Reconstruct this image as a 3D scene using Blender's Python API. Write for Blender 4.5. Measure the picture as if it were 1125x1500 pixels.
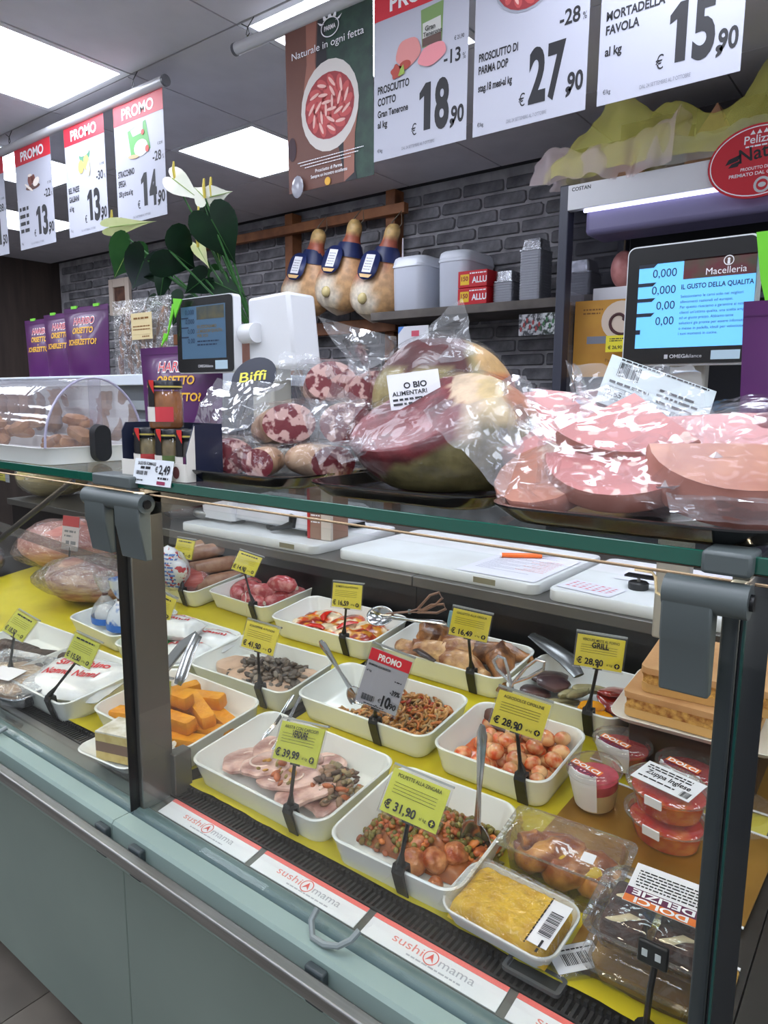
import bpy, bmesh, math, random
from mathutils import Matrix, Vector, Euler, noise
from math import sin, cos, pi, radians, sqrt, hypot, atan2

for o in list(bpy.data.objects):
    bpy.data.objects.remove(o)
scene = bpy.context.scene
COL = scene.collection
random.seed(7)

# ------------------------------------------------------------------ camera
# 1125 x 1500 frame, focal 1040 px, pitched 9 degrees down, looking along the counter to the left
AX = Vector((0.78999835, 0.10227516, -0.60451832))
AY_ = Vector((0.61307239, -0.12100476, 0.78070487))
AZ_ = Vector((0.00669712, -0.98736905, -0.15829564))
CAM = Vector((0, 0, 1.46))
cd = bpy.data.cameras.new('camera')
cam = bpy.data.objects.new('camera', cd)
COL.objects.link(cam)
cd.sensor_fit = 'HORIZONTAL'
cd.sensor_width = 36
cd.lens = 1040 / 1125 * 36
cd.clip_start = 0.02
m3 = Matrix(((AX[0], -AX[1], -AX[2]), (AY_[0], -AY_[1], -AY_[2]), (AZ_[0], -AZ_[1], -AZ_[2])))
cam.matrix_world = Matrix.Translation(CAM) @ m3.to_4x4()
scene.camera = cam

# ------------------------------------------------------------------ world, exposure
w = bpy.data.worlds.new('world')
scene.world = w
w.use_nodes = True
w.node_tree.nodes['Background'].inputs[0].default_value = (0.90, 0.93, 1.0, 1)
w.node_tree.nodes['Background'].inputs[1].default_value = 0.42
vs = scene.view_settings
vs.view_transform = 'Standard'
vs.look = 'None'
vs.exposure = 0.30
vs.gamma = 1
vs.use_curve_mapping = False
PANEL_LIGHT = 10.0
ADDED_CASE_LIGHT = 34.0  # strength of the LED strip added to brighten the food


def ray(px, py):
    d = Vector((px - 562.5, py - 750.0, 1040.0))
    return Vector((AX.dot(d), AY_.dot(d), AZ_.dot(d)))


def aty(px, py, y):
    d = ray(px, py)
    return CAM + d * (y / d.y)


def atz(px, py, z):
    d = ray(px, py)
    return CAM + d * ((z - CAM.z) / d.z)


# the display deck rises gently towards the back
DZ, DS = 0.78, 0.125
TILT = math.atan(DS)


def deckz(y):
    return DZ + DS * (y - 0.82)


def atd(px, py, h=0.0):
    d = ray(px, py)
    t = (DZ + h + DS * (0 - 0.82) - CAM.z) / (d.z - DS * d.y)
    return CAM + d * t


# ------------------------------------------------------------------ materials
def S(r, g, b):
    f = lambda c: (c / 255 / 12.92) if c / 255 <= 0.04045 else ((c / 255 + 0.055) / 1.055) ** 2.4
    return (f(r), f(g), f(b), 1)


MATS = {}


def mat(name, col=(200, 200, 200), rough=0.5, metal=0.0, col2=None, ns=20, nd=3, nlo=0.35, nhi=0.65, bump=0.0, bs=60,
        coat=0.0, emit=0.0, stretch=None, vcol=False, vor=None, rnd=0.0, alpha=1.0, sss=0.0, spec=0.5):
    if name in MATS:
        return MATS[name]
    m = bpy.data.materials.new(name)
    m.use_nodes = True
    nt = m.node_tree
    b = nt.nodes['Principled BSDF']
    L = nt.links.new
    b.inputs['Roughness'].default_value = rough
    b.inputs['Metallic'].default_value = metal
    b.inputs['Specular IOR Level'].default_value = spec
    if coat:
        b.inputs['Coat Weight'].default_value = coat
        b.inputs['Coat Roughness'].default_value = 0.08
    if sss:
        b.inputs['Subsurface Weight'].default_value = sss
        b.inputs['Subsurface Radius'].default_value = (0.01, 0.006, 0.004)
        b.inputs['Subsurface Scale'].default_value = 0.4
    if alpha < 1:
        b.inputs['Alpha'].default_value = alpha
    tc = nt.nodes.new('ShaderNodeTexCoord')
    co = tc.outputs['Object']
    if stretch:
        mp = nt.nodes.new('ShaderNodeMapping')
        mp.inputs['Scale'].default_value = stretch
        L(co, mp.inputs[0])
        co = mp.outputs[0]
    out = None
    if vcol:
        at = nt.nodes.new('ShaderNodeAttribute')
        at.attribute_name = 'Col'
        out = at.outputs[0]
    if col2 is not None or vcol:
        if vor:
            n = nt.nodes.new('ShaderNodeTexVoronoi')
            n.inputs['Scale'].default_value = ns
            fac = n.outputs['Distance']
        else:
            n = nt.nodes.new('ShaderNodeTexNoise')
            n.inputs['Scale'].default_value = ns
            n.inputs['Detail'].default_value = nd
            fac = n.outputs[0]
        L(co, n.inputs['Vector'])
        r = nt.nodes.new('ShaderNodeValToRGB')
        r.color_ramp.elements[0].position = nlo
        r.color_ramp.elements[1].position = nhi
        L(fac, r.inputs[0])
        if vcol:
            r.color_ramp.elements[0].color = (0.78, 0.78, 0.78, 1)
            r.color_ramp.elements[1].color = (1.12, 1.12, 1.12, 1)
            mx = nt.nodes.new('ShaderNodeMix')
            mx.data_type = 'RGBA'
            mx.blend_type = 'MULTIPLY'
            mx.inputs[0].default_value = 1
            L(out, mx.inputs[6])
            L(r.outputs[0], mx.inputs[7])
            out = mx.outputs[2]
        else:
            r.color_ramp.elements[0].color = S(*col)
            r.color_ramp.elements[1].color = S(*col2)
            out = r.outputs[0]
    if rnd and out is None:
        rgb = nt.nodes.new('ShaderNodeRGB')
        rgb.outputs[0].default_value = S(*col)
        out = rgb.outputs[0]
    if rnd:
        oi = nt.nodes.new('ShaderNodeObjectInfo')
        mr = nt.nodes.new('ShaderNodeMapRange')
        mr.inputs[3].default_value = 1 - rnd
        mr.inputs[4].default_value = 1 + rnd
        L(oi.outputs['Random'], mr.inputs[0])
        hs = nt.nodes.new('ShaderNodeHueSaturation')
        L(mr.outputs[0], hs.inputs['Value'])
        L(out, hs.inputs['Color'])
        out = hs.outputs[0]
    if out is None:
        b.inputs['Base Color'].default_value = S(*col)
    else:
        L(out, b.inputs['Base Color'])
    if emit:
        b.inputs['Emission Color'].default_value = S(*col)
        b.inputs['Emission Strength'].default_value = emit
    if bump:
        n2 = nt.nodes.new('ShaderNodeTexNoise')
        n2.inputs['Scale'].default_value = bs
        n2.inputs['Detail'].default_value = 3
        L(co, n2.inputs['Vector'])
        bp = nt.nodes.new('ShaderNodeBump')
        bp.inputs['Strength'].default_value = bump
        bp.inputs['Distance'].default_value = 0.01
        L(n2.outputs[0], bp.inputs['Height'])
        L(bp.outputs[0], b.inputs['Normal'])
    MATS[name] = m
    return m


def film(name, tint=(1, 1, 1), gloss=0.12, rough=0.06, bump=0.5, bs=30, haze=0.06, hcol=(0.9, 0.92, 0.95, 1), edge=0.55):
    """thin clear plastic or glass: see-through, with mirror-like highlights and a little haze"""
    if name in MATS:
        return MATS[name]
    m = bpy.data.materials.new(name)
    m.use_nodes = True
    nt = m.node_tree
    L = nt.links.new
    nt.nodes.remove(nt.nodes['Principled BSDF'])
    out = nt.nodes['Material Output']
    tr = nt.nodes.new('ShaderNodeBsdfTransparent')
    tr.inputs[0].default_value = (*tint, 1)
    df = nt.nodes.new('ShaderNodeBsdfDiffuse')
    df.inputs[0].default_value = hcol
    m1 = nt.nodes.new('ShaderNodeMixShader')
    m1.inputs[0].default_value = haze
    L(tr.outputs[0], m1.inputs[1])
    L(df.outputs[0], m1.inputs[2])
    gl = nt.nodes.new('ShaderNodeBsdfGlossy')
    gl.inputs['Roughness'].default_value = rough
    lw = nt.nodes.new('ShaderNodeLayerWeight')
    lw.inputs[0].default_value = 0.25
    mr = nt.nodes.new('ShaderNodeMapRange')
    mr.inputs[3].default_value = gloss
    mr.inputs[4].default_value = edge
    L(lw.outputs['Fresnel'], mr.inputs[0])
    m2 = nt.nodes.new('ShaderNodeMixShader')
    L(mr.outputs[0], m2.inputs[0])
    L(m1.outputs[0], m2.inputs[1])
    L(gl.outputs[0], m2.inputs[2])
    L(m2.outputs[0], out.inputs[0])
    if bump:
        tc = nt.nodes.new('ShaderNodeTexCoord')
        n = nt.nodes.new('ShaderNodeTexNoise')
        n.inputs['Scale'].default_value = bs
        n.inputs['Detail'].default_value = 2
        n.inputs['Distortion'].default_value = 1.5
        L(tc.outputs['Object'], n.inputs['Vector'])
        bp = nt.nodes.new('ShaderNodeBump')
        bp.inputs['Strength'].default_value = bump
        bp.inputs['Distance'].default_value = 0.02
        L(n.outputs[0], bp.inputs['Height'])
        L(bp.outputs[0], gl.inputs['Normal'])
        L(bp.outputs[0], lw.inputs['Normal'])
    MATS[name] = m
    return m


# ------------------------------------------------------------------ mesh builder
class MB:
    def __init__(s):
        s.v, s.f, s.m, s.c = [], [], [], []
        s.mi = 0
        s.col = None

    def add(s, vs, fs):
        o = len(s.v)
        s.v += [tuple(p) for p in vs]
        if s.col is not None:
            s.c += [s.col] * len(vs)
        for f in fs:
            s.f.append([i + o for i in f])
            s.m.append(s.mi)
        return s

    def box(s, x0, x1, y0, y1, z0, z1, M=None):
        vs = [Vector((x, y, z)) for z in (z0, z1) for y in (y0, y1) for x in (x0, x1)]
        if M:
            vs = [M @ p for p in vs]
        return s.add(vs, [(0, 2, 3, 1), (4, 5, 7, 6), (0, 1, 5, 4), (2, 6, 7, 3), (0, 4, 6, 2), (1, 3, 7, 5)])

    def loops(s, loops, cap0=True, cap1=True, closed=True):
        n = len(loops[0])
        vs = [p for l in loops for p in l]
        fs = []
        for k in range(len(loops) - 1):
            for i in range(n if closed else n - 1):
                j = (i + 1) % n
                fs.append((k * n + i, k * n + j, (k + 1) * n + j, (k + 1) * n + i))
        if cap0:
            fs.append(tuple(range(n - 1, -1, -1)))
        if cap1:
            fs.append(tuple((len(loops) - 1) * n + i for i in range(n)))
        return s.add(vs, fs)

    def lathe(s, prof, c=(0, 0, 0), n=20, sx=1, sy=1, cap=True, M=None):
        ls = [[Vector((c[0] + r * sx * cos(2 * pi * i / n), c[1] + r * sy * sin(2 * pi * i / n), c[2] + z)) for i in range(n)] for r, z in prof]
        if M:
            ls = [[M @ p for p in l] for l in ls]
        return s.loops(ls, cap, cap)

    def cyl(s, p0, p1, r0, r1=None, n=10):
        return s.tube([p0, p1], [r0, r0 if r1 is None else r1], n)

    def tube(s, pts, r, n=8, flat=1.0, up=None):
        pts = [Vector(p) for p in pts]
        if not isinstance(r, (list, tuple)):
            r = [r] * len(pts)
        ls = []
        u = None
        for i, p in enumerate(pts):
            t = (pts[min(i + 1, len(pts) - 1)] - pts[max(i - 1, 0)]).normalized()
            if u is None:
                a = Vector(up) if up else (Vector((0, 0, 1)) if abs(t.z) < 0.9 else Vector((1, 0, 0)))
                u = (a - t * a.dot(t)).normalized()
            else:
                u = (u - t * u.dot(t)).normalized()
            v = t.cross(u)
            ls.append([p + (u * cos(2 * pi * k / n) * flat + v * sin(2 * pi * k / n)) * r[i] for k in range(n)])
        return s.loops(ls)

    def ball(s, c, rx, ry=None, rz=None, n=10, m=6, M=None, nz=0.0, nsc=20):
        ry = rx if ry is None else ry
        rz = rx if rz is None else rz
        c = Vector(c)
        vs = [Vector((0, 0, -rz))]
        for j in range(1, m):
            a = -pi / 2 + pi * j / m
            for i in range(n):
                b = 2 * pi * i / n
                vs.append(Vector((rx * cos(a) * cos(b), ry * cos(a) * sin(b), rz * sin(a))))
        vs.append(Vector((0, 0, rz)))
        if nz:
            vs = [p * (1 + nz * noise.noise((p + c * 3) * nsc)) for p in vs]
        if M:
            vs = [M @ p for p in vs]
        vs = [p + c for p in vs]
        fs = [(0, 1 + (i + 1) % n, 1 + i) for i in range(n)]
        for j in range(m - 2):
            for i in range(n):
                k = (i + 1) % n
                fs.append((1 + j * n + i, 1 + j * n + k, 1 + (j + 1) * n + k, 1 + (j + 1) * n + i))
        e = len(vs) - 1
        b = 1 + (m - 2) * n
        fs += [(b + i, b + (i + 1) % n, e) for i in range(n)]
        return s.add(vs, fs)

    def grid(s, fn, nu, nv, wrap=False):
        vs = [fn(i / nu, j / nv) for j in range(nv + 1) for i in range(nu + 1)]
        fs = [(j * (nu + 1) + i, j * (nu + 1) + i + 1, (j + 1) * (nu + 1) + i + 1, (j + 1) * (nu + 1) + i) for j in range(nv) for i in range(nu)]
        return s.add(vs, fs)

    def poly(s, pts):
        return s.add(pts, [tuple(range(len(pts)))])

    def prism(s, pts, d):
        """polygon in space, extruded by vector d"""
        d = Vector(d)
        return s.loops([[Vector(p) for p in pts], [Vector(p) + d for p in pts]])

    def mesh(s, name, smooth=True, fn=None, ang=40):
        me = bpy.data.meshes.new(name)
        me.from_pydata([tuple(p) for p in s.v], [], s.f)
        me.update()
        bm = bmesh.new()
        bm.from_mesh(me)
        bmesh.ops.recalc_face_normals(bm, faces=bm.faces)
        bm.to_mesh(me)
        bm.free()
        if len(set(s.m)) > 1 or any(s.m):
            me.polygons.foreach_set('material_index', s.m)
        if smooth:
            me.shade_smooth()
            try:
                me.set_sharp_from_angle(angle=radians(ang))
            except Exception:
                pass
        if s.c or fn:
            at = me.color_attributes.new('Col', 'FLOAT_COLOR', 'POINT')
            cols = s.c if s.c else [fn(Vector(p)) for p in s.v]
            at.data.foreach_set('color', [x for c in cols for x in c])
        return me

    def build(s, name, mats, parent=None, smooth=True, bevel=0.0, fn=None, ang=40, sub=0, solid=0.0):
        me = s.mesh(name, smooth, fn, ang)
        return put(name, me, mats, parent, bevel, sub, solid)


def put(name, me, mats, parent=None, bevel=0.0, sub=0, solid=0.0):
    if not isinstance(mats, (list, tuple)):
        mats = [mats]
    if not me.materials:
        for m in mats:
            me.materials.append(m)
    o = bpy.data.objects.new(name, me)
    COL.objects.link(o)
    if parent:
        o.parent = parent
    if solid:
        md = o.modifiers.new('solid', 'SOLIDIFY')
        md.thickness = solid
    if bevel:
        md = o.modifiers.new('bevel', 'BEVEL')
        md.width = bevel
        md.segments = 2
        md.limit_method = 'ANGLE'
    if sub:
        md = o.modifiers.new('sub', 'SUBSURF')
        md.levels = md.render_levels = sub
    return o


def tag(o, label=None, cat=None, group=None, kind=None):
    if label:
        o['label'] = label
    if cat:
        o['category'] = cat
    if group:
        o['group'] = group
    if kind:
        o['kind'] = kind
    return o


def thing(name, label, cat, loc=(0, 0, 0), rot=(0, 0, 0), group=None):
    o = bpy.data.objects.new(name, None)
    o.empty_display_size = 0.05
    COL.objects.link(o)
    o.location = loc
    o.rotation_euler = rot
    return tag(o, label, cat, group)


def rrect(w, d, r, z, n=5, cx=0, cy=0):
    r = min(r, w / 2 - 1e-4, d / 2 - 1e-4)
    pts = []
    for k, (sx, sy) in enumerate(((1, 1), (-1, 1), (-1, -1), (1, -1))):
        for i in range(n + 1):
            a = pi / 2 * k + pi / 2 * i / n
            pts.append(Vector((cx + sx * (w / 2 - r) + r * cos(a), cy + sy * (d / 2 - r) + r * sin(a), z)))
    return pts


def vn(p, sc, seed=0.0):
    return noise.noise(Vector((p[0] * sc + seed, p[1] * sc - seed, p[2] * sc + 2 * seed)))


# ------------------------------------------------------------------ flat print: lettering and shapes on cards (plane XZ, facing -Y)
TXT = {}


def glyphs(body, bold=0.0):
    k = (body, bold)
    if k in TXT:
        return TXT[k]
    cu = bpy.data.curves.new('txt', 'FONT')
    cu.body = body
    cu.size = 1.0
    cu.resolution_u = 4
    cu.offset = bold
    ob = bpy.data.objects.new('txt', cu)
    COL.objects.link(ob)
    dg = bpy.context.evaluated_depsgraph_get()
    me = bpy.data.meshes.new_from_object(ob.evaluated_get(dg))
    vs = [(v.co.x, v.co.y) for v in me.vertices]
    fs = [list(p.vertices) for p in me.polygons]
    bpy.data.objects.remove(ob)
    bpy.data.curves.remove(cu)
    bpy.data.meshes.remove(me)
    x0 = min((v[0] for v in vs), default=0)
    x1 = max((v[0] for v in vs), default=1)
    TXT[k] = (vs, fs, x0, x1)
    return TXT[k]


class Print(MB):
    """flat print in card coordinates (x right, z up), e = how far it stands off the card"""
    def __init__(s, e=0.0004):
        super().__init__()
        s.e = e

    def text(s, body, x, z, h, width=None, bold=0.0, al='l', rot=0.0, squeeze=1.0):
        vs, fs, x0, x1 = glyphs(body, bold)
        k = h / 0.72
        kx = k * squeeze
        if width:
            kx = width / max(1e-6, x1 - x0)
        W = (x1 - x0) * kx
        ox = {'l': 0, 'c': -W / 2, 'r': -W}[al]
        cr, sr = cos(rot), sin(rot)
        pts = []
        for a, b in vs:
            X, Z = (a - x0) * kx + ox, b * k
            pts.append((x + X * cr - Z * sr, -s.e, z + X * sr + Z * cr))
        s.add(pts, fs)
        return s

    def rect(s, x0, x1, z0, z1):
        return s.add([(x0, -s.e, z0), (x1, -s.e, z0), (x1, -s.e, z1), (x0, -s.e, z1)], [(0, 1, 2, 3)])

    def ell(s, cx, cz, rx, rz, n=24, rot=0.0, wob=0.0):
        cr, sr = cos(rot), sin(rot)
        pts = []
        for i in range(n):
            a = 2 * pi * i / n
            k = 1 + wob * sin(a * 5 + cx * 90)
            X, Z = rx * cos(a) * k, rz * sin(a) * k
            pts.append((cx + X * cr - Z * sr, -s.e, cz + X * sr + Z * cr))
        return s.poly(pts)

    def pl(s, pts):
        return s.poly([(a, -s.e, b) for a, b in pts])

    def ring(s, cx, cz, rx, rz, t, n=28):
        pts = []
        for i in range(n):
            a = 2 * pi * i / n
            pts += [(cx + rx * cos(a), -s.e, cz + rz * sin(a)), (cx + (rx - t) * cos(a), -s.e, cz + (rz - t) * sin(a))]
        return s.add(pts, [(2 * i, 2 * ((i + 1) % n), 2 * ((i + 1) % n) + 1, 2 * i + 1) for i in range(n)])

    def micro(s, x0, x1, z, h, seed=0):
        """a line of print too small to read"""
        r = random.Random(seed + int(z * 9000))
        x = x0
        while x < x1:
            wd = h * r.uniform(1.0, 4.0)
            s.rect(x, min(x + wd, x1), z, z + h)
            x += wd + h * 0.6
        return s

    def bars(s, x0, x1, z0, z1, n=22, seed=1):
        r = random.Random(seed)
        st = (x1 - x0) / n
        for i in range(n):
            s.rect(x0 + i * st, x0 + i * st + st * r.uniform(0.25, 0.8), z0, z1)
        return s


INK = mat('black_ink', (28, 28, 34), 0.6)
# ================================================================== the room
ZC, YW, XL = 2.67, 3.6, -6.65
# floor of large dark tiles
fm = mat('floor_tile', (104, 98, 90), 0.35, col2=(128, 120, 110), ns=3, rnd=0.05)
b = MB().box(XL, 3.0, -3.0, YW, -0.06, -0.012)
floor = b.build('floor', mat('grout', (60, 56, 52), 0.8), smooth=False)
tag(floor, kind='structure')
tb = MB().box(-0.1985, 0.1985, -0.1985, 0.1985, -0.012, 0.0)
tme = tb.mesh('floor_tile', False)
for i in range(9):
    for j in range(5):
        o = put('floor_tile', tme, fm, floor)
        o.location = (-2.6 + i * 0.4, -1.0 + j * 0.4, 0)
# ceiling: tiles in a 60 cm grid
b = MB().box(XL, 3.0, -3.0, YW, ZC + 0.012, ZC + 0.08)
ceiling = b.build('ceiling', mat('ceiling_grid', (40, 40, 44), 0.7), smooth=False)
tag(ceiling, kind='structure')
cm = mat('ceiling_tile', (216, 213, 219), 0.85, col2=(208, 205, 211), ns=6, rnd=0.02)
cme = MB().box(-0.2965, 0.2965, -0.2965, 0.2965, 0, 0.014).mesh('ceiling_tile', False)
GX = [-6.76 + 0.6 * i for i in range(16)]
GY = [-1.88 + 0.6 * i for i in range(10)]
LIGHTS = {}
def lit(i, j):
    gx, gy = GX[i], GY[j]
    a = round((gx + 3.16) / 0.6)
    c = round((gy - 1.12) / 0.6)
    if a % 4 == 0 and c % 2 == 0:
        return True
    if a % 4 == 2 and c % 2 == 1:
        return True
    return False
lm_frame = mat('light_frame', (225, 225, 228), 0.5)
lm_diff = mat('light_diffuser', (236, 242, 255), 0.6, emit=PANEL_LIGHT)
LNAMES = {}
nl = 0
for i in range(len(GX)):
    for j in range(len(GY)):
        cx, cy = GX[i] + 0.3, GY[j] + 0.3
        if cy + 0.3 > YW + 0.05:
            continue
        l = lit(i, j)
        if (cx > -0.6 and cy > 1.6) or cy > 3.0:
            l = False
        if not l:
            o = put('ceiling_tile', cme, cm, ceiling)
            o.location = (cx, cy, ZC)
            if cx - 0.3 < XL:
                o.location.x = cx
        else:
            r = (round(cx, 2), round(cy, 2))
            lab = {(-2.86, 1.42): 'square white ceiling light panel at the upper left above the promo signs',
                   (-1.66, 2.02): 'square ceiling light panel mostly hidden behind the dark ham poster',
                   (-2.86, 2.62): 'square ceiling light panel between hanging cheese signs and dark ham poster',
                   (-4.06, 2.02): 'square ceiling light panel behind the leftmost cheese price signs',
                   (-5.26, 2.62): 'farthest ceiling light panel low behind the leftmost price signs'}.get(r)
            t = thing('ceiling_light', lab or 'square white ceiling light panel overhead outside the view', 'ceiling light', (cx, cy, ZC), group='ceiling light panels')
            f = MB()
            f.box(-0.2965, 0.2965, -0.2965, -0.27, -0.002, 0.014).box(-0.2965, 0.2965, 0.27, 0.2965, -0.002, 0.014)
            f.box(-0.2965, -0.27, -0.27, 0.27, -0.002, 0.014).box(0.27, 0.2965, -0.27, 0.27, -0.002, 0.014)
            f.build('frame', lm_frame, t, smooth=False)
            MB().box(-0.27, 0.27, -0.27, 0.27, 0.002, 0.010).build('diffuser', lm_diff, t, smooth=False)
# walls
b = MB().box(XL - 0.1, 3.0, YW, YW + 0.1, 0, ZC + 0.05)
wall = b.build('wall_back', mat('mortar', (172, 170, 174), 0.9, col2=(136, 134, 138), ns=9, bump=0.3, bs=40), smooth=False)
tag(wall, kind='structure')
b = MB().box(XL - 0.1, XL, -3.0, YW, 0, ZC + 0.05)
wl = b.build('wall_left', mat('brown_panelling', (74, 62, 56), 0.55, col2=(58, 48, 44), ns=2.5, stretch=(1, 6, 0.6)), smooth=False)
tag(wl, kind='structure')
# bricks
BH, BL, MJ = 0.0775, 0.272, 0.016
bm_ = mat('grey_brick', (88, 88, 93), 0.9, col2=(134, 133, 138), ns=11, nd=5, bump=0.5, bs=30, rnd=0.22)
variants = []
for k in range(6):
    r = random.Random(k)
    w2, h2 = (BL - MJ) / 2, (BH - MJ) / 2
    def jit(a):
        return a + r.uniform(-0.0025, 0.0025)
    base, mid, top = [], [], []
    n = 10
    ring = rrect(2 * w2, 2 * h2, 0.014, 0, 2)
    for p in ring:
        jx, jy = r.uniform(-0.003, 0.003), r.uniform(-0.003, 0.003)
        base.append(Vector((p.x + jx, 0.004, p.y + jy)))
        mid.append(Vector((p.x + jx, -0.008, p.y + jy)))
        top.append(Vector(((p.x + jx) * 0.965, -0.014, (p.y + jy) * 0.86)))
    variants.append(MB().loops([base, mid, top], False, True).mesh('brick'))
spots = []
nrow = 22
for rI in range(nrow):
    z = ZC - 0.03 - BH / 2 - rI * BH
    off = (0.5 if rI % 2 else 0.0) + (0.13 if rI % 4 > 1 else 0)
    for cI in range(24):
        x = -0.75 - (cI + off) * BL
        if x - BL / 2 < XL:
            continue
        spots.append((hypot(x, YW), x, z, (rI * 7 + cI * 3) % 6))
spots.sort()
for k, (d, x, z, v) in enumerate(spots[:300]):
    o = put('brick', variants[v], bm_, wall)
    o.location = (x, YW, z)
rest = MB()
for d, x, z, v in spots[300:]:
    me = variants[v]
    rest.add([(q.co.x + x, q.co.y + YW, q.co.z + z) for q in me.vertices], [list(p.vertices) for p in me.polygons])
if rest.v:
    tag(rest.build('far_bricks', bm_, wall), kind='stuff')

# ================================================================== hanging signs and rails (all in the plane y = 1.72)
YS = 1.72
alu = mat('rail_aluminium', (196, 196, 200), 0.35, metal=0.1)
white_card = mat('sign_card', (180, 182, 196), 0.45)
red_ink = mat('promo_red', (205, 34, 52), 0.5)
def white_ink():
    return mat('white_ink', (238, 238, 242), 0.5)
for x0, x1, lab in ((-5.2, -2.352, 'round aluminium sign rail carrying the four cheese price signs'), (-1.965, 0.3, 'round aluminium sign rail carrying dark ham poster and large ham signs')):
    t = thing('sign_rail', lab, 'rail', (0, YS, 2.597))
    MB().cyl((x0 + 0.006, 0, 0), (x1 - 0.006, 0, 0), 0.019, n=16).build('rail_tube', alu, t)
    c = mat('rail_cap', (92, 92, 98), 0.5)
    for xx in (x0, x1):
        MB().cyl((xx - 0.005, 0, 0), (xx + 0.005, 0, 0), 0.020, n=16).build('end_cap', c, t)
    hx = [x1 - 0.20, x1 - 1.2] if x1 < -1 else [x0 + 0.06, x0 + 1.1]
    for xx in hx:
        h = MB().tube([(xx - 0.03, 0, 0.068), (xx, 0, 0.05), (xx + 0.008, 0, 0.03), (xx - 0.008, 0, 0.02)], 0.0016, 6)
        h.tube([(xx + 0.03, 0, 0.072), (xx, 0, 0.05), (xx - 0.008, 0, 0.03), (xx + 0.008, 0, 0.018)], 0.0016, 6)
        h.build('hook', mat('wire_black', (30, 30, 32), 0.4), t)


def curved_card(w, h, bow, lean=0.0, th=0.0012, n=8):
    """card bending slightly about its vertical axis; returns front-surface depth function too"""
    def dep(x, z):
        return bow * (1 - (2 * x / w) ** 2) * (0.3 + 0.7 * (1 - z / h)) + lean * (h - z)
    mb = MB()
    mb.grid(lambda u, v: Vector(((u - .5) * w, dep((u - .5) * w, v * h), v * h)), n, 6)
    mb.grid(lambda u, v: Vector(((.5 - u) * w, th + dep((.5 - u) * w, v * h), v * h)), n, 6)
    return mb, dep


def drape(pr, dep):
    pr.v = [(x, y + dep(x, z), z) for x, y, z in pr.v]
    return pr


def promo_sign(x0, x1, label, name_lines, big, small, pct, old, unit, picture, wide=False, zb=2.138, ztop=2.578, bow=0.0, lean=0.0, dates=True):
    w_, h_ = x1 - x0, ztop - zb
    t = thing('price_sign', label, 'price sign', ((x0 + x1) / 2, YS, zb), group='hanging promo price signs')
    mb, dep = curved_card(w_, h_, bow, lean)
    mb.build('card', white_card, t)
    k = w_ / 0.31
    e = 0.0006
    p = Print(e)
    p.rect(-w_ / 2, w_ / 2, h_ - 0.072 * h_ / 0.44, h_)
    drape(p, dep).build('red_header', red_ink, t, smooth=False)
    p = Print(2 * e)
    p.text('PROMO', 0, h_ - 0.056, 0.040, width=0.2 * k, bold=0.03, al='c')
    drape(p, dep).build('promo_word', white_ink(), t, smooth=False)
    if name_lines:
        zz = 0.178
        for ln, hh, sq in name_lines:
            if ln:
                p = Print(e)
                p.text(ln, -w_ / 2 + 0.014, zz, hh, bold=0.032, squeeze=sq)
                drape(p, dep).build('printed_name', INK, t, smooth=False)
            zz -= hh * 1.55
    else:
        for q in range(4):
            p = Print(e)
            p.micro(-w_ / 2 + .016, -w_ / 2 + .10, .17 - q * .032, .016, q)
            drape(p, dep).build('printed_name', INK, t, smooth=False)
    p = Print(e)
    p.text('€', -0.022 * k, 0.045, 0.030, squeeze=.7)
    for q, ch in enumerate(big):
        x0_ = (0.003 + 0.050 * q) * k
        if ch == '1':
            p.pl([(x0_ + .016 * k, .05), (x0_ + .038 * k, .05), (x0_ + .038 * k, .170), (x0_ + .021 * k, .170), (x0_ + .001 * k, .148), (x0_ + .001 * k, .130), (x0_ + .016 * k, .138)])
        else:
            p.text(ch, x0_ + .024 * k, 0.05, 0.120, width=0.046 * k, bold=0.04, al='c')
    p.text(',', 0.103 * k, 0.05, 0.055, bold=0.03)
    p.text(small, w_ / 2 - 0.008, 0.05, 0.042, width=0.040 * k, bold=0.03, al='r')
    drape(p, dep).build('printed_price', INK, t, smooth=False)
    p = Print(e)
    p.text(pct, w_ / 2 - 0.022, 0.20, 0.034, width=0.052 * k, bold=0.02, al='r')
    p.text('%', w_ / 2 - 0.006, 0.20, 0.016, al='r', squeeze=.7)
    drape(p, dep).build('printed_discount', INK, t, smooth=False)
    p = Print(e)
    p.text('€ ' + old, w_ / 2 - 0.012, 0.252, 0.010, bold=0.01, al='r', squeeze=.7)
    drape(p, dep).build('printed_old_price', INK, t, smooth=False)
    p = Print(e)
    p.text('€/kg', -w_ / 2 + 0.014, 0.022, 0.010, squeeze=.7)
    drape(p, dep).build('printed_unit', INK, t, smooth=False)
    p = Print(e)
    p.text('DAL 24 SETTEMBRE AL 7 OTTOBRE', -0.055 * k, 0.014, 0.0085, width=0.11 * k)
    drape(p, dep).build('printed_dates', mat('grey_ink', (120, 122, 132), .6), t, smooth=False)
    for q, (fn, c) in enumerate(picture):
        p = Print(e * (1.2 + q * .9))
        fn(p)
        drape(p, dep).build('printed_picture', c, t, smooth=False)
    return t


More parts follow.
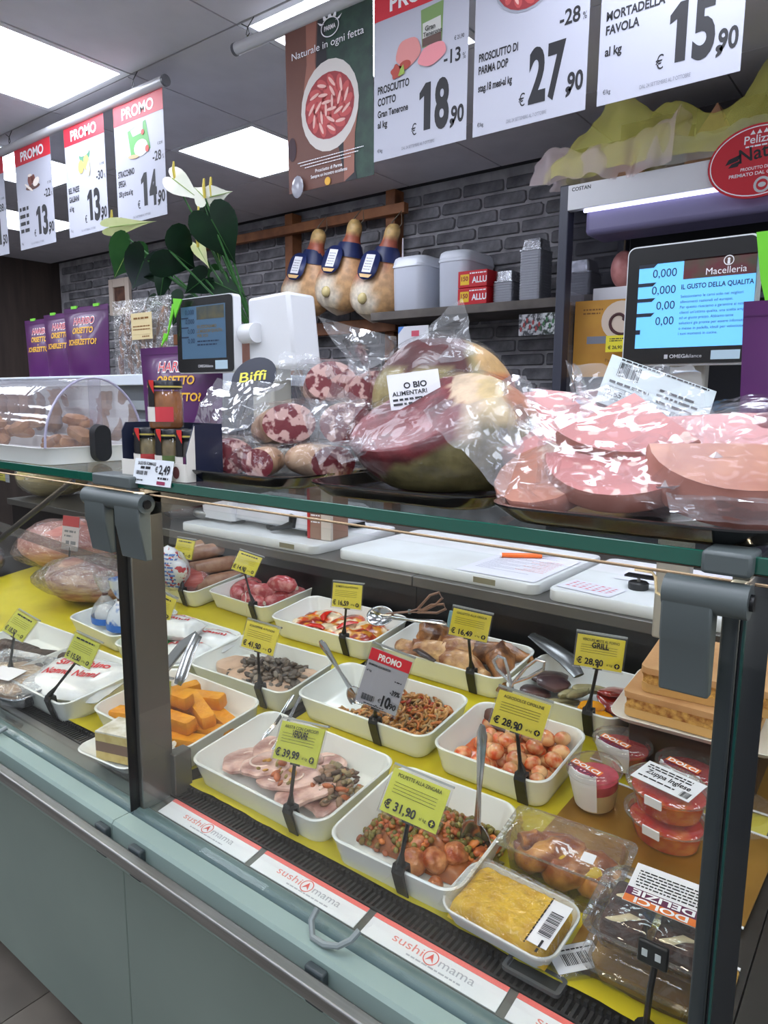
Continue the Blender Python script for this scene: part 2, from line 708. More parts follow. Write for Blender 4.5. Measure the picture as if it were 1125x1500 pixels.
C_ = lambda n, r, g, b_: mat('print_' + n, (r, g, b_), .55)
ham_pic = [(lambda p: p.pl([(.01, .26), (.075, .26), (.078, .36), (.005, .355)]), C_('green', 120, 150, 90)),
           (lambda p: p.pl([(.012, .262), (.073, .262), (.07, .325), (.012, .32)]), C_('pack', 205, 205, 200)),
           (lambda p: p.pl([(.012, .262), (.073, .262), (.072, .285), (.012, .282)]), C_('brown', 92, 66, 58)),
           (lambda p: p.ell(-.035, .262, .042, .036, wob=.04), C_('ham', 214, 138, 136)),
           (lambda p: (p.ell(-.075, .222, .018, .018, wob=.15), p.ell(-.045, .232, .02, .012)), C_('tomato', 170, 62, 48)),
           (lambda p: p.ell(.045, .236, .046, .026, rot=.15, wob=.04), C_('slices', 226, 140, 148)),
           (lambda p: p.pl([(-.068, .208), (-.045, .21), (-.05, .235), (-.06, .225)]), C_('leaf', 150, 176, 70)),
           (lambda p: (p.text('Gran', .022, .298, .012, bold=.02), p.text('Tenerone', .016, .284, .011, bold=.02)), C_('dark', 40, 34, 34))]
def plate(cx, cz, r):
    def petals(p):
        for ringi, (rr, n) in enumerate(((.74, 13), (.46, 9), (.2, 5))):
            for i in range(n):
                a = 2 * pi * i / n + ringi
                p.ell(cx + rr * r * cos(a), cz + rr * r * sin(a) * .9, r * .24, r * .13, 10, a + .6)
    def petals2(p):
        for ringi, (rr, n) in enumerate(((.72, 11), (.44, 7), (.16, 4))):
            for i in range(n):
                a = 2 * pi * i / n + ringi + .25
                p.ell(cx + rr * r * cos(a), cz + rr * r * sin(a) * .9, r * .2, r * .05, 10, a + .9)
    return [(lambda p: p.ell(cx, cz, r * 1.08, r * 1.0), C_('platerim', 150, 154, 166)), (lambda p: p.ell(cx, cz, r, r * .93), C_('meatbase', 150, 52, 58)),
            (petals, C_('meatred', 188, 78, 78)), (petals2, C_('meatfat', 226, 178, 170))]
mort_pic = [(lambda p: p.ell(-.05, .352, .055, .03, rot=.1), C_('mortpink', 232, 170, 168)), (lambda p: p.ell(-.075, .352, .03, .032), C_('mortrind', 206, 130, 112)),
            (lambda p: (p.ell(.03, .345, .05, .014, rot=.2, wob=.1), p.ell(-.02, .34, .03, .012, wob=.1)), C_('mortslice', 240, 186, 188))]
ric_pic = [(lambda p: p.ell(-.01, .26, .065, .012), C_('choc', 88, 52, 44)), (lambda p: (p.ell(-.03, .292, .022, .024), p.ell(.0, .29, .016, .022)), C_('chocb', 118, 60, 48)),
           (lambda p: (p.ell(.025, .277, .03, .017, rot=.3), p.ell(-.045, .262, .04, .006, rot=-.5), p.ell(-.03, .312, .018, .006)), C_('cream', 236, 224, 214))]
bel_pic = [(lambda p: p.ell(.0, .315, .042, .03, rot=.1), C_('belgreen', 84, 140, 112)), (lambda p: p.ell(.0, .326, .042, .018, rot=.1), C_('belpink', 206, 190, 194)),
           (lambda p: (p.ell(-.03, .27, .022, .026), p.ell(.012, .28, .022, .03)), C_('belcheese', 206, 186, 104)), (lambda p: p.pl([(.01, .262), (.035, .29), (.04, .25), (.032, .225), (.015, .23)]), C_('belwhite', 214, 206, 160))]
str_pic = [(lambda p: p.pl([(-.07, .335), (.05, .355), (.075, .25), (-.05, .235)]), C_('strgreen', 96, 170, 90)), (lambda p: p.pl([(-.05, .335), (.035, .352), (.03, .315), (-.035, .31)]), C_('strband', 214, 226, 232)),
           (lambda p: p.ell(.015, .262, .045, .03), C_('strwhite', 226, 226, 222)), (lambda p: (p.ell(.055, .252, .012, .012), p.ell(.03, .315, .01, .01)), C_('strred', 206, 70, 56)),
           (lambda p: p.ell(-.035, .238, .035, .007, rot=-.1), C_('strtan', 214, 176, 134))]
promo_sign(-3.955, -3.632, 'promo price sign cut off by the left edge of the photo', [('', .01, 1)] and None, '11', '50', '-38', '18,90', 'al kg', ric_pic)
promo_sign(-3.515, -3.19, 'promo price sign 13,90 with chocolate ricotta picture, discount 22 percent', None, '13', '90', '-22', '17,90', 'al kg', ric_pic)
promo_sign(-3.072, -2.766, 'promo price sign 13,90 Bel Paese with round green and white cheese', [('BEL PAESE', .023, .6), ('GALBANI', .023, .6), ('al kg', .020, .65)], '13', '90', '-30', '19,90', 'al kg', bel_pic)
promo_sign(-2.695, -2.372, 'promo price sign 14,90 Stracchino Spega with green cheese packet', [('STRACCHINO', .023, .55), ('SPEGA', .023, .55), ('250 g circa al kg', .019, .55)], '14', '90', '-28', '20,90', 'al kg', str_pic)
promo_sign(-1.378, -1.066, 'large promo price sign 18,90 Prosciutto Cotto Gran Tenerone', [('PROSCIUTTO', .020, .66), ('COTTO', .020, .66), ('Gran Tenerone', .018, .68), ('al kg', .018, .75)], '18', '90', '-13', '21,90', 'al kg', ham_pic)
promo_sign(-1.046, -0.738, 'large price sign 27,90 Prosciutto di Parma DOP with plate of ham', [('PROSCIUTTO DI', .019, .58), ('PARMA DOP', .019, .58), ('', .008, 1), ('stag.18 mesi-al kg', .018, .55)] , '27', '90', '-28', '38,99', 'al kg', plate(-.01, .345, .085))
promo_sign(-0.71, -0.402, 'large price sign 15,90 Mortadella Favola at the upper right', [('MORTADELLA', .019, .78), ('FAVOLA', .019, .78), ('', .01, 1), ('al kg', .019, .8)], '15', '90', '-36', '24,90', 'al kg', mort_pic)
# dark ham poster
px0, px1, pz0, pz1 = -1.735, -1.385, 2.108, 2.592
t = thing('ham_poster', 'dark green and brown hanging poster with a plate of ham slices', 'poster', ((px0 + px1) / 2, YS, pz0))
W, H = px1 - px0, pz1 - pz0
mb, dep = curved_card(W, H, .0, .02)
mb.build('card', mat('poster_green', (26, 48, 44), .5, col2=(40, 70, 56), ns=26), t)
def pp(name, fn, m, e):
    p = Print(e)
    fn(p)
    drape(p, dep).build(name, m, t, smooth=False)
pp('printed_table', lambda p: p.pl([(-W / 2, 0), (.065, 0), (.04, .1), (-.05, .3), (-.035, H), (-W / 2, H)]), mat('print_table', (104, 66, 56), .55), .0008)
pp('printed_shadow', lambda p: p.pl([(.065, 0), (.11, 0), (.09, .14), (-.0, .32), (-.01, H), (-.035, H), (-.05, .3), (.04, .1)]), mat('print_tabledark', (34, 34, 40), .55), .0010)
pp('printed_hand', lambda p: (p.pl([(-.085, H), (-.04, H), (-.05, .36), (-.045, .30), (-.06, .24), (-.075, .30), (-.095, .22), (-.10, .29), (-.085, .36)]),
                            p.pl([(.06, .0), (.1, .02), (.105, .13), (.12, .2), (.11, .26), (.10, .2), (.085, .15), (.06, .13)])), mat('print_skin', (150, 98, 84), .55), .0012)
for q, (fn, m) in enumerate([(lambda p: p.ell(.005, .225, .117, .128), C_('plate', 206, 200, 196))] + plate(.005, .225, .1)[1:]):
    pp('printed_plate', fn, m, .0015 + q * .0005)
pp('printed_crown', lambda p: (p.ring(.015, .437, .036, .027, .003),
                              p.text('PARMA', .015, .43, .013, width=.045, bold=.02, al='c'),
                              [p.pl([(.015 + .034 * cos(a) - .008, .437 + .026 * sin(a)), (.015 + .034 * cos(a) + .008, .437 + .026 * sin(a)), (.015 + .056 * cos(a), .437 + .05 * sin(a))]) for a in (.5, 1.05, 1.57, 2.1, 2.65)],
                              ), white_ink(), .004)
pp('printed_slogan', lambda p: p.text('Naturale in ogni fetta', -.0, .385, .021, width=.29, al='c'), white_ink(), .004)
pp('printed_small_print', lambda p: (p.micro(-.13, .14, .083, .0025, 1), p.micro(-.12, .12, .074, .0025, 2), p.micro(-.1, .09, .065, .0025, 3)), white_ink(), .004)
pp('printed_caption', lambda p: (p.text('Prosciutto di Parma', .0, .045, .010, al='c', bold=.01), p.text('Sempre un incontro eccellente', .0, .03, .010, width=.15, al='c', bold=.01)), white_ink(), .004)
pp('printed_badge', lambda p: p.ell(-.005, .012, .012, .012), C_('badge', 224, 170, 60), .004)
pp('printed_bottle', lambda p: (p.ell(-.155, .13, .018, .035), ), C_('wine', 52, 22, 34), .002)
MB().ball((-.125, -.004, .012), .026, .004, .034).build('poster_clip', mat('clip_clear', (150, 150, 160), .15), t)
# ================================================================== back wall: rack, hams, shelf with containers, frame
wood = mat('rack_wood', (150, 96, 58), .6, col2=(112, 66, 38), ns=5, stretch=(1.5, 1.5, 1.5), bump=.1, bs=50)
t = thing('ham_rack', 'wooden wall rack of two posts and a long rail holding the hams', 'rack', (0, 3.5, 0))
MB().box(-3.56, -3.49, .0, .09, .0, 2.655).build('post', wood, t, bevel=.004)
MB().box(-2.715, -2.645, .0, .09, .0, 2.668).build('post', wood, t, bevel=.004)
MB().box(-4.75, -2.545, -.045, .0, 2.515, 2.572).build('rail', wood, t, bevel=.004)
MB().box(-4.75, -2.60, -.045, .0, 1.855, 1.935).build('rail', wood, t, bevel=.004)

def ham_col(p):
    n = vn(p, 9) * .5 + vn(p, 25, 3) * .3
    z = p.z + n * .06
    if z < .24:
        c = (226, 214, 194) if n > -.1 else (196, 178, 150)
        if p.x > .07 + n * .05 or p.x < -.15:
            c = (196, 154, 108)
    elif z < .36:
        c = (196, 150, 106) if p.x > .0 + n * .1 else (168, 92, 66)
    elif z < .47:
        c = (164, 84, 60)
    else:
        c = (205, 170, 110)
    return S(*c)
ham_m = mat('ham_skin', vcol=True, rough=.45, ns=30, bump=.3, bs=25)
hams = [(-3.235, 1.945, 'whole ham hanging at the left of the three on the wooden rack', .0), (-2.945, 1.955, 'whole ham hanging in the middle of the three on the rack', .1), (-2.665, 1.895, 'whole ham hanging at the right of the three, beside white tubs', .2)]
for x, z, lab, yw in hams:
    s = 1.0
    t = thing('hanging_ham', lab, 'ham', (x - .03, 3.36, z), (0, .17, 0), 'hams on the wooden rack')
    prof = [(0, .0, .0, 0), (.04, .13, .09, 0), (.10, .195, .11, 0), (.18, .205, .115, 0), (.26, .175, .1, .015), (.34, .105, .075, .03), (.41, .062, .05, .04), (.455, .045, .04, .05), (.48, .05, .045, .055), (.52, .05, .045, .06), (.55, .02, .02, .06)]
    ls = [[Vector((cxx + rx * cos(2 * pi * i / 20), ry * sin(2 * pi * i / 20), zz * 1.02)) * 1.0 for i in range(20)] for zz, rx, ry, cxx in prof]
    ls = [[p + Vector((vn(p, 8, x) * .012, 0, vn(p, 9, x) * .01)) for p in l] for l in ls]
    MB().loops(ls).build('ham_body', ham_m, t, fn=ham_col, sub=1)
    MB().ball((-.01, -.112, .13), .032, .02, .032, nz=.1).build('bone_end', mat('bone', (214, 196, 140), .25), t)
    MB().lathe([(.098, .34), (.088, .36), (.073, .40), (.062, .425)], (.035, 0, 0), 18, 1.12, .86, cap=False).build('neck_band', mat('band_blue', (28, 40, 84), .4), t)
    lb = MB().loops([rrect(.14, .17, .06, 0, 5)], False, True)
    lb.v = [(p[0], 0, p[1]) for p in lb.v]
    o = lb.build('paper_tag', mat('tag_blue', (34, 46, 96), .4), t, solid=.002)
    o.location = (-.0, -.105, .315)
    o.rotation_euler = (-.28, 0, 0)
    pr = Print(.003)
    pr.rect(-.035, .03, -.045, .06)
    pr.build('tag_sticker', mat('sticker_white', (226, 226, 232), .5), o, smooth=False)
    pr = Print(.004)
    for q in range(5):
        pr.micro(-.028, .022, -.03 + q * .016, .004, q)
    pr.build('tag_print', mat('grey_ink', (120, 122, 132), .6), o, smooth=False)
    pr = Print(.003)
    pr.pl([(-.05, -.055), (.045, -.055), (.03, -.075), (-.035, -.075)])
    pr.build('tag_edge', mat('tag_orange', (214, 176, 120), .5), o, smooth=False)
    MB().tube([(.06, 0, .5), (.05, -.01, .56), (.075, .03, .63), (.09, .03, .56), (.065, 0, .5)], .004, 6).build('string', mat('twine', (110, 98, 84), .9), t)
t = thing('oval_paper_tag', 'white oval paper tag hanging beside the right ham', 'tag', aty(590, 350, 3.33) - Vector((0, 0, .13)), (0, 0, -.9))
b = MB().lathe([(.001, -.002), (.075, -.002), (.075, .002), (.001, .002)], n=24)
b.v = [(p[0], p[2], p[1] * 1.4 + .03) for p in b.v]
b.build('card', mat('oval_white', (222, 214, 220), .5), t)
# wall shelf
SZ = 1.935
t = thing('wall_shelf', 'long grey wooden wall shelf holding tubs and foil containers', 'shelf', (0, 0, SZ))
MB().box(-2.60, -1.27, 3.22, 3.6, -.045, 0).build('shelf_board', mat('shelf_wood', (112, 104, 98), .7, col2=(84, 78, 74), ns=6), t, bevel=.003)
MB().box(-2.56, -2.53, 3.45, 3.6, -.2, -.045).build('bracket', mat('wire_black'), t)
MB().box(-1.55, -1.52, 3.45, 3.6, -.2, -.045).build('bracket', mat('wire_black'), t)
tubm = mat('tub_plastic', (206, 210, 222), .35, sss=.0)
def tub(x0, x1, y0, y1, h, lab):
    w_, d_ = x1 - x0, y1 - y0
    t = thing('plastic_tub', lab, 'tub', ((x0 + x1) / 2, (y0 + y1) / 2, SZ), group='tubs on the wall shelf')
    r = .05
    MB().loops([rrect(w_ * .93, d_ * .93, r, 0), rrect(w_ * .97, d_ * .97, r, .01), rrect(w_, d_, r, h * .8), rrect(w_, d_, r, h * .8)], True, True).build('tub_body', tubm, t)
    MB().loops([rrect(w_ * 1.03, d_ * 1.03, r, h * .8), rrect(w_ * 1.03, d_ * 1.03, r, h * .84), rrect(w_ * 1.0, d_ * 1.0, r, h * .86), rrect(w_ * 1.0, d_ * 1.0, r, h * .90), rrect(w_ * .96, d_ * .96, r, h * .97), rrect(w_ * .88, d_ * .88, r, h)], True, True).build('lid', mat('tub_lid', (220, 224, 234), .3), t)
tub(-2.47, -2.25, 3.23, 3.53, .285, 'white lidded plastic tub on the wall shelf next to the hams')
tub(-2.175, -1.99, 3.24, 3.56, .285, 'white lidded plastic tub on wall shelf behind the red boxes')
redb = mat('red_carton', (200, 30, 42), .4)
for k in range(2):
    t = thing('foil_roll_box', ('lower' if k == 0 else 'upper') + ' red carton of aluminium sheets with yellow 150 mark', 'box', (-1.945, 3.30, SZ + k * .085), group='red cartons on the wall shelf')
    MB().box(-.085, .085, -.07, .1, 0, .083).build('carton', redb, t, bevel=.003)
    p = Print(.0005)
    p.rect(-.07, -.018, .014, .066)
    o = p.build('yellow_square', mat('carton_yellow', (236, 196, 40), .5), t, smooth=False)
    o.location.y = -.07
    p = Print(.001)
    p.text('150', -.044, .034, .022, width=.04, bold=.03, al='c')
    o = p.build('number', mat('carton_dark', (150, 20, 30), .5), t, smooth=False)
    o.location.y = -.07
    p = Print(.0005)
    p.text('ALLU', .084, .022, .030, width=.085, bold=.03, al='r')
    p.micro(-.015, .08, .066, .006)
    o = p.build('lettering', white_ink(), t, smooth=False)
    o.location.y = -.07
foil = mat('foil_container', (196, 198, 204), .22, metal=.9, col2=(150, 152, 158), ns=60, bump=.3, bs=120)
foil_side = mat('foil_stack_side', (150, 152, 160), .4, metal=.5)
def foil_stack(x0, x1, y0, y1, h, lab, ttop):
    w_, d_ = x1 - x0, y1 - y0
    t = thing('foil_stack', lab, 'foil containers', ((x0 + x1) / 2, (y0 + y1) / 2, SZ), group='stacked foil containers')
    n = max(3, int(h / .012))
    b = MB()
    ls = []
    for i in range(n):
        z = h * i / n
        ls += [rrect(w_, d_, .015, z, 2), rrect(w_, d_, .015, z + h / n * .5, 2), rrect(w_ * .965, d_ * .965, .014, z + h / n * .6, 2), rrect(w_ * .965, d_ * .965, .014, z + h / n * .98, 2)]
    MB().loops(ls).build('stack_rims', foil_side, t, smooth=False)
    MB().loops([rrect(w_ * 1.04, d_ * 1.04, .015, h, 2), rrect(w_ * 1.04, d_ * 1.04, .015, h + .006, 2), rrect(w_ * .9, d_ * .9, .014, h + .008, 2), rrect(w_ * .78, d_ * .78, .012, h + ttop, 2)]).build('top_container', foil, t, smooth=False)
foil_stack(-1.845, -1.735, 3.26, 3.40, .10, 'short stack of foil containers beside the red cartons', .055)
foil_stack(-1.70, -1.585, 3.26, 3.40, .235, 'tall stack of upturned foil containers on wall shelf', .055)
foil_stack(-1.50, -1.33, 3.26, 3.40, .105, 'foil container stack half hidden by the dark fridge post', .06)
# photo cards under the shelf edge, and white notice
for px, py, nm, lab, cs in ((777, 475, 'photo_card', 'colourful photo card hanging from the shelf edge under foil stack', [(60, 60, 66), (180, 180, 184), (150, 50, 52)]), (806, 473, 'photo_card', 'dark card with a number 5 hanging from shelf by the fridge post', [(38, 50, 44), (200, 204, 206), (60, 110, 70)])):
    t = thing(nm, lab, 'card', aty(px, py, 3.21) - Vector((0, 0, .052)))
    MB().box(-.062, .062, 0, .002, 0, .10).build('card', mat('photo_%d' % px, cs[0], .4, col2=cs[1], ns=45, nlo=.45, nhi=.55), t)
    p = Print(.0006)
    for k in range(7):
        p.ell(-.05 + k * .016, .03 + (k * 37 % 5) * .01, .006, .012)
    p.build('printed_figures', mat('photo_f%d' % px, cs[2], .5), t, smooth=False)
    if px > 800:
        p = Print(.0009)
        p.text('5', .02, .03, .04, bold=.03)
        p.build('number', white_ink(), t, smooth=False)
t = thing('paper_notice', 'white notice with blue and red print below the left tub', 'notice', aty(605, 490, 3.21) - Vector((0, 0, .07)))
MB().box(-.10, .10, 0, .003, 0, .115).build('sheet', mat('sticker_white'), t)
p = Print(.0006)
p.rect(-.01, .04, .06, .09)
p.build('red_stamp', mat('notice_red', (214, 90, 110), .5), t, smooth=False)
p = Print(.0006)
p.pl([(-.1, .115), (-.06, .115), (-.1, .075)])
p.build('blue_corner', mat('notice_blue', (90, 140, 214), .5), t, smooth=False)
# little picture frame at the far left
t = thing('picture_frame', 'small pale wooden picture frame on the brick wall behind the plant', 'picture frame', aty(180, 440, 3.58) - Vector((0, 0, .12)))
fr = mat('pale_frame', (206, 190, 176), .5)
for x0, x1, z0, z1 in ((-.17, -.11, 0, .3), (.07, .13, 0, .3), (-.11, .07, .23, .3), (-.11, .07, 0, .06)):
    MB().box(x0, x1, -.025, .005, z0, z1).build('frame_bar', fr, t, bevel=.004)
MB().box(-.115, .075, -.008, .004, .05, .24).build('picture', mat('dark_picture', (62, 44, 40), .4, col2=(120, 84, 70), ns=14), t)

# ================================================================== wall fridge at the right
FX0, FX1, FY0, FY1 = -1.262, .9, 2.8, 3.52
navy = mat('fridge_frame', (58, 60, 74), .45)
t = thing('wall_fridge', 'tall open wall fridge with white lit header and dark posts', 'fridge', (0, 0, 0))
MB().box(FX0 - .028, FX0 + .012, FY0, FY0 + .06, 0, 2.30).build('corner_post', navy, t, bevel=.004)
MB().box(FX0 - .028, FX0 + .012, FY1 - .06, FY1, 0, 2.30).build('corner_post', navy, t, bevel=.004)
MB().box(FX0, FX0 + .006, FY0 + .06, FY1 - .06, .3, 2.24).build('side_glass', film('fridge_glass', (.82, .82, .86), .10, .02, 0, haze=.05, edge=.5), t)
MB().box(FX0 + .012, FX1, FY0 - .012, FY0 + .02, 2.198, 2.292).build('header', mat('header_white', (212, 212, 216), .35), t, bevel=.002)
MB().box(FX0 - .02, FX1, FY0 + .02, FY1, 2.24, 2.30).build('roof_panel', mat('fridge_dark', (26, 27, 34), .6), t)
MB().box(FX0 + .075, FX1, FY0 + .0, FY0 + .012, 2.186, 2.196).build('led_strip', mat('led_white', (220, 222, 255), .5, emit=2.5), t)
MB().box(FX0 + .075, FX1, FY0 + .014, FY0 + .2, 2.10, 2.235).build('light_cover', mat('violet_grey', (120, 114, 150), .5), t, bevel=.02)
MB().box(FX0 + .02, FX1, FY1 - .02, FY1, .2, 2.24).build('back_panel', mat('fridge_dark'), t)
for z in (1.86, 1.45, 1.1):
    MB().box(FX0 + .02, FX1, FY0 + .22, FY1 - .02, z - .02, z).build('shelf', mat('fridge_shelf', (70, 72, 82), .4, metal=.4), t)
MB().box(FX0 - .02, FX1, FY0, FY1, .0, .95).build('base', navy, t)
p = Print(.0006)
p.text('COSTAN', FX0 + .028, 2.268, .014, bold=.02)
o = p.build('maker_name', INK, t, smooth=False)
o.location.y = FY0 - .012
# products inside the fridge seen by the post
t = thing('amber_poster', 'amber cardboard sheet with a rolled pancetta picture inside the fridge', 'poster', aty(878, 552, 2.93), (0, 0, .12))
MB().box(-.115, .12, 0, .004, 0, .31).build('sheet', mat('amber_card', (206, 150, 52), .5, col2=(190, 132, 44), ns=6), t)
pts = [(.075 + (.008 + .0105 * a) * cos(a * 1.0), -.006, .225 + (.008 + .0105 * a) * sin(a) * .95) for a in [k * .25 for k in range(28)]]
MB().lathe([(.001, 0), (.078, 0), (.078, .004), (.001, .004)], n=24, M=Matrix.Translation((.075, -.001, .225)) @ Matrix.Rotation(pi / 2, 4, 'X')).build('printed_roll', mat('roll_cream', (222, 204, 186), .5), t)
MB().tube(pts, .006, 6).build('printed_spiral', mat('roll_dark', (74, 34, 38), .5), t)
p = Print(.001)
p.rect(-.06, .03, .135, .165)
p.build('printed_bar', mat('grey_bar', (130, 134, 148), .5), t, smooth=False)
p = Print(.001)
p.micro(-.08, 0, .27, .006).micro(-.08, -.01, .255, .006)
Print(.001).text('Pancetta', .02, .06, .014).build('printed_name', mat('amber_ink', (130, 84, 26), .5), t, smooth=False)
p.build('printed_words', mat('amber_ink', (130, 84, 26), .5), t, smooth=False)
t = thing('price_tag', 'small yellow price tag hanging in front of the amber poster', 'price tag', aty(903, 508, 2.88) - Vector((0, 0, .02)))
MB().box(-.045, .045, 0, .002, 0, .065).build('card', mat('tag_yellow', (240, 226, 52), .5), t)
p = Print(.0006)
p.text('€ 26,90', -.035, .012, .013, bold=.02).micro(-.03, .03, .05, .004).micro(-.03, .02, .042, .004)
p.build('printed_text', INK, t, smooth=False)
pinkm = mat('pink_meat', (206, 140, 136), .4, col2=(180, 110, 108), ns=20)
for px, py, y, r_, lab in ((913, 395, 3.0, .05, 'round pink cooked meat hanging in the fridge behind the large screen'),):
    t = thing('hanging_meat', lab, 'meat', aty(px, py, y))
    MB().ball((0, 0, 0), r_, r_, r_ * 1.5, 14, 10).build('meat', pinkm, t)
    MB().cyl((0, 0, r_ * 1.4), (0, 0, r_ * 1.4 + .17), .004).build('string', mat('twine'), t)
    t = thing('white_carton', 'white carton on the fridge shelf beside the large screen', 'box', aty(905, 435, 3.0) - Vector((0, 0, .035)))
    t.location.z = 1.86
    MB().box(-.1, .09, -.02, .14, 0, .06).build('carton', mat('sticker_white'), t, bevel=.003)
# red oval sign on the header
t = thing('oval_sign', 'red oval sign with white lettering fixed to the fridge header', 'sign', (-.57, FY0 - .03, 2.254))
def oval(rx, rz, y0, y1, n=40):
    l0 = [Vector((rx * cos(2 * pi * i / n), y0, rz * sin(2 * pi * i / n))) for i in range(n)]
    return [l0, [Vector((p.x, y1, p.z)) for p in l0]]
MB().loops(oval(.156, .118, -.004, .004)).build('board', mat('oval_red', (196, 34, 48), .4), t)
p = Print(.0046)
p.ring(0, 0, .149, .111, .0035, 48).text('Pelizzeri', -.045, .058, .026, width=.12, bold=.01).micro(-.04, .06, .046, .005)
p.text('PRODUTTO DI PARMA', -.05, -.026, .010, width=.13, bold=.01).text('PREMIATO DAL GAMBERO', -.085, -.044, .011, width=.19, bold=.015)
for q in (-.02, .0, .02):
    p.pl([(q - .008, .086), (q + .008, .086), (q, .1)])
p.build('white_lettering', white_ink(), t, smooth=False)
p = Print(.005)
p.text('Natura', -.055, .0, .045, width=.17, bold=.012, rot=.12).pl([(-.1, .0), (-.06, .01), (-.05, .03), (-.09, .018)]).pl([(-.09, -.01), (-.06, -.008), (-.05, .01), (-.08, .002)])
p.build('dark_lettering', INK, t, smooth=False)
p = Print(.005)
p.ring(.02, -.078, .026, .026, .008, 20).ell(.02, -.078, .012, .008)
p.build('seal', mat('seal_grey', (196, 196, 200), .4), t, smooth=False)
# tulle drapery along the fridge top, each length of netting its own thing
def tulle(name, c):
    m = film(name, (1, 1, 1), .01, .6, 0, haze=.30, hcol=S(*c), edge=.03)
    return m
def drapery(lab, m, x0, x1, z0, amp, seed, y0=FY0 - .03, hang=.015):
    t = thing('tulle_netting', lab, 'netting', (0, 0, 0), group='tulle netting along the fridge top')
    r = random.Random(seed)
    def fn(u, v):
        x = x0 + (x1 - x0) * u
        q = Vector((x * 7, v * 3, seed))
        q2 = Vector((x * 16, v * 5, seed + 9))
        env = .55 + .55 * noise.noise(Vector((x * 3.3, seed, 0))) + .45 * u
        zz = z0 + amp * env * (.75 + .35 * noise.noise(q) + .18 * abs(noise.noise(q2))) * sin(pi * min(1, max(0, v)) ** .75)
        y = y0 + v * .22 + .05 * noise.noise(q * 1.3 + Vector((5, 0, 0))) + .025 * noise.noise(q2)
        zz -= hang * (1 - v) ** 3 * (.6 + noise.noise(q * 1.5))
        return Vector((x + .03 * noise.noise(q2 + Vector((3, 3, 3))), y, max(zz, 2.305 if y > FY0 - .015 else 0)))
    MB().grid(fn, 110, 26).build('netting', m, t, ang=180)
drapery('yellow tulle netting bunched along the top of the white fridge header', tulle('tulle_yellow', (246, 238, 120)), -1.36, -.05, 2.33, .34, 3)
drapery('pale pink tulle netting hanging over the left corner of the header', tulle('tulle_pink', (246, 224, 226)), -1.40, -.85, 2.33, .24, 11, hang=.05)
drapery('grey white tulle netting spread behind the red oval sign', tulle('tulle_grey', (226, 230, 234)), -1.0, .1, 2.33, .2, 23, y0=FY0 + .02, hang=.02)
ww = mat('wedge_wood', (196, 150, 112), .6, col2=(150, 104, 78), ns=14)
for px, py, s, lab in ((918, 232, .075, 'small pale wedge of aged cheese poking up behind the pink netting'), (1040, 175, .09, 'larger wedge of aged cheese poking up behind the yellow netting')):
    pos = aty(px, py, 2.95)
    t = thing('cheese_wedge', lab, 'cheese', (pos.x, 2.95, 2.30), group='cheese wedges on top of the fridge')
    hh = pos.z - 2.30 + s * .6
    MB().prism([(-s, 0, 0), (s, 0, 0), (s * .75, 0, hh * .55), (s * .25, 0, hh), (-s * .75, 0, hh * .45)], (0, .09, 0)).build('wedge', ww, t, smooth=False)
    t2 = thing('dark_block', ('left' if px < 1000 else 'right') + ' dark upright crate on top of the fridge behind a cheese wedge', 'crate', (pos.x + .02, 3.14, 2.30))
    MB().box(-.12, .12, 0, .2, 0, .30).build('crate', mat('crate_dark', (34, 30, 36), .7), t2)
# ================================================================== the refrigerated counter
mint = mat('mint_paint', (138, 158, 152), .38, col2=(131, 151, 146), ns=4)
mintd = mat('mint_panel', (124, 138, 130), .5, col2=(117, 131, 124), ns=3)
steel = mat('brushed_steel', (150, 150, 148), .32, metal=.85, col2=(128, 128, 126), ns=3, stretch=(1, 30, 30))
dsteel = mat('dark_steel', (112, 110, 106), .38, metal=.7)
hingem = mat('hinge_grey', (84, 92, 92), .42)
blackp = mat('black_plastic', (20, 20, 22), .4)
tubem = mat('tube_grey', (96, 116, 118), .35)
pane = film('clear_pane', (.985, 1, .99), .008, .01, 0, haze=.002, edge=.16)
greeng = mat('glass_edge_green', (8, 82, 66), .12, spec=.8)
stripw = mat('strip_white', (224, 226, 230), .3)
stripr = mat('strip_red', (226, 104, 96), .45)
grillem = mat('grille_black', (34, 34, 36), .45)
ZS = 1.338      # top of the glass shelf


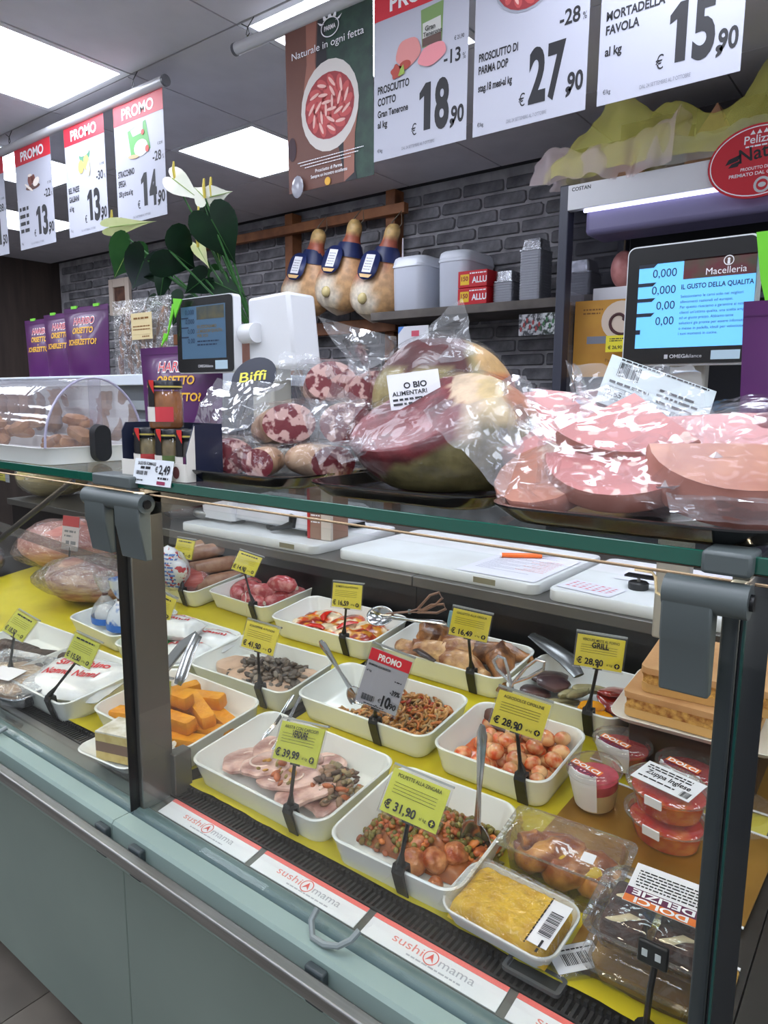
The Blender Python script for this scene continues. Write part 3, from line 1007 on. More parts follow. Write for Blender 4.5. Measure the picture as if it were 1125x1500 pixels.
def counter_unit(x0, x1, label, px0=None, px1=None, post_side='r', logos=(), hinge=None):
    t = thing('refrigerated_counter', label, 'deli counter', (0, 0, 0), group='refrigerated counter units')
    a, c = x0 + .001, x1 - .001
    pa, pc = px0 or a, px1 or c
    # front
    MB().box(pa + .001, pc - .001, .674, .69, .10, .70).build('front_panel', mintd, t, bevel=.002)
    MB().box(a, c, .74, .76, 0.0, .10).build('kick_plate', mat('kick_dark', (40, 40, 42), .6), t, smooth=False)
    MB().prism([(a, .578, .762), (a, .582, .767), (a, .610, .767), (a, .610, .72), (a, .69, .72), (a, .69, .68), (a, .584, .68), (a, .578, .69)], (c - a, 0, 0)).build('front_rail', mint, t, smooth=False)
    MB().box(a, c, .611, .64, .70, .745).build('gap_dark_strip', blackp, t, smooth=False)  # black strip put in for the dark open gap behind the rail
    MB().cyl((a, .630, .756), (c, .630, .756), .0145, n=16).build('glass_base_tube', tubem, t)
    # air grille
    g = MB()
    n = int((c - a) / .0088)
    for i in range(n):
        x = a + (c - a) * i / n
        g.box(x, x + .0042, .6845, .712, .762, .772)
        g.box(x, x + .0042, .708, .7135, .770, .779)
    tag(g.build('grille_slats', grillem, t, smooth=False), kind='stuff')
    f = MB().box(a, c, .681, .6845, .755, .773).box(a, c, .7125, .7145, .745, .770)
    f.build('grille_frame', grillem, t, smooth=False)
    MB().box(a, c, .6845, .7125, .745, .752).build('grille_pan', mat('grille_pan', (120, 116, 108), .5), t, smooth=False)
    MB().prism([(a, .643, .764), (a, .681, .770), (a, .681, .755), (a, .643, .750)], (c - a, 0, 0)).build('front_ledge', dsteel, t, smooth=False)
    # deck, back and worktop
    MB().prism([(a, .715, deckz(.715) - .002), (a, 1.44, deckz(1.44) - .002), (a, 1.44, deckz(1.44) - .03), (a, .715, deckz(.715) - .03)], (c - a, 0, 0)).build('deck', mat('deck_dark', (46, 40, 34), .35, metal=.3), t, smooth=False)
    MB().box(a, c, 1.445, 1.46, .80, .985).build('back_panel', mat('back_black', (14, 14, 16), .3), t, smooth=False)
    MB().box(a, c, 1.425, 2.02, .990, 1.016).build('worktop', dsteel, t, bevel=.002)
    # LED strip added under shelf to brighten food: dark housing, light facing down
    MB().box(a, c, .650, .651, 1.3145, 1.3235).box(a, c, .651, .668, 1.3205, 1.3235).build('added_lamp_housing', mat('added_lamp_bronze', (92, 78, 68), .4, metal=.5), t, smooth=False)
    MB().box(a, c, .652, .667, 1.3185, 1.3203).build('added_lamp_strip', mat('added_case_led', (255, 236, 206), .5, emit=ADDED_CASE_LIGHT), t, smooth=False)
    MB().cyl((a, .668, 1.303), (c, .668, 1.303), .0016, n=6).build('shelf_cable', mat('cable_dark', (36, 30, 26), .7), t)
    # glass
    MB().box(a + .004, c - .004, .617, .623, .768, 1.305).build('front_glass', pane, t, smooth=False)
    MB().box(a, c, .6165, 1.22, ZS - .014, ZS).build('top_shelf', film('shelf_pane', (.93, .97, .95), .03, .015, 0, haze=.02, edge=.6), t, smooth=False)
    MB().box(a, c, .613, .6165, ZS - .0142, ZS + .0002).build('shelf_edge', greeng, t, bevel=.001)
    return t


UX0, UX1 = -1.012, -.112
seam = aty(184, 1330, .674).x
CU = counter_unit(UX0, UX1, 'main deli counter unit with trays behind glass between the two posts', px0=seam)
CL = counter_unit(-3.2, UX0, 'left deli counter unit with wrapped meats behind reflecting glass', px1=seam)
CR = counter_unit(UX1, 1.0, 'counter unit at the right edge beyond the dark post')


def post(t, xa, xb, y0, y1, m, foot=True):
    MB().box(xa, xb, y0, y1, .768, 1.308).build('post', m, t, bevel=.002)
    MB().prism([(xa, y0 + .03, 1.270), (xa, y0 + .03, 1.318), (xa, 1.2, 1.318), (xa, 1.2, 1.295)], (xb - xa, 0, 0)).build('shelf_arm', m, t, smooth=False)
    if foot:
        MB().box(xa - .0, xb + .012, y1 - .006, y1 + .030, .768, .848).build('post_foot', m, t, bevel=.002)


def hinge(t, xa, xb, split=False):
    """glass hinge: shelf clamp, barrel and glass plates"""
    MB().cyl((xa, .607, 1.302), (xb, .607, 1.302), .0145, n=16).build('hinge_barrel', hingem, t)
    w_ = xb - xa
    cl = (xa + w_ * .42, xb) if not split else (xa + w_ * .16, xb - w_ * .18)
    MB().box(cl[0], cl[1], .600, .640, ZS - .016, ZS + .003).build('hinge_clamp', hingem, t, bevel=.003)
    seg = [(xa, xa + w_ * .62)] if not split else [(xa + w_ * .05, xa + w_ * .40), (xa + w_ * .58, xb - w_ * .02)]
    for s0, s1 in seg:
        MB().prism([(s0, .594, 1.302), (s0, .616, 1.302), (s0, .616, 1.215), (s0, .604, 1.215), (s0, .596, 1.262), (s0, .5945, 1.265)], (s1 - s0, 0, 0)).build('hinge_plate', hingem, t, bevel=.002)
    MB().cyl((xb, .607, 1.302), (xb + .003, .607, 1.302), .007, n=10).build('hinge_screw', blackp, t)


post(CU, -1.008, -.996, .628, .690, dsteel)
MB().box(-1.0105, -1.0085, .612, .63, .768, 1.3).build('pane_seal', blackp, CU, smooth=False)
hl, hr = aty(128, 735, .605).x, aty(213, 745, .605).x
hinge(CU, hl, hr, True)
h0, h1 = aty(972, 860, .60).x, aty(1098, 870, .60).x
hinge(CU, h0, h1)
post(CU, -.127, -.113, .626, .76, mat('post_dark', (60, 66, 70), .4, metal=.5), False)
MB().box(-.1125, -.111, .63, .77, .768, 1.31).build('post_shade_sheet', mat('post_shade_navy', (20, 26, 36), .45), CU, smooth=False)  # post's right face, its shade put into a dark navy sheet
MB().box(-.1095, -.1075, .622, .626, .77, 1.3).build('end_glass_edge', mat('end_edge', (20, 66, 62), .2), CR, smooth=False)
# steel bumper rail in front
t = thing('bumper_rail', 'brushed steel bumper bar running along the mint counter front', 'rail')
MB().box(-3.2, 1.0, .546, .565, .7325, .7525).build('bar', steel, t, bevel=.003)
for px, py in ((149, 1216), (199, 1252), (462, 1432)):
    xx = aty(px, py, .57).x
    MB().box(xx - .016, xx + .016, .5655, .5775, .704, .757).build('standoff', mat('standoff_grey', (52, 62, 66), .5), t, bevel=.003)
# glass handle on the base tube
t = thing('glass_handle', 'small grey curved pull handle at the base of the front glass', 'handle')
pA, pB = aty(462, 1345, .612), aty(520, 1372, .612)
MB().tube([pA + Vector((0, .004, .012)), pA + Vector((0, -.008, .002)), pA + Vector((.012, -.018, -.010)), (pA + pB) / 2 + Vector((0, -.020, -.012)), pB + Vector((-.012, -.018, -.008)), pB + Vector((0, -.008, .0)), pB + Vector((.004, .004, .008))], .0042, 8).build('handle', mat('handle_grey', (124, 134, 136), .35), t)
t = thing('glass_handle', 'grey pull handle on left unit glass at the far left edge', 'handle')
pA = aty(0, 1066, .612)
MB().tube([pA + Vector((-.05, -.015, -.004)), pA + Vector((0, -.018, -.004)), pA + Vector((.02, -.012, .0)), pA + Vector((.024, .004, .006))], .005, 8).build('handle', mat('handle_grey'), t)
# printed ledge strips
j = [-.985, atz(368, 1262, .766).x, atz(533, 1352, .766).x, atz(737, 1480, .766).x, -.135]
for k in range(4):
    xa, xb = j[k] + .006, j[k + 1] - .006
    t = thing('ledge_strip', ['first printed ledge strip beside the left steel post', 'second printed ledge strip, behind the glass handle', 'third printed ledge strip, below the meatball tray', 'last printed ledge strip at the lower right corner'][k], 'label strip', (0, .643, .7645), (math.atan(.006 / .038), 0, 0), 'printed strips on the counter ledge')
    MB().box(xa, xb, 0.001, .0375, 0, .0012).build('strip', stripw, t, smooth=False)
    MB().box(xa, xb, .0305, .0375, .0012, .0016).build('red_band', stripr, t, smooth=False)
    cx = xa + (xb - xa) * .5
    M4 = Matrix.Translation((cx, .012, .0018)) @ Matrix.Rotation(-pi / 2, 4, 'X')
    def lay(pr):
        pr.v = [(cx + x, .010 + z, .0018) for x, y, z in pr.v]
        return pr
    lay(Print().text('sushi', -.012, .004, .012, width=.046, al='r')).build('logo_word', mat('logo_red', (222, 130, 122), .5), t, smooth=False)
    lay(Print().ring(0, .009, .0105, .0105, .0014).pl([(-.006, .003), (0, .016), (.006, .003), (0, .008)])).build('logo_flame', mat('logo_red2', (214, 84, 76), .5), t, smooth=False)
    lay(Print().text('mama', .013, .004, .012, width=.05).micro(-.03, .05, -.004, .0022, k)).build('logo_word', mat('logo_grey', (166, 168, 176), .5), t, smooth=False)
# thermometer plate on the grille
pp_ = atz(760, 1440, .778)
t = thing('thermometer', 'small dark thermometer frame lying on the black air grille', 'thermometer', (pp_.x + .01, .706, .7785))
MB().loops([rrect(.075, .03, .006, 0, 3), rrect(.075, .03, .006, .005, 3), rrect(.066, .021, .004, .005, 3), rrect(.064, .019, .004, .002, 3)]).build('frame', mat('thermo_grey', (74, 76, 78), .4), t)
MB().box(-.03, .03, -.008, .008, .0015, .0026).build('scale', mat('thermo_scale', (40, 42, 42), .2), t, smooth=False)

# yellow paper under the trays
def paper(lab, x0, x1, y0, y1, m, seed):
    t = thing('deck_paper', lab, 'paper', (0, 0, 0), group='sheets lining the deck')
    def fn(u, v):
        x, y = x0 + (x1 - x0) * u, y0 + (y1 - y0) * v
        z = deckz(y) + .0012 + .0008 * (1 + vn((x, y, 0), 30, seed))
        if v < .06:
            z += .014 * (1 - v / .06) ** .7 + .002 * vn((x, y, 0), 40, seed)
            y += .004 * vn((x, 0, 0), 14, seed)
        return Vector((x, y, z))
    MB().grid(fn, 60, 40).build('sheet', m, t, ang=180)
yel = mat('yellow_paper', (206, 190, 34), .45, col2=(190, 174, 24), ns=8, bump=.15, bs=20)
paper('bright yellow paper sheet lining the main deck under the trays', -.992, -.14, .713, 1.42, yel, 1)
paper('bright yellow paper sheet lining the left counter deck', -2.6, -1.03, .713, 1.42, yel, 5)

# ================================================================== worktop things: boards, scale, papers
pe = mat('cutting_board', (226, 230, 232), .5, col2=(214, 216, 216), ns=7)
WT = 1.0165
def board(x0, x1, y0, y1, lab, rz=0.0, plate_x=None):
    t = thing('cutting_board', lab, 'cutting board', ((x0 + x1) / 2, (y0 + y1) / 2, WT), (0, 0, rz), 'white cutting boards')
    w_, d_ = x1 - x0, y1 - y0
    MB().loops([rrect(w_ - .004, d_ - .004, .024, 0, 5), rrect(w_, d_, .026, .003, 5), rrect(w_, d_, .026, .024, 5), rrect(w_ - .005, d_ - .005, .024, .027, 5)]).build('slab', pe, t)
    if plate_x is not None:
        MB().box(plate_x - .03, plate_x + .03, -d_ / 2 - .0012, -d_ / 2 + .002, .007, .021).build('maker_plate', mat('brass_plate', (150, 144, 120), .4, metal=.5), t)
board(-1.985, -1.365, 1.44, 1.84, 'left white cutting board under the kitchen scale', plate_x=.20)
board(-1.292, -.682, 1.452, 1.852, 'middle white cutting board with the orange pen and paper list', -.01, .17)
board(-.655, -.05, 1.44, 1.84, 'right white cutting board with red handwritten note')
BT = WT + .0275
# kitchen scale
t = thing('kitchen_scale', 'white bench scale with black feet on the left cutting board', 'scale', (-1.67, 1.66, BT + .014), (0, 0, -.03))
wsc = mat('scale_white', (218, 220, 226), .35)
MB().loops([rrect(.44, .26, .02, .004), rrect(.46, .28, .025, .012), rrect(.46, .28, .025, .05), rrect(.44, .26, .03, .06)]).build('scale_body', wsc, t)
MB().loops([rrect(.16, .2, .02, -.001, cx=-.2, cy=-.06), rrect(.17, .21, .02, .07, cx=-.2, cy=-.06), rrect(.15, .19, .02, .078, cx=-.2, cy=-.06)]).build('scale_head', wsc, t)
for xx in (-.16, .02, .2):
    MB().lathe([(.024, -.0135), (.026, -.008), (.024, .004)], (xx, -.1, 0), 14).build('foot', blackp, t)
    MB().lathe([(.024, -.0135), (.026, -.008), (.024, .004)], (xx, .1, 0), 14).build('foot', blackp, t)
MB().tube([(.06, -.15, -.004), (.11, -.148, .008), (.15, -.142, .02), (.155, -.142, .05)], [.006, .007, .014, .014], 8).build('cable_plug', blackp, t)
# box carton with red edge
pc = atz(462, 790, BT)
t = thing('carton_box', 'brown and red upright carton standing on the left cutting board', 'box', (-1.418, 1.545, BT + .0005), (0, 0, .1))
MB().box(-.042, .042, -.03, .06, 0, .15).build('carton', mat('carton_brown', (150, 116, 98), .6), t, bevel=.002)
MB().box(-.0435, -.034, -.0315, .06, .001, .15).build('red_edge', mat('carton_red', (176, 34, 38), .5), t, smooth=False)
MB().box(.008, .043, -.0315, -.02, .001, .15).build('pale_side', mat('carton_pale', (206, 196, 184), .6), t, smooth=False)
o = Print(.031).micro(-.03, .003, .07, .004).micro(-.03, .0, .06, .004).micro(-.03, .003, .05, .004).build('print', white_ink(), t, smooth=False)
# serving spoon / ladle at the far left of the worktop
pl_ = atz(300, 752, BT + .02)
t = thing('ladle', 'steel ladle lying on the left board behind the scale', 'ladle', (pl_.x, pl_.y, BT))
MB().ball((0, 0, .022), .05, .035, .02, 14, 8).build('bowl', steel, t)
MB().tube([(.04, 0, .03), (.12, .04, .028), (.2, .1, .012)], .006, 6).build('handle', steel, t)
# papers and pen
def sheet(lab, c, w_, d_, rz, z, m, fnprint=None, name='paper_sheet', seed=1):
    t = thing(name, lab, 'paper', (c[0], c[1], z), (0, 0, rz))
    def fn(u, v):
        x, y = (u - .5) * w_, (v - .5) * d_
        return Vector((x, y, .0012 + (.0 if v > .1 else .0)))
    MB().grid(fn, 6, 6).build('sheet', m, t)
    if fnprint:
        for fnp, mm in fnprint:
            p = Print()
            fnp(p)
            p.v = [(x, z_, .0016) for x, y, z_ in p.v]
            p.build('printed_lines', mm, t, smooth=False)
    return t
pap = mat('paper_white', (226, 226, 238), .6)
c1 = atz(790, 832, BT)
def lines(p):
    for q in range(16):
        p.micro(-.085, .06 - .05 * ((q * 7) % 3), .10 - q * .012, .0022, q)
def olines(p):
    for q in range(9):
        p.micro(.04 - .015 * (q % 3), .085, .07 - q * .015, .003, 30 + q)
sheet('printed list sheet under the orange pen on the middle board', (-.80, 1.60), .21, .28, .0, BT, pap, [(lines, mat('grey_ink', (120, 122, 132), .6)), (olines, mat('orange_ink', (226, 140, 110), .6))])
c2 = atz(855, 856, BT)
def scrib(p):
    r = random.Random(4)
    for q in range(4):
        for k in range(7):
            x = -.055 + k * .016
            p.pl([(x, -.02 + q * .014), (x + .009, -.018 + q * .014 + r.uniform(0, .006)), (x + .012, -.014 + q * .014), (x + .003, -.016 + q * .014 + .004)])
sheet('small note with red handwriting at the corner of right board', (-.575, 1.50), .13, .085, -.15, BT, pap, [(scrib, mat('red_pen', (206, 40, 70), .6))], 'handwritten_note')
sheet('flat white sheet lying at the back of right board', (-.36, 1.72), .42, .2, 0, BT, pap)
sheet('paper leaflet with pink print behind the carton on left board', (-1.30, 1.63), .10, .15, .2, WT, pap, [(lambda p: p.ell(0, 0, .03, .02).micro(-.04, .04, .04, .004), mat('pink_ink', (214, 110, 122), .6))], 'leaflet')
pe0, pe1 = atz(735, 813, BT + .008), atz(830, 815, BT + .008)
t = thing('orange_pen', 'orange pen lying across the printed list', 'pen', pe0)
d_ = pe1 - pe0
MB().cyl((0, 0, 0), d_ * .62, .0065, n=10).build('barrel', mat('pen_orange', (240, 112, 34), .35), t)
MB().cyl(d_ * .62, d_ * .97, .0035, .002, n=8).build('clear_tip', mat('pen_clear', (170, 172, 178), .2), t)
MB().cyl(d_ * -.03, (0, 0, 0), .006, n=10).build('end_cap', white_ink(), t)
# black round item and knife on right board
q = atz(935, 860, BT + .004)
t = thing('round_weight', 'small black round knob lying on the right cutting board', 'knob', (q.x, q.y, BT))
MB().lathe([(.021, 0), (.022, .004), (.022, .014), (.019, .017)], n=18).build('disc', blackp, t)
MB().lathe([(.004, .017), (.004, .026)], n=8).build('stem', steel, t)
MB().box(-.03, .16, -.008, .02, .026, .030).build('blade', mat('blade_dark', (42, 42, 46), .3, metal=.5), t, smooth=False)
t = thing('wire_hook', 'thin bent pale wire hooked below the shelf by the right hinge', 'wire')
MB().tube([aty(930, 834, .75), aty(955, 838, .75), aty(960, 845, .75), aty(962, 868, .75), aty(975, 876, .74)], .0018, 6).build('wire', mat('wire_pale', (176, 168, 150), .4), t)
# ================================================================== white trays
ceram = mat('white_ceramic', (232, 235, 232), .22, coat=.3)


def on(T, x=0, y=0, z=0, rz=0, rx=0, ry=0):
    return T @ Matrix.Translation((x, y, z)) @ Euler((rx, ry, rz)).to_matrix().to_4x4()


def tthing(name, label, cat, M, group=None):
    t = thing(name, label, cat, M.to_translation(), M.to_euler(), group)
    return t


def tray_at(c, w_, d_, rz, label, h=.055, r=.03, name='serving_tray', m=None, group='white ceramic serving trays', ribs=True):
    T = Matrix.Translation((c.x, c.y, deckz(c.y) + .0035)) @ Euler((TILT, 0, rz)).to_matrix().to_4x4()
    t = tthing(name, label, 'tray', T, group)
    n = 6
    ls = [rrect(w_ * .88, d_ * .86, r * .7, 0, n), rrect(w_ * .91, d_ * .90, r * .8, .004, n)]
    for k in range(1, 5):
        f = k / 5
        g = .004 if (ribs and k % 2 == 0) else 0
        ls.append(rrect(w_ * (.91 + .08 * f) - g * .3, d_ * (.90 + .09 * f) - g * .3, r * (.8 + .2 * f), .004 + (h - .008) * f, n))
    ls += [rrect(w_ * .995, d_ * .995, r, h - .004, n), rrect(w_, d_, r, h - .001, n), rrect(w_ - .004, d_ - .004, r, h + .001, n), rrect(w_ - .009, d_ - .009, r * .9, h, n), rrect(w_ - .012, d_ - .012, r * .9, h - .004, n),
           rrect(w_ * .91 - .010, d_ * .90 - .010, r * .75, .010, n), rrect(w_ * .88 - .012, d_ * .86 - .012, r * .7, .006, n)]
    MB().loops(ls).build('tray_body', m or ceram, t)
    return t, T


def tray4(Lp, Bp, Rp, Fp, label, h=.055, w_=None, d_=None, **k):
    L, B, R, F = (atd(*p, h) for p in (Lp, Bp, Rp, Fp))
    c = (L + B + R + F) / 4
    w_ = w_ or ((F - L).length + (R - B).length) / 2
    d_ = d_ or ((B - L).length + (R - F).length) / 2
    rz = atan2((F - L).y + (R - B).y, (F - L).x + (R - B).x)
    t, T = tray_at(c, w_, d_, rz * .6, label, h, **k)
    return T, w_, d_


TA = tray4((277, 1100), (401, 1046), (594, 1121), (468, 1199), 'white tray of sliced roast pork with vegetables at the front', d_=.20)
TPo = tray4((469, 1209), (599, 1130), (775, 1193), (668, 1293), 'white tray of meatballs with peas at the front', d_=.205)
TO = tray4((621, 1085), (717, 1028), (883, 1077), (784, 1147), 'white tray of glazed onions in tomato sauce')
TG = tray4((426, 1014), (515, 970), (707, 1025), (615, 1079), 'white tray of curly pasta with sausage sauce')
TM = tray4((272, 972), (357, 930), (509, 967), (412, 1014), 'white tray of veal slices with mushrooms')
TP = tray4((389, 901), (465, 874), (614, 906), (535, 942), 'white tray of pizzaiola slices in the back row', h=.055)
TGa = tray4((542, 942), (626, 912), (798, 953), (730, 996), 'white tray of roast chicken pieces in the back row')
TGr = tray4((750, 999), (801, 960), (945, 1013), (913, 1040), 'white tray of grilled vegetables at the right of back row', d_=.185, w_=.245)
TPl = tray4((131, 1029), (262, 982), (397, 1038), (265, 1090), 'white tray of yellow polenta sticks behind the steel post', d_=.21)
TS = tray4((307, 862), (408, 832), (483, 857), (382, 886), 'white tray of raw red sausages at the back', w_=.27, d_=.25, r=.025)
TW = tray4((205, 846), (290, 815), (372, 840), (300, 866), 'white tray of pale cooked sausages in the back left corner', w_=.27, d_=.24, r=.025)
TK = tray4((185, 940), (262, 905), (345, 935), (266, 966), 'white tray of white cheese packs behind the polenta', w_=.27, d_=.21)
TC = tray4((-80, 940), (87, 922), (154, 946), (30, 985), 'white tray of dark chocolate roll in the left unit', w_=.33, d_=.20)
TB = tray4((20, 985), (110, 945), (200, 985), (112, 1026), 'white tray holding a large white cheese bag in left unit', w_=.28, d_=.20)
TBl = tray4((108, 896), (180, 868), (262, 905), (190, 940), 'white tray of blue and clear mozzarella bags behind the post', w_=.27, d_=.2, h=.05)

# ------------------------------------------------------------------ food
rnd = random.Random(21)


def slab(w_, d_, th, seed, wob=.12, n=16, dome=.3):
    """an irregular flat slice"""
    out = []
    for i in range(n):
        a = 2 * pi * i / n
        k = 1 + wob * noise.noise(Vector((cos(a) * 1.3 + seed * 3.1, sin(a) * 1.3, seed)))
        out.append((w_ / 2 * cos(a) * k, d_ / 2 * sin(a) * k))
    ls = []
    for s, z in ((.9, 0), (1, th * .3), (1, th * .7), (.92, th), (.55, th * (1 + dome * .6)), (.12, th * (1 + dome))):
        ls.append([Vector((x * s, y * s, z + .0025 * noise.noise(Vector((x * s * 40 + seed, y * s * 40, 0))))) for x, y in out])
    return MB().loops(ls)


# roast slices
T, w_, d_ = TA
roast = mat('roast_pork', (150, 104, 98), .32, col2=(226, 190, 178), ns=20, nd=8, nlo=.36, nhi=.58, coat=.3, bump=.5, bs=38)
pos = [(-.105, -.02, .008, .5, 0.09, .075), (-.075, .045, .014, .2, .09, .07), (-.045, -.025, .024, 1.0, .09, .075), (-.015, .03, .020, -.2, .085, .07), (.015, -.032, .026, .3, .10, .07), (.06, -.042, .022, 1.2, .09, .075), (.085, -.02, .014, 2.0, .085, .065), (.03, .045, .012, .9, .08, .06)]
labs = ['leftmost slice of roast pork in the front tray', 'roast pork slice at the back left of the front tray', 'roast pork slice leaning under the steel tongs', 'roast pork slice in the middle behind the tag', 'roast pork slice with carrot bits left of the tag', 'frontmost roast pork slice with dark herb spot', 'roast pork slice under the vegetables at the right', 'roast pork slice at the back of the front tray']
for k, (x, y, z, a, sw, sd) in enumerate(pos):
    t = tthing('roast_slice', labs[k], 'meat slice', on(T, x, y * .8 + .008, z + .004, a, rnd.uniform(-.2, .1), rnd.uniform(-.15, .15)), 'slices of roast pork')
    slab(sw * 1.15, sd * 1.2, .011, k + 1, .35, 20, .12).build('slice', roast, t)
    MB().tube([(sw * .5 * cos(q * .3 + k) * (.9 - .05 * q), sd * .5 * sin(q * .3 + k) * (.9 - .05 * q), .0118) for q in range(9)], .0018, 6).build('fat_line', mat('pork_fat', (228, 206, 196), .3, coat=.3), t)
def bits(T, cx, cy, rx, ry, z0, n, size, cols, name, label, cat, seed, hump=.02, long=1.6):
    r = random.Random(seed)
    b = MB()
    for k in range(n):
        a, q = r.uniform(0, 2 * pi), sqrt(r.random())
        x, y = cx + rx * q * cos(a), cy + ry * q * sin(a)
        z = z0 + hump * (1 - q * q) * r.uniform(.2, 1)
        b.col = S(*cols[r.randrange(len(cols))])
        s = size * r.uniform(.6, 1.3)
        b.ball((x, y, z), s * long, s, s * .6, 7, 4, Euler((r.uniform(-.8, .8), r.uniform(-.8, .8), r.uniform(0, 6))).to_matrix(), .3, 60)
    t = tthing(name, label, cat, T)
    tag(b.build('pieces', mat('food_bits', vcol=True, rough=.35, ns=60, coat=.2), t, ang=180), kind='stuff')
    tag(t, kind='stuff')
    return t
bits(T, .085, .012, .06, .045, .03, 110, .0065, [(120, 104, 70), (92, 74, 54), (150, 130, 90), (176, 92, 44), (84, 60, 48), (142, 108, 82)], 'vegetable_mix', 'chopped artichoke and vegetable mix over the roast pork', 'vegetables', 3, .02)
bits(T, -.0, -.035, .05, .025, .05, 16, .005, [(206, 150, 60), (150, 130, 70), (176, 92, 50)], 'carrot_bits', 'few carrot bits scattered on the roast slices', 'vegetables', 4, .004)

# meatballs with peas
T, w_, d_ = TPo
b = MB()
def mound(u, v):
    x, y = -.10 + .19 * u, -.045 + .125 * v
    e = max(0, 1 - ((u - .5) * 2) ** 4) * max(0, 1 - ((v - .5) * 2) ** 4)
    return Vector((x, y, .008 + .024 * e * (1 + .5 * vn((x, y, 0), 30))))
b.col = S(150, 82, 30)
b.grid(mound, 20, 16)
r = random.Random(5)
for k in range(420):
    u, v = r.random(), r.random()
    p = mound(u, v)
    if p.x > .02 and p.y < .0:
        continue
    if r.random() < .58:
        b.col = S(*r.choice([(120, 112, 38), (104, 96, 34), (136, 124, 48), (128, 100, 40)]))
        b.ball(p + Vector((0, 0, .003 + r.random() * .004)), .0046 * r.uniform(.85, 1.15), n=8, m=5)
    else:
        b.col = S(*r.choice([(178, 92, 34), (150, 72, 26), (196, 112, 46), (168, 84, 40)]))
        b.ball(p + Vector((0, 0, .003)), .007, .005, .004, 7, 4, Euler((0, 0, r.uniform(0, 6))).to_matrix(), .4, 90)
t = tthing('peas_and_sauce', 'green peas and brown meat sauce heaped in the meatball tray', 'peas', T)
tag(t, kind='stuff')
tag(b.build('peas', mat('food_bits'), t, ang=180), kind='stuff')
mbm = mat('meatball', (160, 70, 26), .3, col2=(214, 146, 92), ns=34, nd=6, nlo=.4, nhi=.62, coat=.4, bump=.8, bs=55)
for k, (x, y, s, lab) in enumerate(((.01, -.05, .020, 'meatball right beside the black tag stem'), (.036, -.032, .020, 'meatball behind the front one in pea tray'), (.056, -.005, .020, 'meatball next to the serving spoon bowl'), (-.0, -.015, .018, 'meatball half sunk in peas behind the stem'), (.02, .03, .019, 'meatball at the back under the tag'), (.058, -.068, .014, 'small broken meatball at the front corner'), (-.045, .045, .019, 'meatball at the back left of pea tray'))):
    t = tthing('meatball', lab, 'meatball', on(T, x, y, .008 + s * .85, k), 'meatballs in the pea tray')
    MB().ball((0, 0, 0), s, s * .92, s * .9, 20, 14, nz=.3, nsc=48).build('ball', mbm, t)
bits(T, .085, .02, .028, .03, .01, 90, .006, [(186, 100, 40), (120, 106, 40), (170, 84, 34), (206, 120, 50)], 'sauce_heap', 'small heap of pea sauce on the serving spoon', 'sauce', 8, .03)

# onions
T, w_, d_ = TO
onm = mat('onion_skin', (206, 84, 34), .18, col2=(230, 180, 126), ns=26, nd=5, nlo=.38, nhi=.52, coat=.6, rnd=.14)
r = random.Random(9)
cnt = 0
placed = []
for layer, nn in ((0, 30), (1, 17)):
    tries = 0
    c0 = 0
    while c0 < nn and tries < 900:
        tries += 1
        x, y = r.uniform(-.082, .086), r.uniform(-.070, .072)
        if x < -.03 and y < -.005 and r.random() < .9:
            continue
        if layer == 1 and x < -.02:
            continue
        s = r.uniform(.0125, .0175)
        z = .008 + s * .8 + layer * .02
        if any((x - a) ** 2 + (y - b_) ** 2 + (z - c_) ** 2 < ((s + q) * .86) ** 2 for a, b_, c_, q in placed):
            continue
        placed.append((x, y, z, s))
        c0 += 1
        t = tthing('glazed_onion', 'small glazed onion lying in tomato sauce in the onion tray', 'onion', on(T, x, y, z, r.uniform(0, 6), r.uniform(-.4, .4), r.uniform(-.4, .4)), 'glazed onions in the onion tray')
        MB().ball((0, 0, 0), s * 1.15, s * 1.0, s * .84, 14, 9).build('bulb', onm, t)
t = tthing('tomato_sauce', 'orange tomato sauce pooled under the onions', 'sauce', T)
tag(t, kind='stuff')
MB().grid(lambda u, v: Vector(((u - .5) * w_ * .80, (v - .5) * d_ * .76, .010 + .006 * (vn((u, v, 0), 6) + .5))), 20, 16).build('sauce', mat('orange_sauce', (222, 104, 26), .2, col2=(196, 76, 28), ns=40, coat=.4), t)

# curly pasta
T, w_, d_ = TG
b = MB()
r = random.Random(13)
for k in range(430):
    x = r.uniform(-.085, .135)
    y = r.uniform(-.058, .066)
    hgt = max(.1, 1 - ((x - .05) / .10) ** 2) * max(.15, 1 - (y / .095) ** 2)
    if x < -.04 and y > -.03:
        continue
    z = .010 + .034 * hgt * r.uniform(.3, 1)
    b.col = S(*r.choice([(196, 140, 78), (206, 156, 92), (178, 112, 54), (190, 130, 60), (168, 134, 84), (200, 118, 58)]))
    R_ = r.uniform(.006, .010)
    a0, sp = r.uniform(0, 6), r.uniform(2.2, 4.2)
    E_ = Euler((r.uniform(-.7, .7), r.uniform(-.7, .7), 0)).to_matrix()
    b.tube([Vector((x, y, z)) + E_ @ Vector((R_ * cos(a0 + sp * q / 6), R_ * sin(a0 + sp * q / 6) * 1.5, .002 * q)) for q in range(7)], .0028, 6)
t = tthing('curly_pasta', 'curly gramigna pasta in orange sausage sauce filling the promo tray', 'pasta', T)
tag(t, kind='stuff')
tag(b.build('pasta', mat('food_bits'), t, ang=180), kind='stuff')
bits(T, .05, .01, .08, .06, .03, 40, .004, [(186, 70, 34), (150, 60, 40)], 'sausage_crumbs', 'red sausage crumbs scattered through the curly pasta', 'sausage', 14, .02)

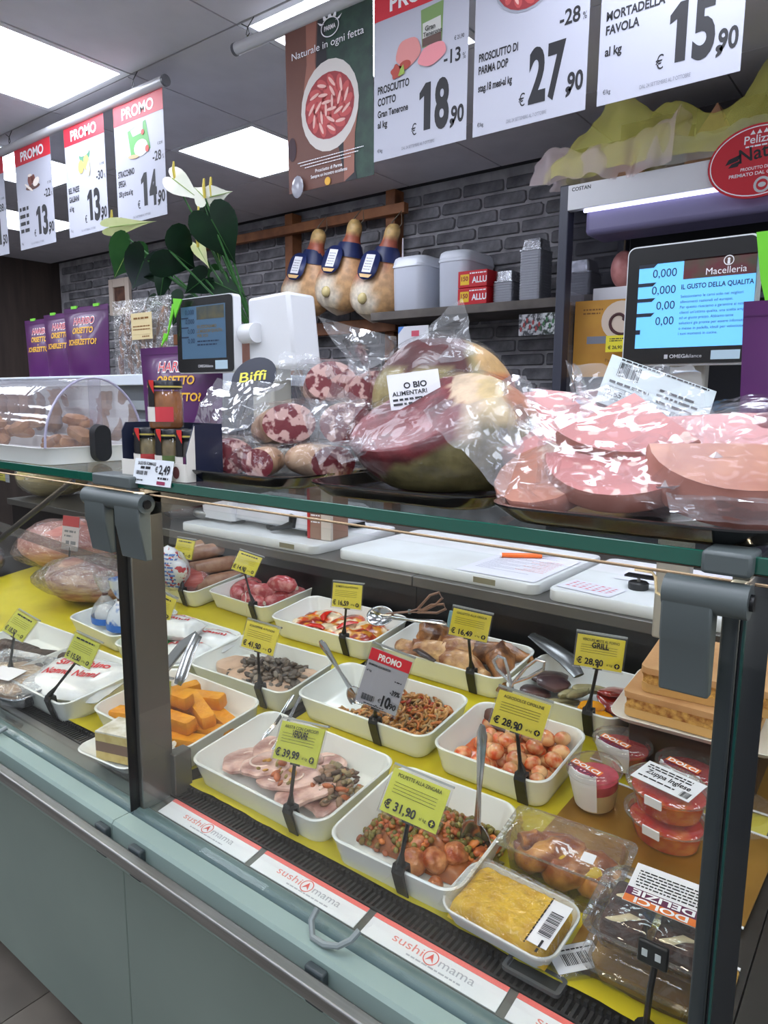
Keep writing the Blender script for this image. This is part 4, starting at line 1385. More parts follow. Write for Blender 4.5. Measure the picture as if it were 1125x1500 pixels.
# veal with mushrooms
T, w_, d_ = TM
veal = mat('veal_slice', (206, 172, 146), .45, col2=(184, 150, 126), ns=20, bump=.3, bs=40)
for k, (x, y, a, lab) in enumerate(((-.085, -.01, .3, 'pale veal slice at the left of the mushroom tray'), (-.03, -.03, 1.3, 'pale veal slice in the middle of the mushrooms'), (.04, .01, .2, 'pale veal slice under the mushrooms behind the stem'), (.07, -.045, .1, 'pale veal slice at the front of mushroom tray'), (.095, .025, .8, 'pale veal slice at the right end of mushroom tray'))):
    t = tthing('veal_slice', lab, 'meat slice', on(T, x, y * .75 + .004, .012, a, .06, .06), 'veal slices')
    slab(.10, .075, .018, k + 30, .2).build('slice', veal, t)
bits(T, .02, .005, .12, .065, .02, 330, .0075, [(92, 80, 70), (118, 104, 92), (74, 62, 54), (140, 126, 112), (104, 88, 74)], 'sliced_mushrooms', 'grey brown sliced mushrooms heaped over the veal', 'mushrooms', 15, .032, 1.7)

# pizzaiola
T, w_, d_ = TP
def piz(p):
    n1, n2 = vn(p, 26), vn(p, 44, 4)
    if n1 > .16:
        c = (236, 214, 176)
    elif n2 > .12:
        c = (224, 150, 44)
    elif n1 < -.2:
        c = (150, 44, 22)
    else:
        c = (206, 76, 30)
    return S(*c)
pzm = mat('pizzaiola', vcol=True, rough=.25, ns=50, coat=.4, bump=.3, bs=50)
k = 0
for x, y in ((-.085, -.03), (-.085, .03), (-.005, -.035), (-.0, .03), (.075, -.03), (.08, .032)):
    t = tthing('pizzaiola_slice', ['front left', 'back left', 'front middle', 'back middle', 'front right', 'back right'][k] + ' meat slice covered with tomato and melted cheese', 'meat slice', on(T, x, y * .8 + .004, .012, k * .5 if k % 2 else .1 * k, 0, 0), 'pizzaiola slices')
    b = slab(.115, .085, .016, k + 50, .25, 24, .4)
    bb = MB()
    n = 24
    out = [(.058 * cos(2 * pi * i / n) * (1 + .15 * vn((cos(2 * pi * i / n), sin(2 * pi * i / n), k), 1.5)), .043 * sin(2 * pi * i / n)) for i in range(n)]
    bb.loops([[Vector((a * s, c * s, z + .004 * vn((a * s, c * s, k), 60))) for a, c in out] for s, z in ((.9, 0), (1, .008), (.95, .015), (.8, .02), (.65, .022), (.5, .024), (.35, .025), (.2, .026), (.06, .026))])
    bb.build('slice', pzm, t, fn=lambda p, k=k: piz(p + Vector((k * .7, k * .3, 0))))
    k += 1
t = tthing('tomato_sauce', 'orange oily tomato sauce around the pizzaiola slices', 'sauce', T)
tag(t, kind='stuff')
MB().grid(lambda u, v: Vector(((u - .5) * w_ * .83, (v - .5) * d_ * .72, .012 + .007 * (vn((u, v, 0), 7) + .6))), 24, 20).build('sauce', pzm, t, fn=lambda p: S(214, 120, 34) if vn(p, 30) > 0 else S(190, 70, 28))
for x, y, a in ((-.04, -.05, .3), (.03, .0, 1.2), (-.06, .02, 2.0)):
    t = tthing('pepper_strip', 'red pepper strip lying on the pizzaiola slices', 'pepper', on(T, x, y, .038, a), 'red pepper strips on pizzaiola')
    MB().tube([(-.03, 0, 0), (-.01, .006, .003), (.012, .004, .003), (.03, -.004, 0)], [.004, .009, .009, .004], 8, .4).build('strip', mat('red_pepper', (204, 40, 18), .2, coat=.4), t)

# chicken
T, w_, d_ = TGa
chk = mat('roast_chicken', (130, 76, 38), .38, col2=(220, 178, 122), ns=16, nd=7, nlo=.38, nhi=.6, coat=.25, bump=.7, bs=40)
chd = mat('roast_chicken_dark', (78, 44, 26), .38, col2=(176, 120, 70), ns=18, nd=7, nlo=.38, nhi=.6, coat=.25, bump=.7, bs=40)
def drum(l, r0, m, M, lab):
    t = tthing('chicken_piece', lab, 'chicken', M, 'roast chicken pieces')
    b = MB().tube([(-l * .5, 0, 0), (-l * .44, 0, .002), (-l * .2, .004, .004), (l * .12, .006, .004), (l * .34, .002, 0), (l * .46, 0, 0), (l * .5, 0, 0)], [r0 * .3, r0 * .8, r0, r0 * .8, r0 * .38, r0 * .42, r0 * .2], 14)
    b.v = [tuple(Vector(p) * (1 + .22 * vn(p, 38, l)) + Vector((0, 0, .004)) * vn(p, 70, l)) for p in b.v]
    b.build('meat', m, t)
for k, (x, y, z, a, l, r0, m, tl, lab) in enumerate(((-.12, -.02, .025, 2.9, .11, .022, chk, 0, 'chicken drumstick at the left of the chicken tray'), (-.055, .03, .045, 1.2, .12, .026, chd, .5, 'bent chicken wing on top at the left of the chicken'), (-.03, -.03, .03, .2, .12, .034, chk, 0, 'large chicken breast piece in the middle'), (.03, .02, .035, .5, .14, .034, chk, .1, 'chicken thigh piece at the centre back'), (.05, -.045, .03, -.2, .12, .032, chk, 0, 'chicken piece at the front behind the tag stem'), (.10, .03, .04, .3, .13, .026, chd, 0, 'dark chicken wing at the back right'), (.12, -.015, .035, -1.0, .12, .028, chd, .2, 'crisp chicken leg at the right end'), (-.09, -.055, .02, .4, .08, .018, chd, 0, 'small dark chicken tip at the front left'))):
    drum(l * 1.1, r0 * 1.1, m, on(T, x, y, z + .004, a, 0, tl), lab)

# grilled vegetables
T, w_, d_ = TGr
aub = mat('grilled_aubergine', (44, 26, 32), .3, col2=(92, 62, 56), ns=16, coat=.3)
zuc = mat('grilled_zucchini', (150, 140, 98), .4, col2=(78, 76, 56), ns=22, coat=.2)
rpe = mat('roast_red_pepper', (140, 34, 16), .2, col2=(100, 22, 12), ns=18, coat=.5)
ype = mat('roast_yellow_pepper', (222, 152, 20), .22, col2=(196, 118, 16), ns=18, coat=.5)
gv = [(-.085, -.02, .016, .3, .075, .05, aub, 'dark grilled aubergine slice at the front left of vegetables'), (-.08, .03, .026, 1.0, .08, .055, aub, 'dark grilled aubergine slice at the back left of vegetables'), (-.055, .0, .034, .6, .07, .05, aub, 'grilled aubergine slice on top of the aubergines'),
      (-.02, -.03, .016, .9, .08, .022, zuc, 'grilled zucchini strip at the front of vegetables'), (-.01, .0, .024, 1.1, .08, .024, zuc, 'grilled zucchini strip in the middle'), (.01, .03, .026, .7, .08, .024, zuc, 'grilled zucchini strip at the back'), (.005, -.01, .034, 1.3, .07, .022, zuc, 'grilled zucchini strip lying on top'), (-.005, -.048, .016, .5, .06, .02, zuc, 'short zucchini strip by the rim'),
      (.075, .025, .018, .2, .085, .07, rpe, 'dark red roasted pepper piece at the right'), (.06, .04, .028, 1.0, .07, .05, rpe, 'red roasted pepper piece at the back right'), (.055, -.04, .016, .1, .07, .045, ype, 'yellow roasted pepper piece at the front right'), (.04, -.025, .022, .8, .055, .035, ype, 'yellow roasted pepper piece beside the zucchini')]
for k, (x, y, z, a, sw, sd, m, lab) in enumerate(gv):
    t = tthing('grilled_vegetable', lab, 'vegetable', on(T, x, y, z, a, .15 * ((k % 3) - 1), .15), 'grilled vegetables')
    slab(sw, sd, .009, k + 70, .25).build('piece', m, t)

# polenta sticks
T, w_, d_ = TPl
pol = mat('polenta', (232, 160, 24), .45, col2=(214, 134, 14), ns=30, nd=4, bump=.3, bs=70, rnd=.06)
pk = [(-.10, -.045, 0, .3), (-.105, .0, 0, .35), (-.09, .05, 0, .2), (-.01, -.06, 0, .12), (-.0, -.015, 0, .2), (.005, .03, 0, .15), (.085, -.045, 0, .3), (.095, .0, 0, .25), (.09, .045, 0, -.2), (-.06, -.02, 1, .25), (-.05, .03, 1, 1.2), (.035, -.035, 1, .1), (.05, .02, 1, -.35), (.02, .05, 1, .3), (-.005, -.005, 2, .15)]
for k, (x, y, l, a) in enumerate(pk):
    t = tthing('polenta_stick', 'thick yellow polenta stick in the polenta tray', 'polenta', on(T, x, y, .0075 + l * .027, a, 0, rnd.uniform(-.06, .06)), 'polenta sticks')
    L_, q = rnd.uniform(.095, .12), rnd.uniform(.029, .033)
    MB().loops([rrect(L_ * .96, q * .9, .006, 0, 2), rrect(L_, q, .007, .004, 2), rrect(L_, q, .007, .022, 2), rrect(L_ * .96, q * .9, .006, .0265, 2)]).build('stick', pol, t)

# sausages: pale cooked and raw red
def sausage(M, pts, r0, m, lab, grp, tie=True):
    t = tthing('sausage', lab, 'sausage', M, grp)
    n = len(pts)
    rr = [r0 * (.35 if i in (0, n - 1) else (.85 if i in (1, n - 2) else 1)) for i in range(n)]
    MB().tube(pts, rr, 14).build('casing', m, t)
    if tie:
        MB().ball(pts[-1], r0 * .3, n=6, m=4).build('tied_end', mat('casing_end', (206, 190, 176), .4), t)
raw = mat('raw_sausage', (178, 70, 76), .25, col2=(220, 150, 148), ns=48, nd=4, nlo=.45, nhi=.7, coat=.5)
pale = mat('pale_sausage', (178, 138, 112), .3, col2=(150, 104, 84), ns=40, nlo=.4, nhi=.7, coat=.35)
tan = mat('tan_sausage', (186, 146, 110), .3, col2=(170, 124, 92), ns=16, coat=.35)
def arc(R_, a0, a1, n=9, z=0):
    return [(R_ * cos(a0 + (a1 - a0) * i / n), R_ * sin(a0 + (a1 - a0) * i / n), z) for i in range(n + 1)]
T, w_, d_ = TS
sausage(on(T, -.055, -.01, .034), arc(.05, 2.0, 4.9), .024, raw, 'curved raw red sausage at the left of the tray', 'raw red sausages')
sausage(on(T, .02, .03, .032), arc(.07, .3, 2.6), .024, raw, 'raw red sausage arching across the back', 'raw red sausages')
sausage(on(T, .01, .01, .058, .2), arc(.06, 3.4, 5.6), .024, raw, 'raw red sausage lying on top in the middle', 'raw red sausages')
sausage(on(T, .085, -.0, .036, 1.2), [(-.07, 0, 0), (-.05, .01, .0), (-.02, .014, .0), (.01, .012, 0), (.04, .006, 0), (.06, 0, .0)], .024, raw, 'raw red sausage at the right end of tray', 'raw red sausages')
sausage(on(T, .08, -.01, .072, .5), [(-.045, 0, 0), (-.03, 0, .004), (-.01, 0, .008), (.012, 0, .006), (.03, 0, 0), (.042, 0, -.006)], .024, raw, 'raw red sausage piled on top at the right', 'raw red sausages')
sausage(on(T, .015, -.07, .034, .2), [(-.04, 0, 0), (-.03, 0, 0), (0, .004, 0), (.03, 0, 0), (.045, -.004, 0)], .023, raw, 'short raw red sausage at the front with white string', 'raw red sausages')
t = tthing('sausage_string', 'thin white string hanging over the sausage tray rim', 'string', T)
MB().tube([(-.02, -.06, .058), (.01, -.09, .062), (.04, -.11, .064), (.06, -.128, .060), (.062, -.130, .02)], .001, 5).build('string', mat('white_string', (224, 216, 206), .8), t)
T, w_, d_ = TW
for k, (x, y, z, a, m, lab) in enumerate(((-.09, .0, .034, 1.4, tan, 'tan cooked sausage at the far left of pale sausages'), (-.05, .01, .036, 1.45, tan, 'second tan cooked sausage behind the tag'), (-.07, .03, .075, 1.3, tan, 'tan cooked sausage stacked on top left'), (-.02, .05, .08, 1.2, tan, 'tan cooked sausage stacked beside the speckled ones'), (.0, -.01, .036, 1.2, pale, 'speckled cooked sausage at the front of pale sausages'), (.045, -.03, .036, 1.0, pale, 'speckled cooked sausage lying lowest at the right'), (.03, .0, .078, 1.05, pale, 'speckled cooked sausage on top with clear sticker'), (.09, .02, .04, 1.1, pale, 'speckled cooked sausage at the right end'), (-.03, -.05, .034, 1.5, tan, 'tan cooked sausage end at the front'), (-.05, .05, .118, 1.3, tan, 'tan cooked sausage at the very top of the pile'), (.0, .03, .115, 1.15, pale, 'speckled cooked sausage at the top beside the tan one'), (.07, .04, .082, 1.0, pale, 'speckled cooked sausage in second layer at the right'))):
    sausage(on(T, x, y, z, a), [(-.085, 0, 0), (-.075, 0, .0), (-.03, .004, 0), (.03, .004, 0), (.075, 0, 0), (.085, 0, 0)], .0235, m, lab, 'cooked sausages', False)

# packs of cheese
bagw = mat('white_pack', (236, 236, 236), .25, col2=(222, 224, 226), ns=14, coat=.4, bump=.3, bs=25)
def pillow(M, w_, d_, h, m, name, lab, cat, grp=None, text=None, tcol=None, tw=None, seed=0, green=False, tz=0.0):
    t = tthing(name, lab, cat, M, grp)
    def sf(s):
        def fn(u, v):
            x, y = (u - .5) * 2, (v - .5) * 2
            e = max(0, 1 - abs(x) ** 3.2) ** .6 * max(0, 1 - abs(y) ** 3) ** .6
            return Vector((x * w_ / 2, y * d_ / 2 * (1 - .1 * x * x), h / 2 + s * h / 2 * e * (1 + .12 * vn((x, y, seed), 2.2)) + .002 * vn((x, y, seed), 6)))
        return fn
    b = MB().grid(sf(1), 18, 14).grid(sf(-1), 18, 14)
    b.build('pack', m, t, ang=180)
    if text:
        top = sf(1)
        for q, (tx, col) in enumerate(text):
            pr = Print()
            pr.text(tx, 0, d_ * (.12 - .27 * q) + tz, d_ * .15, width=(tw or w_ * .6), bold=.03, al='c', rot=.08)
            pr.v = [tuple(top(min(1, max(0, x / w_ + .5)), min(1, max(0, z_ / d_ + .5))) + Vector((0, 0, .0012))) for x, y, z_ in pr.v]
            pr.build('printed_name', mat('pack_' + col, {'red': (206, 44, 52), 'blue': (50, 110, 190)}[col], .4), t, smooth=False)
    if green:
        MB().ball((-w_ * .40, 0, h * .55), w_ * .12, d_ * .42, h * .42, 12, 8, nz=.5, nsc=45).build('green_twist', mat('green_foil', (54, 150, 78), .3, coat=.3), t)
    return t
T, w_, d_ = TK
for k, (x, y, z, a, lab) in enumerate(((-.055, -.045, .012, .1, 'white cheese pack with red lettering lowest by the tag stem'), (-.07, .03, .012, .2, 'white cheese pack half hidden behind the steel post'), (.06, -.03, .012, .3, 'white cheese pack at the right front of the pack pile'), (.07, .05, .012, .15, 'white cheese pack at the back right of the pile'), (.0, .0, .046, .2, 'white cheese pack with green twist on top of pile'))):
    pillow(on(T, x, y, z * 1.25, a), .135, .085, .05, bagw, 'cheese_pack', lab, 'cheese', 'white cheese packs', [('Nonno', 'red'), ('Nanni', 'red')], green=True, seed=k, tz=.012)
clearbag = film('clear_bag', (.95, .96, .98), .10, .08, .6, 40, haze=.14)
bluebag = mat('blue_white_bag', (206, 214, 226), .2, col2=(60, 110, 190), ns=30, nlo=.5, nhi=.62, coat=.5)
multib = mat('printed_film', (222, 224, 232), .22, col2=(190, 60, 70), ns=60, nlo=.55, nhi=.6, coat=.5)
# tall printed bag behind the tag
c_ = atd(240, 900, 0)
t = thing('cheese_bag', 'tall crinkled printed bag with red and blue lettering behind the yellow tag', 'bag', (c_.x - .03, c_.y + .06, deckz(c_.y + .06) + .066))
b = MB().ball((0, 0, .05), .055, .04, .065, 18, 12, nz=.35, nsc=28)
b.build('bag', multib, t)
p = Print()
for k in range(9):
    p.micro(-.045, .045, .0 + k * .012, .005, 40 + k)
p.v = [(x, -.039 * sqrt(max(.05, 1 - (x / .057) ** 2 - ((z_ - .05) / .07) ** 2)) - .004, z_) for x, y, z_ in p.v]
p.build('printed_marks', mat('pack_blue2', (70, 110, 180), .4), t, smooth=False)
T, w_, d_ = TBl
for k, (x, y, lab, m) in enumerate(((-.07, -.02, 'tied clear mozzarella bag with printed neck at the left of blue bags', clearbag), (.015, -.02, 'blue and white mozzarella bag beside the post', bluebag), (.08, .0, 'second blue mozzarella bag behind the post', bluebag))):
    t = tthing('mozzarella_bag', lab, 'bag', on(T, x, y, .008, 0, -TILT), 'mozzarella bags')
    MB().lathe([(.02, .0), (.042, .008), (.047, .035), (.038, .06), (.014, .085), (.006, .093), (.016, .105), (.03, .13), (.034, .15)], n=18, sx=1, sy=.8, cap=False).build('bag', m, t)
    MB().ball((0, 0, .032), .036, .030, .028, 14, 8).build('mozzarella', mat('mozz_white', (232, 236, 240), .3), t)
    MB().lathe([(.008, .089), (.0085, .096)], n=10).build('bag_tie', mat('tie_dark', (90, 60, 56), .5), t)
    MB().lathe([(.0475, .012), (.0482, .03)], n=18, sy=.8, cap=False).build('blue_print', mat('print_blue', (44, 110, 196), .3), t)
# big cheese bag in the left unit tray
T, w_, d_ = TB
pillow(on(T, .02, .0, .016, .25, .05), .25, .16, .05, bagw, 'cheese_bag', 'large white cheese bag with red lettering in the left unit', 'bag', None, [('Stracchino', 'red'), ('Nonno Nanni', 'red')], tw=.15, seed=4)
# chocolate roll
T, w_, d_ = TC
chm = mat('dark_chocolate', (46, 34, 30), .5, col2=(78, 58, 50), ns=40, bump=.6, bs=60)
for k, (x, y, a, lab) in enumerate(((.04, -.045, .1, 'crumbled dark chocolate roll at the front of tray'), (.08, .02, .25, 'dark chocolate roll piece behind the front one'), (-.06, .0, .1, 'dark chocolate roll at the left edge of photo'))):
    t = tthing('chocolate_roll', lab, 'cake', on(T, x, y, .028, a), 'chocolate rolls')
    b = MB().tube([(-.08, 0, 0), (-.07, 0, 0), (0, .003, 0), (.07, 0, 0), (.08, 0, 0)], [.012, .021, .022, .021, .012], 14)
    b.v = [tuple(Vector(p) * (1 + .15 * vn(p, 60))) for p in b.v]
    b.build('roll', chm, t)
# foil tray with poultry
c_ = atd(28, 1015, .03)
t = tthing('foil_tray', 'aluminium foil tray of pale poultry wrapped in film at left edge', 'tray', Matrix.Translation((c_.x - .06, c_.y + .02, deckz(c_.y) + .022)) @ Euler((TILT, 0, .25)).to_matrix().to_4x4())
MB().loops([rrect(.22, .14, .03, 0), rrect(.235, .155, .03, .03), rrect(.265, .185, .035, .034), rrect(.262, .182, .035, .037), rrect(.225, .145, .03, .03), rrect(.21, .13, .03, .004)]).build('foil_body', foil, t)
MB().ball((0, 0, .024), .10, .062, .02, 20, 10, nz=.3, nsc=22).build('poultry', mat('pale_poultry', (206, 178, 140), .4, col2=(190, 150, 112), ns=20), t)
MB().grid(lambda u, v: Vector(((u - .5) * .25, (v - .5) * .17, .040 + .01 * sin(pi * u) * sin(pi * v) + .003 * vn((u, v, 0), 6))), 16, 12).build('film', clearbag, t, ang=180)
MB().box(-.03, .05, -.05, .0, .050, .0508).build('label', mat('sticker_white'), t)
# cake slice on a dish by the post
c_ = atz(178, 1112, .79)
t = thing('cake_dish', 'small white dish holding a cake slice beside the left post', 'dish', (c_.x - .01, .70, .7795), (.0, 0, .1))
MB().loops([rrect(.10, .08, .015, 0), rrect(.12, .10, .02, .012), rrect(.16, .13, .03, .026), rrect(.156, .126, .03, .028), rrect(.115, .095, .02, .015), rrect(.09, .07, .012, .005)]).build('dish', ceram, t)
t = thing('cake_slice', 'layered sponge cake slice with dark filling and sugar top', 'cake', (c_.x - .005, .70, .788), (.0, 0, .3))
for z0, z1, m in ((0, .016, mat('sponge', (206, 186, 120), .8, col2=(190, 166, 98), ns=60)), (.016, .036, mat('cake_filling', (112, 86, 72), .7)), (.036, .052, mat('sponge')), (.052, .055, mat('icing_sugar', (226, 224, 216), .9, col2=(190, 184, 160), ns=50))):
    MB().box(-.05, .06, -.032, .032, z0, z1).build('layer', m, t, smooth=False)

# ================================================================== price tags on stems
ty = mat('tag_yellow', (240, 226, 52), .5)
tl_ = mat('tag_lime', (196, 200, 60), .5)
sleeve_m = film('tag_sleeve', (.97, .97, .97), .05, .05, 0, haze=.03, edge=.4)


def Rm(yaw, tilt, roll):
    return Matrix.Rotation(radians(yaw), 4, 'Z') @ Matrix.Rotation(radians(tilt), 4, 'X') @ Matrix.Rotation(radians(roll), 4, 'Y')


def price_tag(ctr, yaw, tilt, roll, rim, cm_, title, price, label, w_=.079, promo=False, hand=None, tray=None):
    h_ = w_ * (1.36 if promo else .70)
    M = Matrix.Translation(ctr) @ Rm(yaw, tilt, roll)
    t = tthing('price_tag', label, 'price tag', M, 'price tags on black stems')
    s = MB().box(-w_ * .535, w_ * .535, -.0022, .0022, -h_ * .55, h_ * .56)
    s.build('sleeve', sleeve_m, t, smooth=False)
    MB().box(-w_ * .535, w_ * .535, .001, .006, h_ * .56, h_ * .56 + .003).build('sleeve_fold', mat('sleeve_edge', (150, 154, 156), .2), t, smooth=False)
    MB().box(-w_ / 2, w_ / 2, -.0012, .0012, -h_ / 2, h_ / 2).build('card', white_card if promo else cm_, t, smooth=False)
    e = .0030
    if promo:
        o = Print(e).rect(-w_ / 2, w_ / 2, h_ * .29, h_ / 2)
        o.build('red_header', red_ink, t, smooth=False)
        Print(e + .0004).text('PROMO', 0, h_ * .335, h_ * .11, width=w_ * .56, bold=.03, al='c').build('promo_word', white_ink(), t, smooth=False)
        p = Print(e).text('GRAMIGNA ALLA SALSICCIA', -w_ * .46, h_ * .20, h_ * .04, width=w_ * .55, bold=.03)
        p.text('al kg', -w_ * .46, h_ * .09, h_ * .035, bold=.02).text('10', w_ * .20, -h_ * .42, h_ * .19, width=w_ * .21, bold=.04, al='c').text(',90', w_ * .46, -h_ * .42, h_ * .10, width=w_ * .2, bold=.03, al='r')
        p.text('-39%', w_ * .46, -h_ * .17, h_ * .085, width=w_ * .24, bold=.03, al='r').text('€', w_ * .0, -h_ * .38, h_ * .07).bars(-w_ * .40, -w_ * .08, -h_ * .42, -h_ * .31).micro(-w_ * .3, w_ * .2, -h_ * .475, h_ * .015).micro(w_ * .25, w_ * .42, h_ * .06, h_ * .02)
        p.build('printed_text', INK, t, smooth=False)
    else:
        p = Print(e)
        if title:
            p.text(title, 0, h_ * .34, h_ * .085, width=w_ * .78, bold=.01, al='c')
        else:
            p.micro(-w_ * .36, w_ * .36, h_ * .35, h_ * .06, 3)
        z0 = h_ * .20
        for q in range(4):
            p.micro(-w_ * .40, w_ * .36, z0 - q * h_ * .075, h_ * .012, q + int(yaw))
        p.text('€ ' + price, -w_ * .46, -h_ * .40, h_ * .20, width=w_ * .56, bold=.025)
        p.text('al kg', w_ * .17, -h_ * .36, h_ * .07, bold=.005)
        p.ell(w_ * .39, -h_ * .33, h_ * .085, h_ * .085, 14)
        p.build('printed_text', INK, t, smooth=False)
        Print(e + .0004).rect(w_ * .382, w_ * .398, -h_ * .385, -h_ * .275).rect(w_ * .36, w_ * .42, -h_ * .335, -h_ * .315).build('printed_mark', cm_, t, smooth=False)
        if hand:
            Print(e + .0004).text(hand, 0, h_ * .15, h_ * .17, width=w_ * .36, bold=.03, al='c').build('handwriting', INK, t, smooth=False)
    if rim is not None:
        inv = M.inverted()
        rw = atd(rim[0], rim[1], .055)
        if tray:
            lq = tray[0].inverted() @ rw
            rw = tray[0] @ Vector((max(-tray[1] * .42, min(tray[1] * .42, lq.x)), -tray[2] / 2 + .003, .0555))
        a = inv @ rw
        bt = Vector((0, .0, -h_ * .55))
        rot = (inv.to_3x3() @ Euler((TILT, 0, 0)).to_matrix()).to_4x4()
        Mr = Matrix.Translation(a) @ rot
        b = MB()
        pr = [Vector(q) for q in ((0, .010, -.012), (0, .010, .006), (0, -.004, .008), (0, -.009, -.002), (0, -.004, -.028), (0, .002, -.052), (0, .004, -.052), (0, -.001, -.028), (0, -.005, -.002), (0, -.002, .004), (0, .006, .002), (0, .0075, -.012))]
        b.loops([[Mr @ (q + Vector((x, 0, 0))) for q in pr] for x in (-.0095, .0095)])
        b.build('clip', blackp, t, smooth=False)
        up = Mr @ Vector((0, .002, .010))
        MB().tube([Mr @ Vector((0, -.002, .002)), up, up.lerp(bt, .25), bt + Vector((0, .0, .012))], [.0075, .0065, .0032, .0030], 6).build('stem', blackp, t)
        MB().box(-.008, .008, .0022, .005, -h_ * .55, -h_ * .2).build('card_grip', blackp, t, smooth=False)
    return t


price_tag((-.698, .70, .955), 4.9, -31.8, -4.3, (437, 1180), tl_, 'ARISTA CON CARCIOFI', '39,99', 'lime price tag 39,99 with handwritten word above the roast pork', hand='VERDURE', tray=TA)
price_tag((-.495, .71, .937), 19.5, -33, 11.8, (600, 1262), tl_, 'POLPETTE ALLA ZINGARA', '31,90', 'lime price tag 31,90 Polpette alla Zingara over the meatballs', .081, tray=TPo)
price_tag((-.476, .97, .967), 28, -8, 14, (766, 1139), ty, 'AGRODOLCE CIPOLLINE', '28,90', 'yellow price tag 28,90 standing over the glazed onions', .083, tray=TO)
price_tag((-.749, .97, .952), 24.5, -4, 16.1, (557, 1053), ty, '', '10,90', 'red and white promo tag 10,90 over the curly pasta', .0785, promo=True, tray=TG)
price_tag((-1.077, .97, .962), 15.7, -17.8, 7.3, (387, 1004), ty, 'SCALOPPINE AI FUNGHI', '41,90', 'yellow price tag 41,90 over the veal with mushrooms', tray=TM)
price_tag((-1.044, 1.21, 1.006), 7.8, -11.1, -2.5, (508, 932), ty, 'SCAMERITA ALLA PIZZAIOLA', '16,59', 'yellow price tag 16,59 over the pizzaiola slices', tray=TP)
price_tag((-.713, 1.21, 1.004), 28, -5, 9.5, (695, 983), ty, 'GALLETTO ALLA GRIGLIA', '16,49', 'yellow price tag 16,49 over the roast chicken', tray=TGa)
price_tag((-.442, 1.21, 1.008), 22., -3.9, 4.2, (876, 1032), ty, 'VERDURE MISTE AL FORNO', '28,90', 'yellow price tag 28,90 with handwritten GRILL over grilled vegetables', .083, hand='GRILL', tray=TGr)
price_tag((-1.083, .71, .928), 17.6, -5.8, 3.1, (250, 1086), tl_, None, '12,90', 'lime price tag half hidden behind the left post over polenta', .081, tray=TPl)
price_tag((-1.477, 1.0, .954), 26, -3, 20, (243, 960), ty, None, '21,50', 'yellow price tag 21,50 over the white cheese packs', .082, tray=TK)
price_tag((-1.353, .73, .939), 13.5, -27.9, 10.1, (88, 1020), tl_, None, '15,50', 'pale yellow price tag 15,50 over the white cheese bag', .076, tray=TB)
price_tag(aty(29, 917, .76), 14.6, -40, 13.8, (10, 988), tl_, None, '18,50', 'lime price tag 18,50 at the left edge over chocolate roll', .08, tray=TC)
price_tag((-1.774, 1.30, 1.003), 1.7, -17.6, -.7, (282, 860), ty, None, '14,99', 'yellow price tag 14,99 over the pale cooked sausages', .082, tray=TW)
price_tag((-1.492, 1.30, 1.0), 14.4, -29.9, 10.4, (374, 886), ty, None, '14,90', 'yellow price tag 14,90 over the raw red sausages', .081, tray=TS)

# ================================================================== utensils
def spoon(p0, p1, lab, bowl=.028, slotted=False, name='serving_spoon', m=None, ratio=.7):
    """handle from p0 down to bowl at p1"""
    p0, p1 = Vector(p0), Vector(p1)
    d = (p1 - p0)
    t = thing(name, lab, 'spoon', p1)
    m = m or steel
    q0, q1 = p0 - p1, Vector((0, 0, 0))
    L_ = d.length
    neck = q0 * ((bowl * 1.2) / L_)
    MB().tube([q0, q0 * .93, q0 * .8, q0 * .45, neck], [.004, .0085, .0075, .0038, .006], 10, .35, up=(0, -1, .5)).build('handle', m, t)
    ax = (-d).normalized()
    nrm = Vector((0, -.75, .66))
    nrm = (nrm - ax * nrm.dot(ax)).normalized()
    sd = ax.cross(nrm)
    b = MB()
    def fn(u, v):
        r_, a = u, 2 * pi * v
        k = 1.35 if cos(a) > 0 else 1.15
        return ax * (r_ * bowl * k * cos(a)) + sd * (r_ * bowl * .92 * sin(a)) + nrm * (bowl * .42 * (r_ * r_ - 1))
    b.grid(fn, 7, 24)
    b.build('bowl', m, t, solid=.0012)
    return t
shiny = mat('shiny_steel', (190, 190, 192), .16, metal=.95)
spoon(aty(707, 1062, .80), on(TPo[1 - 1], .078, .015, .035).to_translation(), 'large steel serving spoon standing in the meatball tray', .032, m=shiny)
spoon(aty(469, 938, 1.06), on(TG[0], -.08, .015, .02).to_translation(), 'steel spoon handle leaning out of the pasta tray', .02, m=shiny)
spoon(aty(655, 915, 1.36), aty(555, 902, 1.33), 'oval serving spoon resting over the pizzaiola tray', .030, m=shiny)
t = thing('brown_spatula', 'brown wooden spoon leaning behind the onion price tag', 'spoon', on(TO[0], -.03, .05, .02).to_translation())
q0 = aty(712, 1040, 1.14) - t.location
MB().tube([q0, q0 * .9, q0 * .7, q0 * .2, (0, 0, 0)], [.004, .013, .014, .006, .006], 10, .4, up=(0, -1, .4)).build('blade', mat('spatula_brown', (86, 52, 40), .4), t)
def scissors(pts_l, pts_r, tip, lab, m, y, blade_from=None, r_=.0032):
    t = thing('scissor_tongs', lab, 'tongs', tip)
    o = Vector(tip)
    for pts in (pts_l, pts_r):
        P = [aty(a, b_, y) - o for a, b_ in pts]
        c = sum(P, Vector()) / len(P)
        # closed finger loop
        MB().tube(P + [P[0]], r_, 8).build('finger_loop', m, t)
    piv = aty(*blade_from, y) - o
    for P in (pts_l, pts_r):
        MB().tube([aty(*P[0], y) - o, piv, Vector((0, 0, 0))], [r_, r_ * 1.6, r_ * 1.2], 8, .6).build('arm', m, t)
    MB().lathe([(.004, -.005), (.005, 0), (.004, .005)], piv, 10).build('pivot', mat('handle_grey'), t)
wst = mat('pale_steel', (206, 210, 216), .25, metal=.8)
